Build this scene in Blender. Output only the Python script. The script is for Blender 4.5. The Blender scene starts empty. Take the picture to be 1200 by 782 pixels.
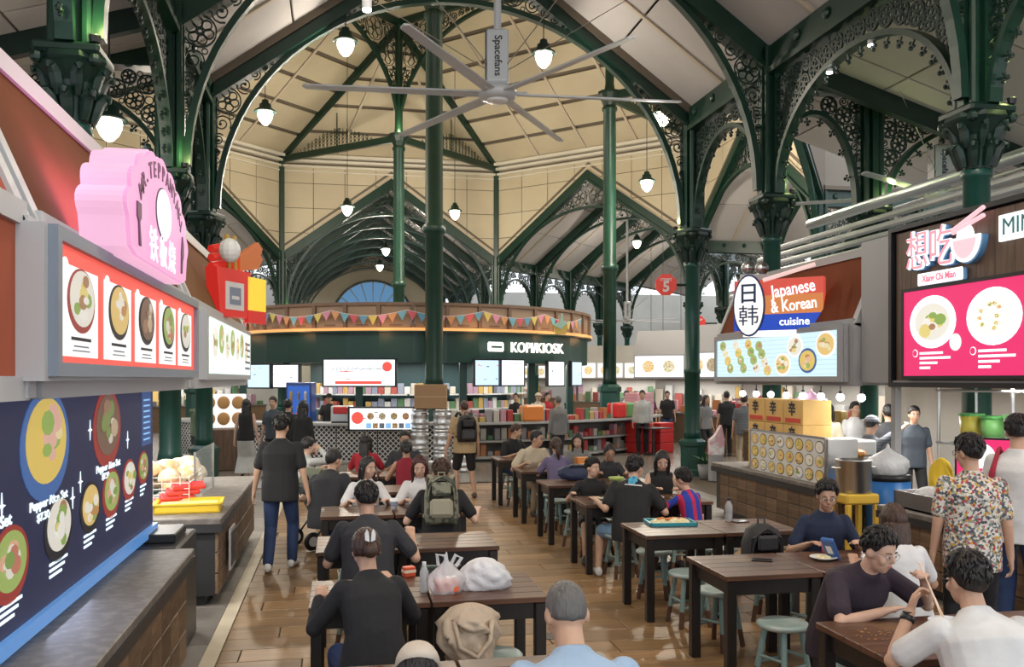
import bpy, math, random
import numpy as np
from mathutils import Vector, Matrix
random.seed(7)
SC = bpy.context.scene
COL = SC.collection
R = math.radians
# ---------------------------------------------------------------- camera, world, exposure
# world frame: +Y runs down the food street, +X across it to the right, camera stands at the origin
F, HOR, CAMZ, YAW = 1050.0, 444.0, 2.1, R(11)
cam = bpy.data.objects.new('camera', bpy.data.cameras.new('camera'))
COL.objects.link(cam)
cam.location = (0, 0, CAMZ)
cam.rotation_euler = (R(90), 0, -YAW)
cam.data.sensor_width = 36.0
cam.data.lens = F / 1200 * 36
cam.data.shift_y = (HOR - 391) / 1200
cam.data.clip_end = 300
SC.camera = cam
w = bpy.data.worlds.new('overcast_sky'); SC.world = w; w.use_nodes = True
w.node_tree.nodes['Background'].inputs[0].default_value = (0.86, 0.93, 1.0, 1)
w.node_tree.nodes['Background'].inputs[1].default_value = 1.5
SC.view_settings.view_transform = 'Standard'
SC.view_settings.look = 'None'
SC.view_settings.gamma = 1
SC.view_settings.use_curve_mapping = False
SC.view_settings.exposure = 0.6
try:
    SC.cycles.use_denoising = True
    SC.cycles.max_bounces = 6
    SC.cycles.sample_clamp_indirect = 4.0
    SC.cycles.caustics_reflective = False
    SC.cycles.caustics_refractive = False
except Exception:
    pass
FW = Vector((math.sin(YAW), math.cos(YAW), 0)); RT = Vector((math.cos(YAW), -math.sin(YAW), 0))
def at(u, v, d):
    p = FW * d + RT * ((u - 600) / F * d)
    return Vector((p.x, p.y, CAMZ - (v - HOR) / F * d))
# ---------------------------------------------------------------- mesh builder
class MB:
    def __init__(s):
        s.V = []; s.F = []
    def add(s, V, Fc, M=None):
        n = len(s.V)
        if M is not None:
            V = [M @ Vector(v) for v in V]
        s.V.extend([tuple(v) for v in V]); s.F.extend([tuple(i + n for i in f) for f in Fc])
        return s
    def box(s, x0, x1, y0, y1, z0, z1, M=None):
        return s.add([(x, y, z) for z in (z0, z1) for y in (y0, y1) for x in (x0, x1)],
                     [(0, 2, 3, 1), (4, 5, 7, 6), (0, 1, 5, 4), (2, 6, 7, 3), (0, 4, 6, 2), (1, 3, 7, 5)], M)
    def cbox(s, x0, x1, y0, y1, z0, z1, c=0.01, M=None):       # box with chamfered edges
        cx, cy, cz = (x0 + x1) / 2, (y0 + y1) / 2, (z0 + z1) / 2
        h = (abs(x1 - x0) / 2, abs(y1 - y0) / 2, abs(z1 - z0) / 2)
        c = min(c, min(h) * .9)
        V = []; ix = {}
        for a in (-1, 1):
            for b in (-1, 1):
                for d in (-1, 1):
                    for k in range(3):
                        q = [a * (h[0] - c), b * (h[1] - c), d * (h[2] - c)]
                        q[k] = (a, b, d)[k] * h[k]
                        ix[(a, b, d, k)] = len(V); V.append((cx + q[0], cy + q[1], cz + q[2]))
        Fc = []
        for k in range(3):
            o = [i for i in range(3) if i != k]
            for sg in (-1, 1):
                q = []
                for (p, r) in ((-1, -1), (1, -1), (1, 1), (-1, 1)):
                    t = [0, 0, 0]; t[k] = sg; t[o[0]] = p; t[o[1]] = r; q.append(ix[(*t, k)])
                Fc.append(tuple(q))
            for p in (-1, 1):
                for r in (-1, 1):
                    t0 = [0, 0, 0]; t0[k] = -1; t0[o[0]] = p; t0[o[1]] = r
                    t1 = list(t0); t1[k] = 1
                    Fc.append((ix[(*t0, o[0])], ix[(*t0, o[1])], ix[(*t1, o[1])], ix[(*t1, o[0])]))
        for a in (-1, 1):
            for b in (-1, 1):
                for d in (-1, 1):
                    Fc.append((ix[(a, b, d, 0)], ix[(a, b, d, 1)], ix[(a, b, d, 2)]))
        return s.add(V, Fc, M)
    def prism(s, poly, a, b, axis='y', M=None):                # 2-D polygon swept from a to b along an axis
        f = {'y': lambda p, q: (p[0], q, p[1]), 'z': lambda p, q: (p[0], p[1], q), 'x': lambda p, q: (q, p[0], p[1])}[axis]
        n = len(poly)
        V = [f(p, a) for p in poly] + [f(p, b) for p in poly]
        return s.add(V, [tuple(range(n))[::-1], tuple(range(n, 2 * n))] + [(i, (i + 1) % n, n + (i + 1) % n, n + i) for i in range(n)], M)
    def tube(s, pts, r, n=6, closed=False, ry=None, caps=True, M=None, up=None):
        P = [Vector(p) for p in pts]; m = len(P)
        rr = r if isinstance(r, (list, tuple)) else [r] * m
        V = []; u = None
        for i in range(m):
            if closed: t = P[(i + 1) % m] - P[i - 1]
            else: t = P[min(i + 1, m - 1)] - P[max(i - 1, 0)]
            if t.length < 1e-9: t = Vector((0, 0, 1))
            t.normalize()
            if up is not None: a = Vector(up)
            elif u is None: a = Vector((0, 0, 1)) if abs(t.z) < .9 else Vector((1, 0, 0))
            else: a = u
            a = a - t * a.dot(t)
            if a.length < 1e-6: a = t.orthogonal()
            u = a.normalized(); b = t.cross(u)
            for k in range(n):
                th = 2 * math.pi * (k + .5) / n
                V.append(P[i] + u * (math.cos(th) * rr[i]) + b * (math.sin(th) * (rr[i] if ry is None else ry)))
        Fc = []
        for i in range(m if closed else m - 1):
            j = (i + 1) % m
            for k in range(n):
                Fc.append((i * n + k, i * n + (k + 1) % n, j * n + (k + 1) % n, j * n + k))
        if not closed and caps:
            Fc.append(tuple(range(n))[::-1]); Fc.append(tuple((m - 1) * n + k for k in range(n)))
        return s.add(V, Fc, M)
    def lathe(s, prof, n=16, c=(0, 0, 0), M=None, ph=0.0, caps=True):
        V = []; m = len(prof)
        for (r, z) in prof:
            for k in range(n):
                a = 2 * math.pi * (k + ph) / n
                V.append((c[0] + r * math.cos(a), c[1] + r * math.sin(a), c[2] + z))
        Fc = [(i * n + k, i * n + (k + 1) % n, (i + 1) * n + (k + 1) % n, (i + 1) * n + k) for i in range(m - 1) for k in range(n)]
        if caps:
            Fc.append(tuple(range(n))[::-1]); Fc.append(tuple((m - 1) * n + k for k in range(n)))
        return s.add(V, Fc, M)
    def ell(s, c, r, nu=12, nv=8, M=None, A=None):             # ellipsoid, A = 3x3 axes
        V = [(0, 0, 1)]
        for i in range(1, nv):
            th = math.pi * i / nv
            for k in range(nu):
                a = 2 * math.pi * k / nu
                V.append((math.sin(th) * math.cos(a), math.sin(th) * math.sin(a), math.cos(th)))
        V.append((0, 0, -1)); r = (r, r, r) if not isinstance(r, (tuple, list)) else r
        W = []
        for v in V:
            q = Vector((v[0] * r[0], v[1] * r[1], v[2] * r[2]))
            if A is not None: q = A @ q
            W.append(q + Vector(c))
        Fc = [(0, 1 + k, 1 + (k + 1) % nu) for k in range(nu)]
        for i in range(nv - 2):
            o = 1 + i * nu
            Fc += [(o + k, o + nu + k, o + nu + (k + 1) % nu, o + (k + 1) % nu) for k in range(nu)]
        o = 1 + (nv - 2) * nu; L = len(V) - 1
        Fc += [(o + k, L, o + (k + 1) % nu) for k in range(nu)]
        return s.add(W, Fc, M)
    def mesh(s, name, mat=None, smooth=False):
        me = bpy.data.meshes.new(name); me.from_pydata(s.V, [], s.F)
        if mat is not None: me.materials.append(mat)
        if smooth: me.polygons.foreach_set('use_smooth', [True] * len(me.polygons))
        me.update()
        return me
    def build(s, name, mat=None, parent=None, smooth=False, label=None, kind=None, loc=None, cat=None, group=None):
        return link(name, s.mesh(name, mat, smooth), parent, label, kind, loc, cat, group)
def link(name, me, parent=None, label=None, kind=None, loc=None, cat=None, group=None, M=None):
    o = bpy.data.objects.new(name, me); COL.objects.link(o)
    if parent is not None: o.parent = parent
    if loc is not None: o.location = loc
    if M is not None: o.matrix_local = M
    if label: o['label'] = label
    if kind: o['kind'] = kind
    if cat: o['category'] = cat
    if group: o['group'] = group
    return o
def thing(name, label, cat, loc=(0, 0, 0), rotz=0.0, group=None, kind=None):
    o = link(name, None, None, label, kind, loc, cat, group); o.rotation_euler = (0, 0, rotz); o.empty_display_size = .1
    return o
def dup(root, loc=None, rotz=None, label=None, group=None):
    r = root.copy(); COL.objects.link(r)
    if loc is not None: r.location = loc
    if rotz is not None: r.rotation_euler = (0, 0, rotz)
    if label: r['label'] = label
    if group: r['group'] = group
    for ch in list(root.children):
        c = ch.copy(); COL.objects.link(c); c.parent = r
        for g in list(ch.children):
            d = g.copy(); COL.objects.link(d); d.parent = c
    return r
def Tr(x=0, y=0, z=0): return Matrix.Translation((x, y, z))
def Rz(a): return Matrix.Rotation(a, 4, 'Z')
def Rx(a): return Matrix.Rotation(a, 4, 'X')
def Ry(a): return Matrix.Rotation(a, 4, 'Y')
def lamp(name, kind, loc, power, col=(1, .9, .75), size=.1, parent=None, rot=None, size_y=None, spot=None):
    d = bpy.data.lights.new(name, kind); d.energy = power; d.color = col
    if kind == 'AREA':
        d.size = size
        if size_y: d.shape = 'RECTANGLE'; d.size_y = size_y
    else: d.shadow_soft_size = size
    if kind == 'SPOT': d.spot_size = spot or R(90); d.spot_blend = .6
    o = bpy.data.objects.new(name, d); COL.objects.link(o); o.location = loc
    if rot: o.rotation_euler = rot
    if parent is not None: o.parent = parent
    return o
TMP = bpy.data.scenes.new('workshop')     # evaluates single meshes without touching the full scene
def evaluated(o):
    TMP.collection.objects.link(o); vl = TMP.view_layers[0]; vl.update()
    return bpy.data.meshes.new_from_object(o.evaluated_get(vl.depsgraph))
# ---------------------------------------------------------------- materials
MATS = {}
def mat(name, col=(.5, .5, .5), rough=.5, metal=0., noise=None, bump=None, emit=None, estr=0., objrand=0., wood=None, trans=0., alpha=1., coat=0., ior=1.45, spec=.5):
    if name in MATS: return MATS[name]
    m = bpy.data.materials.new(name); m.use_nodes = True; nt = m.node_tree; N = nt.nodes; L = nt.links
    b = N['Principled BSDF']; c = (*col, 1)
    b.inputs['Base Color'].default_value = c; b.inputs['Roughness'].default_value = rough; b.inputs['Metallic'].default_value = metal
    b.inputs['Specular IOR Level'].default_value = spec
    if trans: b.inputs['Transmission Weight'].default_value = trans; b.inputs['IOR'].default_value = ior
    if alpha < 1: b.inputs['Alpha'].default_value = alpha
    if coat: b.inputs['Coat Weight'].default_value = coat; b.inputs['Coat Roughness'].default_value = .15
    src = None
    tc = N.new('ShaderNodeTexCoord') if (noise or bump or wood) else None
    if wood:                                     # wood = (grain axis, scale, dark factor)
        ax, sc_, dk = wood
        mp = N.new('ShaderNodeMapping'); s3 = [sc_ * 8] * 3; s3[ax] = sc_ * .8; mp.inputs['Scale'].default_value = s3
        L.new(tc.outputs['Object'], mp.inputs['Vector'])
        nz = N.new('ShaderNodeTexNoise'); nz.inputs['Scale'].default_value = 1.6; nz.inputs['Detail'].default_value = 7; nz.inputs['Distortion'].default_value = .6
        L.new(mp.outputs[0], nz.inputs['Vector'])
        rp = N.new('ShaderNodeValToRGB'); rp.color_ramp.elements[0].position = .32; rp.color_ramp.elements[1].position = .68
        rp.color_ramp.elements[0].color = (*[x * dk for x in col], 1); rp.color_ramp.elements[1].color = c
        L.new(nz.outputs['Fac'], rp.inputs[0]); src = rp.outputs[0]
    if noise:                                    # noise = (scale, second colour, low, high)
        nz = N.new('ShaderNodeTexNoise'); nz.inputs['Scale'].default_value = noise[0]; nz.inputs['Detail'].default_value = 6
        L.new(tc.outputs['Object'], nz.inputs['Vector'])
        mr = N.new('ShaderNodeMapRange'); mr.inputs[1].default_value = noise[2]; mr.inputs[2].default_value = noise[3]
        L.new(nz.outputs['Fac'], mr.inputs[0])
        mx = N.new('ShaderNodeMix'); mx.data_type = 'RGBA'
        L.new(mr.outputs[0], mx.inputs[0]); mx.inputs[6].default_value = c; mx.inputs[7].default_value = (*noise[1], 1)
        if src is not None: L.new(src, mx.inputs[6])
        src = mx.outputs[2]
    if objrand:
        oi = N.new('ShaderNodeObjectInfo'); mr = N.new('ShaderNodeMapRange')
        mr.inputs[3].default_value = 1 - objrand; mr.inputs[4].default_value = 1 + objrand
        L.new(oi.outputs['Random'], mr.inputs[0])
        hs = N.new('ShaderNodeHueSaturation'); L.new(mr.outputs[0], hs.inputs['Value'])
        if src is not None: L.new(src, hs.inputs['Color'])
        else: hs.inputs['Color'].default_value = c
        src = hs.outputs[0]
    if src is not None: L.new(src, b.inputs['Base Color'])
    if bump:                                     # bump = (scale, strength[, stretch])
        nz = N.new('ShaderNodeTexNoise'); nz.inputs['Scale'].default_value = bump[0]; nz.inputs['Detail'].default_value = 4
        if len(bump) > 2:
            mp = N.new('ShaderNodeMapping'); mp.inputs['Scale'].default_value = bump[2]; L.new(tc.outputs['Object'], mp.inputs['Vector']); L.new(mp.outputs[0], nz.inputs['Vector'])
        else: L.new(tc.outputs['Object'], nz.inputs['Vector'])
        bp = N.new('ShaderNodeBump'); bp.inputs['Strength'].default_value = bump[1]; bp.inputs['Distance'].default_value = .02
        L.new(nz.outputs['Fac'], bp.inputs['Height']); L.new(bp.outputs[0], b.inputs['Normal'])
    if emit:
        b.inputs['Emission Color'].default_value = (*emit, 1); b.inputs['Emission Strength'].default_value = estr
        if src is not None and emit == col: L.new(src, b.inputs['Emission Color'])
    MATS[name] = m
    return m
def food_mat(name, cols, scale=26, emit=0.0):    # printed food: cells of several colours
    if name in MATS: return MATS[name]
    m = bpy.data.materials.new(name); m.use_nodes = True; N = m.node_tree.nodes; L = m.node_tree.links
    b = N['Principled BSDF']; tc = N.new('ShaderNodeTexCoord'); vo = N.new('ShaderNodeTexVoronoi'); vo.inputs['Scale'].default_value = scale
    L.new(tc.outputs['Object'], vo.inputs['Vector'])
    sp = N.new('ShaderNodeSeparateColor'); L.new(vo.outputs['Color'], sp.inputs[0])
    rp = N.new('ShaderNodeValToRGB'); rp.color_ramp.interpolation = 'CONSTANT'
    e = rp.color_ramp.elements
    while len(e) < len(cols): e.new(.5)
    for i, c in enumerate(cols): e[i].position = i / len(cols); e[i].color = (*c, 1)
    L.new(sp.outputs[0], rp.inputs[0])
    nz = N.new('ShaderNodeTexNoise'); nz.inputs['Scale'].default_value = scale * .35; nz.inputs['Detail'].default_value = 5; L.new(tc.outputs['Object'], nz.inputs['Vector'])
    hs = N.new('ShaderNodeHueSaturation'); L.new(rp.outputs[0], hs.inputs['Color']); mr = N.new('ShaderNodeMapRange'); mr.inputs[3].default_value = .55; mr.inputs[4].default_value = 1.35; L.new(nz.outputs['Fac'], mr.inputs[0]); L.new(mr.outputs[0], hs.inputs['Value']); rp = hs
    L.new(rp.outputs[0], b.inputs['Base Color'])
    b.inputs['Roughness'].default_value = .6
    if emit: L.new(rp.outputs[0], b.inputs['Emission Color']); b.inputs['Emission Strength'].default_value = emit
    MATS[name] = m
    return m
def glow(name, col, s): return mat(name, tuple(c * .3 for c in col), .5, emit=col, estr=s * .64)
IRON = mat('green_painted_iron', (.0045, .030, .019), .36, noise=(3, (.008, .042, .026), .35, .7), bump=(30, .08))
IRON_D = mat('dark_green_painted_iron', (.004, .019, .014), .42, noise=(4, (.006, .030, .020), .35, .7))
TEAL = mat('teal_painted_column', (.006, .055, .042), .35, noise=(2.5, (.010, .072, .054), .35, .7))
CREAM = mat('cream_painted_panel', (.62, .55, .40), .7, noise=(.6, (.55, .47, .33), .3, .75), objrand=.05)
CREAMTRIM = mat('cream_moulding', (.74, .70, .60), .6)
ROOFP = mat('pale_grey_roof_panel', (.63, .60, .60), .65, noise=(.5, (.53, .50, .50), .35, .75), objrand=.06)
BATTEN = mat('beige_roof_batten', (.60, .52, .42), .6)
SEAM = mat('dark_seam_backing', (.16, .13, .10), .9)
BLACK = mat('black_plastic', (.012, .012, .014), .4)
WHITEP = mat('white_plastic', (.8, .8, .8), .4)
STEEL = mat('brushed_steel', (.62, .62, .62), .28, metal=1., bump=(60, .05))
GREYM = mat('grey_painted_metal', (.36, .36, .37), .45)
LGREY = mat('light_grey_painted_frame', (.52, .53, .55), .45)
BULB = glow('warm_lamp_glass', (1, .93, .78), 7)
BULBW = glow('white_bulb_glass', (1, .98, .95), 14)
GLASS = mat('clear_glass', (.9, .95, .95), .03, trans=1., ior=1.1)
def text(s, size, M, m, parent=None, name='lettering', ext=.004, align='CENTER', bold=0., label=None, wide=1.):
    cu = bpy.data.curves.new(name, 'FONT'); cu.body = s; cu.size = size; cu.align_x = align; cu.align_y = 'CENTER'; cu.extrude = ext; cu.offset = bold; cu.resolution_u = 3
    t = bpy.data.objects.new('tmp', cu); me = evaluated(t)
    bpy.data.objects.remove(t); bpy.data.curves.remove(cu)
    me.name = name; me.materials.clear(); me.materials.append(m)
    if wide != 1.: me.transform(Matrix.Diagonal((wide, 1, 1, 1)))
    me.transform(M)
    return link(name, me, parent, label)
# ================================================================ THE HALL
CX, CY = 2.5, 30.65                      # centre of the octagonal hall
AP, HS = 12.25, 5.07                     # its apothem and half side
ZCAP, ZPL, ZAP, ZCOR = 5.35, 7.75, 11.4, 12.5
PLATE = .4
# ---- filigree: circles packed between two boundaries, drawn as scrolls and rosettes
def scroll(mb, cx, cz, r, flip, th0, t=.016):
    pts = []
    n = max(10, int(16 + r * 30))
    for i in range(n):
        k = i / (n - 1); a = th0 + flip * k * math.pi * 3.3; q = r * (1 - .8 * k)
        pts.append((cx + q * math.cos(a), 0, cz + q * math.sin(a)))
    mb.tube(pts, t, 4, ry=t * 1.3)
    mb.ell(pts[-1], t * 2.0, 6, 4)
def ringc(mb, cx, cz, r, t=.014, n=16):
    mb.tube([(cx + r * math.cos(2 * math.pi * i / n), 0, cz + r * math.sin(2 * math.pi * i / n)) for i in range(n)], t, 4, closed=True, ry=t * 1.3)
def rosette(mb, cx, cz, r):
    ringc(mb, cx, cz, r * .94, .018, 22); ringc(mb, cx, cz, r * .16, .02, 8)
    for k in range(6):
        a = math.pi / 3 * k + .3
        ringc(mb, cx + r * .52 * math.cos(a), cz + r * .52 * math.sin(a), r * .29, .016, 12)
def pack(dist, x0, x1, z0, z1, rmin, rmax, step=.035, nmax=80):
    X, Z = np.meshgrid(np.arange(x0, x1, step), np.arange(z0, z1, step))
    D = np.minimum(dist(X, Z), rmax); out = []
    while len(out) < nmax:
        i = np.argmax(D); r = D.flat[i]
        if r < rmin: break
        x, z = X.flat[i], Z.flat[i]; out.append((float(x), float(z), float(r)))
        D = np.minimum(D, np.hypot(X - x, Z - z) - r)
    return out
A_, B_, C0 = 4.82, 4.45, ZCAP + .1       # rib ellipse of the cross arches
def raft(x): return ZPL + (ZAP - ZPL) * (1 - abs(x) / HS)
def ell_out(X, Z, a=A_, b=B_, c=C0):
    f = np.sqrt((X / a) ** 2 + ((Z - c) / b) ** 2) + 1e-6
    g = np.sqrt((X / a ** 2) ** 2 + ((Z - c) / b ** 2) ** 2) / f + 1e-6
    return (f - 1) / g
RN = math.atan2(ZAP - ZPL, HS)
def cross_dist(X, Z):
    d1 = ell_out(X, Z) - .07
    d2 = (ZPL - .16 + (ZAP - ZPL) * (1 + X / HS) - Z) * math.cos(RN)
    return np.minimum(np.minimum(d1, d2), np.minimum(X + HS - .14, -X + .02))
def make_cross_arch():
    out = {}
    mb = MB(); d = .34
    for sg in (-1, 1):
        mb.prism([(sg * HS, ZPL - .2), (0, ZAP - .2), (0, ZAP + .2), (sg * HS, ZPL + .2)], -.11, .11, 'y')
        mb.prism([(sg * HS, ZPL - .3), (0, ZAP - .3), (0, ZAP - .2), (sg * HS, ZPL - .2)], -.17, .17, 'y')
    out['rafter'] = mb.mesh('rafter', IRON)
    mb = MB(); n = 44
    pts = [(-A_ * math.cos(math.pi * i / n), 0, C0 + B_ * math.sin(math.pi * i / n)) for i in range(n + 1)]
    mb.tube(pts, .075, 4, ry=.11)
    out['arch_rib'] = mb.mesh('arch_rib', IRON)
    mb = MB(); C = pack(cross_dist, -5.05, .03, ZCAP + .2, ZAP, .045, .42)
    for j, (x, z, r) in enumerate(C):
        for sg in (1, -1):
            if sg == -1 and x > -.1: continue
            X = x * sg
            if r > .2: rosette(mb, X, z, r)
            elif r > .07: scroll(mb, X, z, r, sg * (1 if j % 2 else -1), (j * 1.9) if sg == 1 else math.pi - j * 1.9)
            else: ringc(mb, X, z, r, .012, 8)
    out['scrollwork'] = mb.mesh('scrollwork', IRON_D)
    return out
CROSS = make_cross_arch()
def cross_arch(M, label, group):
    t = thing('roof_arch', label, 'arch', group=group); t.matrix_local = M
    for k in ('rafter', 'arch_rib', 'scrollwork'):
        link(k, CROSS[k], t, kind='stuff' if k == 'scrollwork' else None)
    return t
def make_arcade(span):                   # panel between two columns, lying in the local x-z plane, centred at 0
    h = span / 2; a = h - .27; b = 1.72; out = {}
    mb = MB().box(-h, h, -.13, .13, ZPL - .2, ZPL + .2).box(-h, h, -.18, .18, ZPL - .3, ZPL - .2)
    for k in range(int(span / .9)):
        x = -h + .45 + k * .9
        mb.ell((x, -.15, ZPL + .02), (.09, .05, .09), 8, 6).ell((x, .15, ZPL + .02), (.09, .05, .09), 8, 6)
    out['plate_beam'] = mb.mesh('plate_beam', IRON)
    n = 32; pt = lambda i, q=0: ((a - q) * -math.cos(math.pi * i / n), 0, ZCAP + (b - q) * math.sin(math.pi * i / n))
    mb = MB().tube([pt(i) for i in range(n + 1)], .06, 4, ry=.12)
    out['arch_rib'] = mb.mesh('arch_rib', IRON)
    mb = MB()
    def dist(X, Z):
        return np.minimum(np.minimum(ell_out(X, Z, a, b, ZCAP) - .06, ZPL - .32 - Z), np.minimum(X + h - .17, .01 - X))
    for j, (x, z, r) in enumerate(pack(dist, -h, .02, ZCAP, ZPL, .04, .17, .03, 90)):
        for sg in (1, -1):
            if sg == -1 and x > -.08: continue
            if r > .12: rosette(mb, x * sg, z, r)
            elif r > .07: scroll(mb, x * sg, z, r, sg * (1 if j % 2 else -1), j * 1.3, .013)
            else: ringc(mb, x * sg, z, r, .012, 8)
    out['lattice'] = mb.mesh('lattice', IRON_D)
    mb = MB(); m = int(span * 4.2)
    for i in range(1, m):
        p = pt(i * n / m, .06); q = pt(i * n / m, .19); l = Vector(q) - Vector(p)
        mb.tube([p, q], [.022, .012], 4); mb.ell(q, .035, 6, 4)
        s_ = Vector((-l.z, 0, l.x)).normalized() * .045; mid = Vector(p) + l * .6
        mb.ell(mid + s_, .026, 6, 4).ell(mid - s_, .026, 6, 4)
    out['cusp_fringe'] = mb.mesh('cusp_fringe', IRON_D)
    return out
ARC = {}
def arcade(span, M, label, group):
    k = round(span, 2)
    if k not in ARC: ARC[k] = make_arcade(span)
    t = thing('arcade_arch', label, 'arch', group=group); t.matrix_local = M
    for n_, me in ARC[k].items(): link(n_, me, t, kind='stuff' if n_ in ('lattice', 'cusp_fringe') else None)
    return t
# ---- cast iron columns
def make_street_column(top=ZPL + .2):
    P = {}
    P['pedestal'] = MB().lathe([(.31, 0), (.31, .12), (.27, .16), (.27, .62), (.30, .66), (.30, .74), (.22, .80)], 8, ph=.5).mesh('pedestal', TEAL)
    P['shaft'] = MB().lathe([(.2, .78), (.175, .95), (.165, 1.0), (.165, 2.2), (.185, 2.22), (.185, 2.3), (.165, 2.32), (.15, 4.5), (.175, 4.52), (.175, 4.6), (.15, 4.62)], 20).mesh('shaft', TEAL, True)
    mb = MB().lathe([(.15, 4.6), (.18, 4.75), (.24, 5.0), (.36, 5.16)], 16)
    mb.cbox(-.31, .31, -.31, .31, 5.24, ZCAP, .03).lathe([(.33, 5.14), (.37, 5.2), (.35, 5.26)], 8, ph=.5)
    P['capital'] = mb.mesh('capital', IRON_D)
    mb = MB()
    for row, (r0, z0, L_) in enumerate(((.17, 4.64, .26), (.2, 4.86, .27))):
        for k in range(8):
            a = 2 * math.pi * (k + .5 * row) / 8; c, s_ = math.cos(a), math.sin(a)
            pts = [(c * r0, s_ * r0, z0), (c * (r0 + .03), s_ * (r0 + .03), z0 + L_ * .4), (c * (r0 + .06), s_ * (r0 + .06), z0 + L_ * .75), (c * (r0 + .12), s_ * (r0 + .12), z0 + L_), (c * (r0 + .16), s_ * (r0 + .16), z0 + L_ * .93), (c * (r0 + .165), s_ * (r0 + .165), z0 + L_ * .78)]
            mb.tube(pts, [.045, .062, .066, .05, .035, .015], 6)
    for a in (45, 135, 225, 315):
        c, s_ = math.cos(R(a)), math.sin(R(a)); mb.ell((c * .37, s_ * .37, 5.19), .065, 8, 6)
    P['acanthus_leaf_ring'] = mb.mesh('acanthus_leaf_ring', IRON_D)
    mb = MB().cbox(-.13, .13, -.13, .13, ZCAP, top, .02)
    for sx in (-1, 1):
        for sy in (-1, 1): mb.tube([(sx * .15, sy * .15, ZCAP), (sx * .15, sy * .15, top)], .055, 8)
        mb.box(sx * .17 - .05, sx * .17 + .05, -.06, .06, ZCAP, top).box(-.06, .06, sx * .17 - .05, sx * .17 + .05, ZCAP, top)
    P['upper_post'] = mb.mesh('upper_post', IRON)
    P['uplight'] = MB().lathe([(.05, 0), (.06, .06), (.055, .07)], 10, (.26, -.26, ZCAP + .005)).mesh('uplight', BLACK)
    return P
SCOL = make_street_column()
def street_column(x, y, label, group=None, rot=0, top_parts=True, power=5.0):
    t = thing('cast_iron_column', label, 'column', (x, y, 0), rot, group)
    for k, me in SCOL.items(): link(k, me, t)
    if power: lamp('uplight_bulb', 'POINT', (.30, -.32, ZCAP + .2), power, (.85, 1, .35), .05, t)
    return t
def lighter(k): return k
# ---- one roofed street: local +y runs outward from the hall, x across
RS = math.hypot(HS, ZAP - ZPL)           # slope length
def slope_M(sg, y):                      # local panel frame: x along street, y up the slope
    a = math.atan2(ZAP - ZPL, HS)
    ex = Vector((0, 1, 0)) * sg; ey = Vector((-sg * math.cos(a), 0, math.sin(a))); ez = ex.cross(ey)
    return Matrix(((ex.x, ey.x, ez.x, sg * HS), (ex.y, ey.y, ez.y, y), (ex.z, ey.z, ez.z, ZPL + .22), (0, 0, 0, 1)))
def street_roof(theta, L_, ys, side, panel=1.75, rows=3):
    ox, oy = CX + AP * math.sin(theta), CY + AP * math.cos(theta)
    M = Tr(ox, oy, 0) @ Rz(-theta)
    deck = MB().prism([(-HS - .3, ZPL + .2), (0, ZAP + .42), (HS + .3, ZPL + .2), (HS + .3, ZPL + .32), (0, ZAP + .56), (-HS - .3, ZPL + .32)], 0, L_, 'y')
    root = deck.build('ceiling', SEAM, kind='structure', label='pitched roof lining over ' + side); root.matrix_local = M
    pm = MB().cbox(.025, panel - .025, .02, RS / rows - .02, -.03, .03, .012).mesh('panel', ROOFP)
    bm = MB().box(-.05, .05, 0, RS, -.07, 0.03).mesh('batten', BATTEN)
    n = int(L_ / panel)
    for sg in (-1, 1):
        for i in range(n):
            for j in range(rows):
                y0 = i * panel if sg > 0 else (i + 1) * panel
                link('roof_panel', pm, root, M=slope_M(sg, y0) @ Tr(0, j * RS / rows, 0))
            link('batten', bm, root, M=slope_M(sg, i * panel))
    for y in ys:
        if theta == math.pi: cross_arch(M @ Tr(0, y, 0), 'green iron roof arch with scrollwork ' + {0: 'at the hall edge, carrying two large pendant lamps', 3.6: 'behind the white fan, before the hall edge', 8.9: 'rising from the columns behind pink and magenta signs', 14.1: 'over the tables nearest the viewpoint'}.get(y, 'over the viewpoint itself'), 'roof arches over ' + side)
        else: cross_arch(M @ Tr(0, y, 0), 'green iron scrollwork arch ' + ('at hall mouth of ' if y == 0 else 'spanning ') + side, 'roof arches over ' + side)
    return M
GREEN1 = 'the food street lined with stalls'
MS = street_roof(math.pi, 26.2, (0, 3.6, 8.9, 14.1, 19.3), GREEN1)
M0 = street_roof(0, 22.75, (0, 3.5, 7.0, 10.5, 14.0, 17.5, 21.0), 'the street beyond the kiosk')
M45 = street_roof(R(45), 24.5, (0, 3.5, 7.0, 10.5, 14.0), 'the side street behind the number sign')
M315 = street_roof(R(-45), 14, (0, 3.5, 7.0), 'the side street left of the kiosk')
M90 = street_roof(R(90), 14, (0, 3.5, 7.0, 10.5), 'the cross street behind the noodle stalls')
for th, nm in ((135, 'the hall side nearest the right stalls'), (225, 'the hall side nearest the left stalls'), (270, 'the hall side facing the left stalls')):
    cross_arch(Tr(CX + AP * math.sin(R(th)), CY + AP * math.cos(R(th)), 0) @ Rz(-R(th)), 'green iron roof arch on ' + nm, None)
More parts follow.
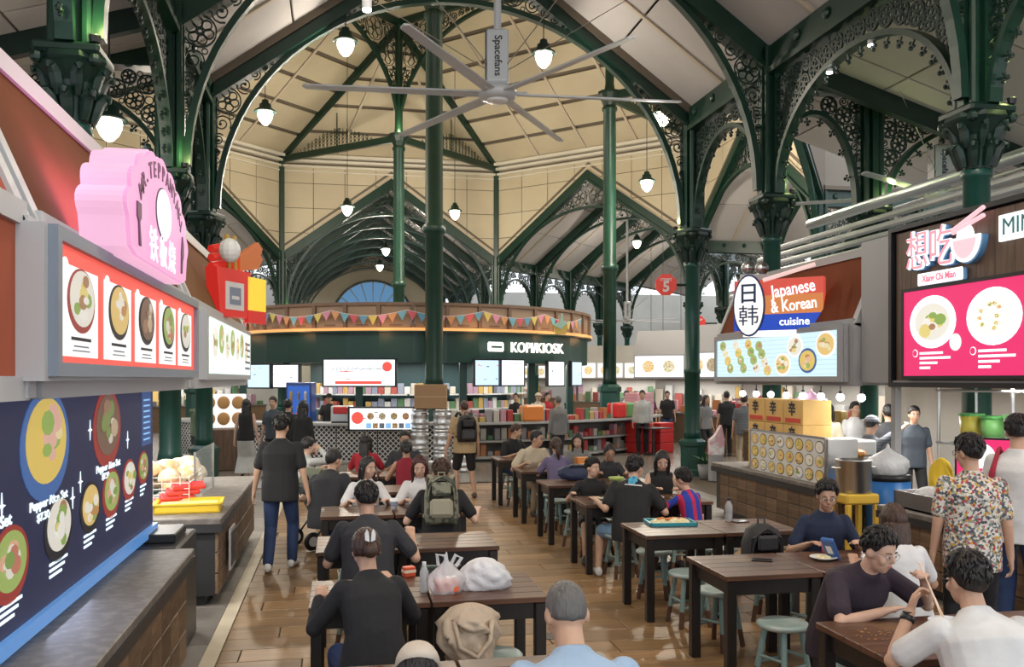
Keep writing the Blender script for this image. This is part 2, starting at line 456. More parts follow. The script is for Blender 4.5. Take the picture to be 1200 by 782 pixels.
# columns: hall corners, then along the streets
def vert(i):
    a = R(22.5 + 45 * i); rr = AP / math.cos(R(22.5))
    return CX + rr * math.sin(a), CY + rr * math.cos(a), a
for i in range(8):
    x, y, a = vert(i)
    lab = {3: 'green cast iron hall corner column bearing the octagonal number sign', 4: 'green cast iron hall corner column beside the left snack counter'}.get(i, 'green cast iron corner column around the octagonal hall')
    t = street_column(x, y, lab, None if i in (3, 4) else 'corner columns of the hall', -a, power=5 if i in (0, 1, 3, 4, 7) else 0)
    MB().cbox(-.12, .12, -.12, .12, ZPL + .1, ZCOR, .02).build('corner_post', IRON, t)
pwr = {}
for (yy, nm) in ((14.75, 'middle'), (9.55, 'front'), (4.3, 'near')):
    for x in (CX - HS, CX + HS):
        if nm == 'near' : lab = 'green cast iron column behind the first stall hoods beside the camera'
        else: lab = {('front', True): 'green cast iron column rising behind the stall with the pink round sign', ('front', False): 'green cast iron column rising behind the noodle stall with wood cladding', ('middle', True): 'green cast iron column beyond the pink sign before the hall corner', ('middle', False): 'green cast iron column rising behind the Japanese and Korean stall'}[(nm, x < CX)]
        street_column(x, yy, lab, 'street columns beside the camera' if nm == 'near' else None, 0, power=0 if nm == 'near' else 8)
AL = {17: 'next to the hall corner', 12: 'between the hood signs', 7: 'over the nearest canopies'}
for x, y, span in ((CX - HS, (18.4 + 14.75) / 2, 3.65), (CX + HS, (18.4 + 14.75) / 2, 3.65), (CX - HS, 12.15, 5.2), (CX + HS, 12.15, 5.2), (CX - HS, 6.93, 5.2), (CX + HS, 6.93, 5.2)):
    arcade(span, Tr(x, y, 0) @ Rz(R(90)), 'cusped green iron arcade arch ' + AL[int(round(y))] + (' on the pink sign side' if x < CX else ' on the magenta screen side'), 'arcade arches along the food street ' + ('left' if x < CX else 'right'))
for M, ys, side in ((M0, (3.5, 10.5, 17.5), 'the street beyond the kiosk'), (M45, (3.5, 7.0, 10.5, 14.0), 'the side street behind the number sign'), (M90, (3.5, 7.0, 10.5), 'the cross street behind the noodle stalls'), (M315, (3.5, 7.0), 'the side street left of the kiosk')):
    py = 0
    for y in ys:
        for sx in (-1, 1):
            p = M @ Vector((sx * HS, y, 0)); ang = M.to_euler().z
            street_column(p.x, p.y, 'green cast iron column lining ' + side, 'columns of ' + side, ang, power=0)
            q = M @ Tr(sx * HS, (py + y) / 2, 0) @ Rz(R(90))
            arcade(y - py, q, 'green iron arcade arch lining ' + side, 'arcade arches of ' + side)
        py = y
# extra aisle columns on the right
street_column(9.9, 15.4, 'green cast iron aisle column with lattice brackets above the white pipes', power=10)
arcade(5.2, Tr(12.55, 15.4, 0), 'green iron lattice arch beside the aisle column, right side', None)
arcade(2.3, Tr(8.75, 15.4, 0), 'short green iron lattice arch tying the aisle column to the street column', None)
street_column(-6.8, 16.4, 'green cast iron aisle column behind the left stalls', power=6)
arcade(4.2, Tr(-4.7, 16.4, 0), 'green iron lattice arch tying the left aisle column to the street', None)
# ---- aisle roofs (lean-to) beside the food street
def aisle(sg):
    x0 = CX + sg * (HS + .15); a = R(-17); Lx = 8.5
    root = MB().prism([(x0, ZPL + .25), (x0 + sg * Lx * math.cos(a), ZPL + .25 + Lx * math.sin(a)), (x0 + sg * Lx * math.cos(a), ZPL + .4 + Lx * math.sin(a)), (x0, ZPL + .4)], -6, 18.0, 'y').build('ceiling', SEAM, kind='structure', label='sloping aisle roof lining ' + ('right' if sg > 0 else 'left') + ' of the food street')
    me = MB().cbox(.02, 1.98, .02, 2.1, -.03, .03, .01).mesh('panel', ROOFP)
    ex = Vector((0, 1, 0)); ey = Vector((sg * math.cos(a), 0, math.sin(a))); ez = ex.cross(ey)
    for i in range(12):
        for j in range(4):
            o = Vector((x0, -6 + i * 2, ZPL + .235)) + ey * (j * 2.12)
            link('roof_panel', me, root, M=Matrix(((ex.x, ey.x, ez.x, o.x), (ex.y, ey.y, ez.y, o.y), (ex.z, ey.z, ez.z, o.z), (0, 0, 0, 1))))
    for y in (4.3, 9.55, 14.75):
        MB().prism([(x0, ZPL - .15), (x0 + sg * Lx * math.cos(a), ZPL - .15 + Lx * math.sin(a)), (x0 + sg * Lx * math.cos(a), ZPL + .2 + Lx * math.sin(a)), (x0, ZPL + .2)], y - .08, y + .08, 'y').build('rafter', IRON_D, root)
aisle(1); aisle(-1)
# ---- octagon: upper walls of cream panels, cornice, posts, ceiling
def clip(poly, f):                       # keep the part of a polygon where f >= 0
    out = []
    for i, p in enumerate(poly):
        q = poly[(i + 1) % len(poly)]; a, b = f(p), f(q)
        if a >= 0: out.append(p)
        if (a >= 0) != (b >= 0):
            k = a / (a - b); out.append((p[0] + (q[0] - p[0]) * k, p[1] + (q[1] - p[1]) * k))
    return out
for i in range(8):
    th = R(45 * i); M = Tr(CX + AP * math.sin(th), CY + AP * math.cos(th), 0) @ Rz(-th)
    mb = MB().prism([(-HS, ZPL), (0, ZAP), (0, ZCOR), (-HS, ZCOR)], .06, .16, 'y').prism([(HS, ZPL), (0, ZAP), (0, ZCOR), (HS, ZCOR)], .06, .16, 'y')
    wl = mb.build('wall_hall', SEAM, kind='structure', label='upper hall wall of cream panels above a gable opening'); wl.matrix_local = M
    nx, dz = 7, 1.16
    for c in range(nx):
        for r_ in range(4):
            x0, x1 = -HS + c * 2 * HS / nx + .015, -HS + (c + 1) * 2 * HS / nx - .015; z0, z1 = ZPL + r_ * dz + .015, min(ZPL + (r_ + 1) * dz - .015, ZCOR - .4)
            sgs = (-1, 1) if x0 < 0 < x1 else ((-1,) if x1 <= 0 else (1,))
            for sg in sgs:
                pl = [(x0, z0), (x1, z0), (x1, z1), (x0, z1)]
                if len(sgs) == 2: pl = clip(pl, lambda p: p[0] * sg)
                pl = clip(pl, lambda p: p[1] - (ZPL + (ZAP - ZPL) * (1 - p[0] * sg / HS)))
                if len(pl) > 2: MB().prism(pl, .02, .07, 'y').build('wall_panel', CREAM, wl)
    mb = MB()
    for z, d, h in ((ZCOR - .75, .06, .06), (ZCOR - .55, .1, .1), (ZCOR - .32, .2, .12), (ZCOR - .12, .32, .14)):
        mb.box(-HS - .1, HS + .1, -d, .06, z, z + h)
    MB.build(mb, 'cornice', CREAMTRIM, wl)
# ceiling facets from the wall head up to the ring on the four tall columns
RI, ZR = 7.0, 17.1
def ipt(k): return Vector((CX + RI * math.sin(R(90 * k)), CY + RI * math.cos(R(90 * k)), ZR))
hc = MB().lathe([(.2, 0), (.2, .1)], 8, (CX, CY, ZR + 1.5)).build('ceiling', SEAM, kind='structure', label='cream panelled ceiling of the octagonal hall')
def facet(a0, a1, b0, b1, rows, cols, name='ceiling_panel', off=.05):
    nrm = (a1 - a0).cross(b0 - a0).normalized()
    if nrm.z > 0: nrm = -nrm
    for r_ in range(rows):
        for c in range(cols):
            def P(u, v):
                return (a0.lerp(a1, u)).lerp(b0.lerp(b1, u), v)
            e = .012
            u0, u1, v0, v1 = c / cols + e / 2, (c + 1) / cols - e / 2, r_ / rows + e, (r_ + 1) / rows - e
            q = [P(u0, v0), P(u1, v0), P(u1, v1), P(u0, v1)]
            V = [p for p in q] + [p + nrm * .05 for p in q]
            MB().add(V, [(0, 1, 2, 3), (7, 6, 5, 4), (0, 4, 5, 1), (1, 5, 6, 2), (2, 6, 7, 3), (3, 7, 4, 0)]).build(name, CREAM, hc)
    V = [a0 - nrm * .05, a1 - nrm * .05, b1 - nrm * .05, b0 - nrm * .05]
    MB().add(V + [p - nrm * .06 for p in V], [(0, 1, 2, 3), (7, 6, 5, 4)]).build('ceiling_backing', SEAM, hc)
    m0, m1 = a0.lerp(a1, .5), b0.lerp(b1, .5)
    for f_ in (.25, .5, .75):
        p, q = a0.lerp(a1, f_) + nrm * .05, b0.lerp(b1, f_) + nrm * .05
        MB().tube([p, q], .07, 4).build('ceiling_rib', BATTEN, hc)
for i in range(8):
    x, y, _ = vert(i - 1); x2, y2, _ = vert(i)
    a0, a1 = Vector((x, y, ZCOR)), Vector((x2, y2, ZCOR))
    if i % 2 == 0:
        b = ipt(i // 2); facet(a0, a1, b, b.lerp(a1, .02), 5, 2)
    else:
        facet(a0, a1, ipt((i - 1) // 2), ipt((i + 1) // 2), 6, 4)
MB().add([ipt(0), ipt(1), ipt(2), ipt(3), Vector((CX, CY, ZR + 2.6))], [(0, 1, 4), (1, 2, 4), (2, 3, 4), (3, 0, 4)]).build('ceiling_lantern', CREAM, hc)
# hip rafters, tie beams with cresting
for i in range(8):
    x, y, _ = vert(i); k = ((i + 1) // 2) % 4
    p = Vector((x, y, ZCOR)); q = ipt(k)
    t = thing('hip_truss', 'green iron hip truss from hall corner to tall column', 'truss', group='hip trusses of the hall')
    MB().tube([p - Vector((0, 0, .15)), q - Vector((0, 0, .3))], .2, 4, ry=.12).build('hip_rafter', IRON, t)
    d = Vector((q.x, q.y, 12.15))
    MB().tube([p - Vector((0, 0, .2)), d], .2, 4, ry=.11).build('tie_beam', IRON, t)
    mb = MB(); ax = (d - p); 
    for s_ in np.linspace(.15, .85, 22):
        c = p + ax * s_; hgt = .75 * math.sin((s_ - .15) / .7 * math.pi) ** 1.2 + .06
        mb.tube([c, c + Vector((0, 0, hgt))], .018, 4)
        axn = ax.normalized()
        for kk in range(int(hgt / .16)):
            o = c + Vector((0, 0, .1 + kk * .16))
            mb.tube([o + axn * (.08 * math.cos(2 * math.pi * j / 8)) + Vector((0, 0, .08 * math.sin(2 * math.pi * j / 8))) for j in range(8)], .014, 4, closed=True)
    c = p + ax * .5; mb.tube([c, c + Vector((0, 0, 1.5))], .025, 5)
    mb.build('cresting', IRON_D, t, kind='stuff')
# tall inner columns
tl = {0: 'tall green column at the back of the kiosk', 1: 'tall green column at the right end of the kiosk', 2: 'tall green column standing before the kiosk front', 3: 'tall green column left of the kiosk'}
for k in range(4):
    q = ipt(k); t = thing('hall_column', tl[k], 'column', (q.x, q.y, 0))
    MB().lathe([(.42, 0), (.42, .15), (.36, .2), (.36, 1.6), (.42, 1.66), (.42, 1.8), (.3, 1.9)], 8, ph=.5).build('pedestal', TEAL, t)
    MB().lathe([(.26, 1.88), (.235, 2.1), (.235, 5.9), (.30, 5.95), (.31, 6.05), (.30, 6.15), (.235, 6.2), (.22, 11.6), (.27, 11.65), (.27, 11.75), (.22, 11.8)], 24).build('shaft', IRON, t, smooth=True)
    MB().lathe([(.22, 11.8), (.3, 12.0), (.42, 12.2), (.42, 12.3)], 12).build('capital', IRON_D, t)
    MB().lathe([(.2, 12.3), (.16, 12.6), (.16, ZR)], 10).build('upper_post', IRON, t)
    n1 = (ipt((k + 1) % 4) - q); n2 = (ipt((k + 3) % 4) - q); n1.z = n2.z = 0
    for nn in (n1, n2):
        ang = math.atan2(nn.y, nn.x); hl = nn.length / 2
        Mb = Rz(ang)
        def rib(x): return 12.4 + 4.2 * math.sqrt(max(0, 1 - ((hl - x) / hl) ** 2))
        mb = MB().tube([(x, 0, rib(x)) for x in np.linspace(.12, hl, 22)], .09, 4, ry=.1, M=Mb)
        mb.box(0, hl, -.1, .1, ZR - .25, ZR, M=Mb)
        mb.build('arch_rib', IRON, t)
        mb = MB()
        def dist(X, Z):
            xr = hl - hl * np.sqrt(np.clip(1 - ((Z - 12.4) / 4.2) ** 2, 0, 1))
            zr = 12.4 + 4.2 * np.sqrt(np.clip(1 - ((hl - X) / hl) ** 2, 0, 1))
            return np.minimum(np.minimum(np.minimum((xr - X), (Z - zr)) * -1e9 * 0 + (Z - zr) * .7 - .05, ZR - .28 - Z), X - .17)
        for j, (x, z, r) in enumerate(pack(dist, .1, hl, 12.4, ZR, .07, .55, .05, 50)):
            if r > .25: rosette(mb, x, z, r)
            else: scroll(mb, x, z, r, 1 if j % 2 else -1, j * 1.7, .02)
        mb2 = MB().add(mb.V, mb.F, Mb); mb2.build('scrollwork', IRON_D, t, kind='stuff')
lamp('uplight_bulb', 'POINT', ipt(0) + Vector((0, -.5, -4.6)), 25, (.9, 1, .5), .1)
# far end of the street beyond the kiosk: gable wall with an arched blue window
e = M0 @ Vector((0, 22.75, 0))
wb = MB().prism([(-HS, 0), (HS, 0), (HS, ZPL), (0, ZAP), (-HS, ZPL)], 0, .3, 'y').build('wall_back', CREAM, kind='structure', label='far gable wall with an arched blue window'); wb.location = e
wn = thing('window_1', 'arched blue window high in the far gable wall', 'window', (e.x, e.y - .08, 0), kind='structure')
SKYW = glow('blue_daylit_pane', (.12, .30, .55), .7)
for i in range(10):
    a0, a1 = math.pi * i / 10, math.pi * (i + 1) / 10
    for r0, r1 in ((.3, 1.5), (1.5, 2.8)):
        MB().prism([(r * math.cos(a), 6.3 + r * math.sin(a)) for r, a in ((r0, a0 + .02), (r1, a0 + .02), (r1, a1 - .02), (r0, a1 - .02))], -.02, .02, 'y').build('pane', SKYW, wn)
for i in range(8):
    for j in range(4):
        MB().box(-2.8 + i * .7 + .02, -2.1 + i * .7 - .02, -.02, .02, 3.5 + j * .7, 4.18 + j * .7).build('pane', SKYW, wn)
MB().tube([(2.9 * math.cos(math.pi * i / 20), 0, 6.3 + 2.9 * math.sin(math.pi * i / 20)) for i in range(21)], .1, 4).build('frame', IRON_D, wn)
# outer boundary walls far behind the stalls
WALLM = mat('off_white_plaster', (.56, .54, .50), .8, noise=(.8, (.48, .46, .42), .3, .7))
for nm, (x0, y0, x1, y1) in {'left': (-15, 8, -15, 52), 'right': (27, 8, 27, 60), 'far': (-15, 55, -3, 55), 'right_far': (8, 62, 34, 62)}.items():
    MB().box(min(x0, x1) - .1, max(x0, x1) + .1, min(y0, y1) - .1, max(y0, y1) + .1, 0, 8.2).build('wall_' + nm, WALLM, kind='structure', label='outer market wall, plain off-white plaster')
# ---- floor
SUB = mat('grey_floor_grout', (.10, .075, .05), .8)
MB().box(-40, 50, -12, 85, -.12, -.012).build('floor', SUB, kind='structure', label='floor bed under the plank tiles')
FL = bpy.data.objects['floor']
PLANK = mat('brown_wood_plank_tile', (.37, .215, .095), .36, wood=(0, 1.1, .58), objrand=.26, bump=(14, .08))
PLANKF = mat('brown_wood_plank_tile_far', (.25, .145, .075), .3, wood=(0, .8, .5), noise=(1.1, (.16, .10, .06), .4, .7))
PWX, PWY = 1.2, .30
pm = MB().cbox(.004, PWX - .004, .004, PWY - .004, -.012, 0, .004).mesh('plank_tile', PLANK)
cnt = 0; far = MB()
for r_ in range(0, 80):
    y = 2.4 + r_ * PWY
    if y > 17.8: break
    off = (r_ * .47) % 1.2
    for c in range(-3, 8):
        x = -.88 + c * PWX - off
        x0, x1 = max(x, -.88), min(x + PWX, 5.45)
        if x1 - x0 < .1: continue
        p = Vector((x0 + .3, y, 0)); dpt = p.dot(FW); u = 600 + F * p.dot(RT) / max(dpt, .1)
        full = (x1 - x0) > PWX - .01
        if full and cnt < 290 and -60 < u < 1230 and dpt > 4.6:
            link('plank_tile', pm, FL, loc=(x, y, 0)); cnt += 1
        else: far.cbox(x0 + .004, x1 - .004, y + .004, y + PWY - .004, -.012, 0, .004)
far.build('plank_tile_field', PLANK, FL, kind='stuff')
HALLF = mat('grey_brown_hall_tile', (.20, .17, .14), .25, noise=(.9, (.13, .11, .09), .35, .7))
hf = MB()
for i in range(-14, 26):
    for j in range(0, 34):
        x, y = i * 1.0, 17.8 + j * 1.0
        hf.box(x + .005, x + .995, y + .005, y + .995, -.012, 0)
hf.build('hall_tile_field', HALLF, FL, kind='stuff')
STONE = mat('grey_stone_tile', (.24, .22, .20), .4, noise=(2.5, (.16, .145, .13), .35, .7), objrand=.15)
sm_ = MB().cbox(.004, .596, .004, .596, -.012, 0, .004).mesh('stone_tile', STONE)
for j in range(24):
    for i in range(2):
        link('stone_tile', sm_, FL, loc=(-1.0 - (i + 1) * .6, 3.2 + j * .6, 0))
        if j > 3: link('stone_tile', sm_, FL, loc=(5.45 + i * .6, 3.2 + j * .6, 0))
MB().box(-1.0, -.885, 2.4, 17.8, -.012, .002).build('border_strip', mat('pale_stone_strip', (.62, .55, .42), .45, noise=(3, (.5, .43, .32), .4, .7)), FL)
MB().box(1.58, 1.85, 7.02, 7.2, -.005, .004).build('floor_cover_plate', mat('dark_steel_plate', (.09, .085, .08), .4, metal=.6), FL)
# ================================================================ LAMPS AND FANS
def pendant(p, top, label, s=1.0, power=200, group='bell shaped pendant lamps', up=.22):
    t = thing('pendant_lamp', label, 'lamp', p, 0, group)
    MB().tube([(0, 0, .3 * s), (0, 0, top - p[2])], .012, 6).build('cord', BLACK, t)
    MB().lathe([(.04, .34), (.09, .32), (.1, .24), (.16, .2), (.17, .1), (.29, .02), (.31, -.02), (.25, -.02), (.12, .06)], 20).build('shade', IRON_D, t, smooth=True).scale = (s, s, s)
    MB().lathe([(.2, -.01), (.215, -.06), (.2, -.16), (.15, -.27), (.07, -.36), (.01, -.385)], 20).build('glass_globe', BULB, t, smooth=True).scale = (s, s, s)
    lamp('lamp_light', 'SPOT', (0, 0, -.45 * s), power * (.62 if up < .5 else .1), (1, .9, .76), .18, t, None, None, R(172))
    lamp('globe_glow', 'POINT', (0, 0, -.55 * s), power * up, (1, .9, .74), .18, t)
for (u, v, d, top, lab, pw) in ((405, 48, 18.0, 9.8, 'large glowing pendant lamp under the arch, left of the white fan', 320), (637, 62, 18.3, 9.6, 'large glowing pendant lamp under the arch, right of the white fan', 320),
        (407, 242, 34, 15, 'small glowing pendant lamp over the kiosk, left of the tall column', 650), (533, 247, 36, 15, 'small glowing pendant lamp over the kiosk beside the tall column', 650), (758, 212, 30, 13.4, 'glowing pendant lamp in the hall near the corner column', 600),
        (128, 140, 12.5, 6.9, 'glowing pendant lamp between two green columns above the pink sign', 110), (173, 184, 19, 7.6, 'small glowing pendant lamp just above the pink round sign', 120)):
    p = at(u, v, d); pendant(p, top, lab, .82 if d < 20 else .95, pw, up=.22 if d < 19.5 else .8)
for y in (1.0, 6.0):  # extra pendants above the frame, added to light the foreground
    pendant(Vector((CX - 2.6, y, 8.6)), 9.9, 'added out-of-view pendant lamp lighting the foreground near the viewpoint', 1, 330, 'added foreground lamps near the viewpoint')
    pendant(Vector((CX + 2.8, y, 8.6)), 9.9, 'added out-of-view pendant lamp lighting the foreground near the viewpoint', 1, 330, 'added foreground lamps near the viewpoint')
for x, y in ((-2, 26), (9, 24)):
    pendant(Vector((x, y, 9.6)), 14, 'pendant lamp high in the hall before the kiosk', 1, 600, 'pendant lamps before the kiosk', .8)
for M, sd in ((M0, 'the street beyond the kiosk'), (M45, 'the side street behind the number sign'), (M90, 'the cross street behind the noodle stalls'), (M315, 'the side street left of the kiosk')):
    for y in (5, 12):
        pendant(M @ Vector((0, y, 9.0)), 11.2, 'pendant lamp under the roof of ' + sd, 1, 650, 'pendant lamps of ' + sd)
# small spotlights clipped under the arcade
for u, v, d in ((1021, 54, 12.95), (972, 86, 14.06), (430, 13, 9.5)):
    p = at(u, v, d); t = thing('spot_light', 'small white spotlight fixed under the roof ironwork', 'spotlight', p, 0, 'small spotlights under the ironwork')
    MB().lathe([(.05, .02), (.055, .16), (.03, .2)], 12).build('housing', WHITEP, t); MB().tube([(0, 0, .2), (0, 0, (7.46 if u > 900 else 9.6) - p.z)], .012, 6).build('stem', BLACK, t); MB().lathe([(.045, 0), (.045, .02)], 12).build('lens', BULBW, t)
FANW = mat('white_fan_metal', (.55, .57, .60), .35); FANB = mat('translucent_white_blade', (.60, .62, .66), .35, alpha=.75)
FAND = mat('dark_fan_core', (.06, .06, .07), .5)
def fan(p, top, label, s=1.0, a0=8, n=6):
    t = thing('ceiling_fan', label, 'fan', p)
    MB().tube([(0, 0, 1.0 * s), (0, 0, top - p[2])], .06, 8).build('drop_rod', FANW, t)
    b = MB().cbox(-.17 * s, .17 * s, -.15 * s, .15 * s, .2 * s, 1.02 * s, .03).build('motor_housing', FANW, t)
    MB().box(-.15 * s, .15 * s, -.158 * s, -.148 * s, .26 * s, .98 * s).build('housing_face', mat('fan_label_plate', (.5, .53, .56), .4), b)
    MB().box(-.185 * s, -.168 * s, -.14 * s, .14 * s, .2 * s, 1.0 * s).build('side_plate', FAND, b)
    text('Spacefans', .16 * s, Tr(.01, -.165 * s, .6 * s) @ Rz(YAW * 0) @ Rx(R(90)) @ Rz(R(-90)), BLACK, b, ext=.002, bold=.002)
    MB().lathe([(.12, -.02), (.26, 0), (.3, .06), (.26, .16), (.1, .2)], 20).build('hub', FANW, t, smooth=True)
    MB().lathe([(.02, -.06), (.15, -.05), (.17, -.01)], 20).build('hub_cap', WHITEP, t, smooth=True)
    for k in range(n):
        M = Rz(R(a0 + 360 * k / n)) @ Rx(R(10))
        MB().prism([(.25, -.09), (2.85 * s, -.08), (2.9 * s, 0), (2.85 * s, .05), (.25, .09)], .06, .085, 'z', M).build('blade', FANB, t)
        MB().tube([(.05, 0, .08), (.45, 0, .09)], .035, 6, M=M).build('blade_arm', FANW, t)
    for a in (45, 135, 225, 315):
        MB().tube([(.17 * math.cos(R(a)), .15 * math.sin(R(a)), .45), (3.4 * math.cos(R(a)), 3.4 * math.sin(R(a)), 2.6)], .008, 4).build('guy_wire', STEEL, t)
    t.rotation_euler = (0, 0, -YAW)
    return t
fan(at(583, 116, 13.6), 11.5, 'huge white ceiling fan with grey motor box over the street tables')
fan(at(735, 378, 44), 10.8, 'white ceiling fan hanging under the side street roof behind the number sign', 1.0, 20)
fan(at(1102, 232, 17.5), 6.8, 'white ceiling fan with grey motor box behind the noodle stall column', 1.0, 40)
# ================================================================ SIGN HELPERS
def BM(o, face):                         # board frame: x to the viewer's right, y up, z towards the viewer
    ez = Vector(face).normalized(); ex = Vector((0, 0, 1)).cross(ez).normalized(); ey = ez.cross(ex)
    return Matrix(((ex.x, ey.x, ez.x, o[0]), (ex.y, ey.y, ez.y, o[1]), (ex.z, ey.z, ez.z, o[2]), (0, 0, 0, 1)))
def rect(name, M, x0, x1, y0, y1, z0, z1, m, parent=None, c=.0, label=None):
    mb = MB(); (mb.cbox(x0, x1, y0, y1, z0, z1, c, M) if c else mb.box(x0, x1, y0, y1, z0, z1, M))
    return mb.build(name, m, parent, label=label)
def disc(name, M, cx, cy, rx, ry, z, m, parent, h=.004, n=28, a0=0, a1=360):
    full = a1 - a0 >= 360; k = n if full else n + 1
    pl = [(cx + rx * math.cos(R(a0 + (a1 - a0) * i / n)), cy + ry * math.sin(R(a0 + (a1 - a0) * i / n))) for i in range(k)]
    return MB().prism(pl, z, z + h, 'z', M).build(name, m, parent)
def rframe(name, M, x0, x1, y0, y1, wd, z0, z1, m, parent):
    mb = MB()
    mb.box(x0 - wd, x1 + wd, y0 - wd, y0, z0, z1, M).box(x0 - wd, x1 + wd, y1, y1 + wd, z0, z1, M).box(x0 - wd, x0, y0, y1, z0, z1, M).box(x1, x1 + wd, y0, y1, z0, z1, M)
    return mb.build(name, m, parent)
FOODS = [food_mat('print_rice_bowl', [(.9, .85, .7), (.75, .6, .3), (.35, .2, .1), (.95, .9, .8), (.3, .45, .12)], 70, .5),
         food_mat('print_corn_meat', [(.9, .7, .2), (.55, .25, .12), (.95, .85, .6), (.8, .45, .35), (.25, .4, .1)], 80, .5),
         food_mat('print_green_salad', [(.35, .5, .12), (.8, .8, .65), (.6, .25, .15), (.9, .85, .75), (.2, .3, .1)], 75, .5),
         food_mat('print_noodle_soup', [(.85, .6, .25), (.9, .75, .45), (.6, .3, .1), (.95, .9, .75), (.4, .45, .15)], 72, .5),
         food_mat('print_dark_beef', [(.25, .15, .1), (.4, .25, .15), (.7, .55, .35), (.2, .25, .1), (.6, .6, .5)], 75, .45)]
PALS = [[(.92, .88, .78), (.85, .70, .25), (.30, .45, .10), (.45, .24, .12), (.95, .92, .85)], [(.85, .62, .15), (.9, .75, .4), (.6, .25, .12), (.85, .5, .4), (.35, .5, .12)], [(.40, .52, .15), (.85, .82, .7), (.6, .22, .15), (.25, .38, .1), (.8, .45, .3)],
        [(.88, .62, .22), (.92, .8, .5), (.6, .3, .1), (.95, .9, .78), (.35, .45, .12)], [(.22, .13, .09), (.38, .22, .14), (.6, .45, .3), (.25, .32, .1), (.7, .65, .55)]]
def dish(M, x, y, rx, ry, z, pal, seed, parent, n=9, em=.62):
    rnd = random.Random(seed); P = PALS[pal]
    ms_ = [mat('dish_photo_%d_%d' % (pal, i), c, .5) for i, c in enumerate(P)] if em == 0 else [glow('dish_print_%d_%d_%d' % (pal, i, int(em * 100)), c, em) for i, c in enumerate(P)]
    disc('food_print', M, x, y, rx, ry, z, ms_[0], parent, .003)
    for k in range(n):
        a = rnd.uniform(0, 6.28); q = rnd.uniform(.1, .68); s_ = rnd.uniform(.16, .36)
        disc('topping_print', M, x + rx * q * math.cos(a), y + ry * q * math.sin(a), rx * s_, ry * s_ * rnd.uniform(.6, 1.1), z + .003 + k * .0006, ms_[rnd.randrange(1, 5)], parent, .002, 9)
FMAT = [food_mat('print_matte_%d' % i, c, 75) for i, c in enumerate([[(.8, .5, .15), (.9, .8, .6), (.5, .2, .08), (.85, .3, .1)], [(.85, .75, .5), (.5, .55, .2), (.9, .85, .7), (.55, .3, .15)], [(.6, .3, .12), (.85, .65, .3), (.3, .35, .12), (.9, .8, .6)]])]
RED_L = glow('red_light_panel', (.85, .10, .075), 1.0); WHITE_L = glow('white_light_panel', (.95, .96, .98), 1.35); CREAM_L = glow('soft_white_print', (.95, .93, .9), 1.0)
NAVY_L = glow('dark_navy_screen', (.02, .025, .075), .7); BLUE_P = glow('blue_screen_print', (.25, .5, .85), 1.0); INK = mat('dark_print_ink', (.03, .03, .05), .6); INKG = mat('grey_print_ink', (.25, .3, .4), .6)
WHT = glow('white_screen_text', (.75, .9, 1.0), 1.3); REDBOWL = glow('red_bowl_print', (.4, .05, .04), .6); BLUEBOWL = glow('blue_bowl_print', (.06, .15, .4), .7); DARKBOWL = glow('black_bowl_print', (.03, .03, .04), .3)
PINK_L = glow('pink_light_acrylic', (.95, .42, .72), .78); PINKS = glow('pink_sign_side', (1.0, .55, .78), .8); PINKW = glow('pale_pink_light', (1, .85, .93), 1.3)
MAG_L = glow('magenta_screen', (.80, .03, .16), 1.0)
TERRA = mat('terracotta_painted_panel', (.20, .052, .02), .8, noise=(1.5, (.16, .042, .017), .3, .7), spec=.12); TERRAL = mat('tan_terracotta_panel', (.15, .055, .022), .85, noise=(1.5, (.12, .045, .018), .3, .7), spec=.1); SALMON = mat('salmon_painted_panel', (.42, .12, .07), .85, spec=.1); OCHRE = mat('ochre_painted_panel', (.22, .10, .04), .85, spec=.1)
WOODC = mat('brown_vinyl_wood', (.17, .10, .065), .45, wood=(2, 1.6, .55)); PLK = mat('dark_wood_block', (.21, .13, .075), .5, wood=(1, 2.0, .5), objrand=.35)
CTOP = mat('dark_stone_counter', (.13, .115, .105), .5, noise=(14, (.2, .18, .16), .45, .65)); DKTRIM = mat('dark_counter_edge', (.03, .03, .032), .4)
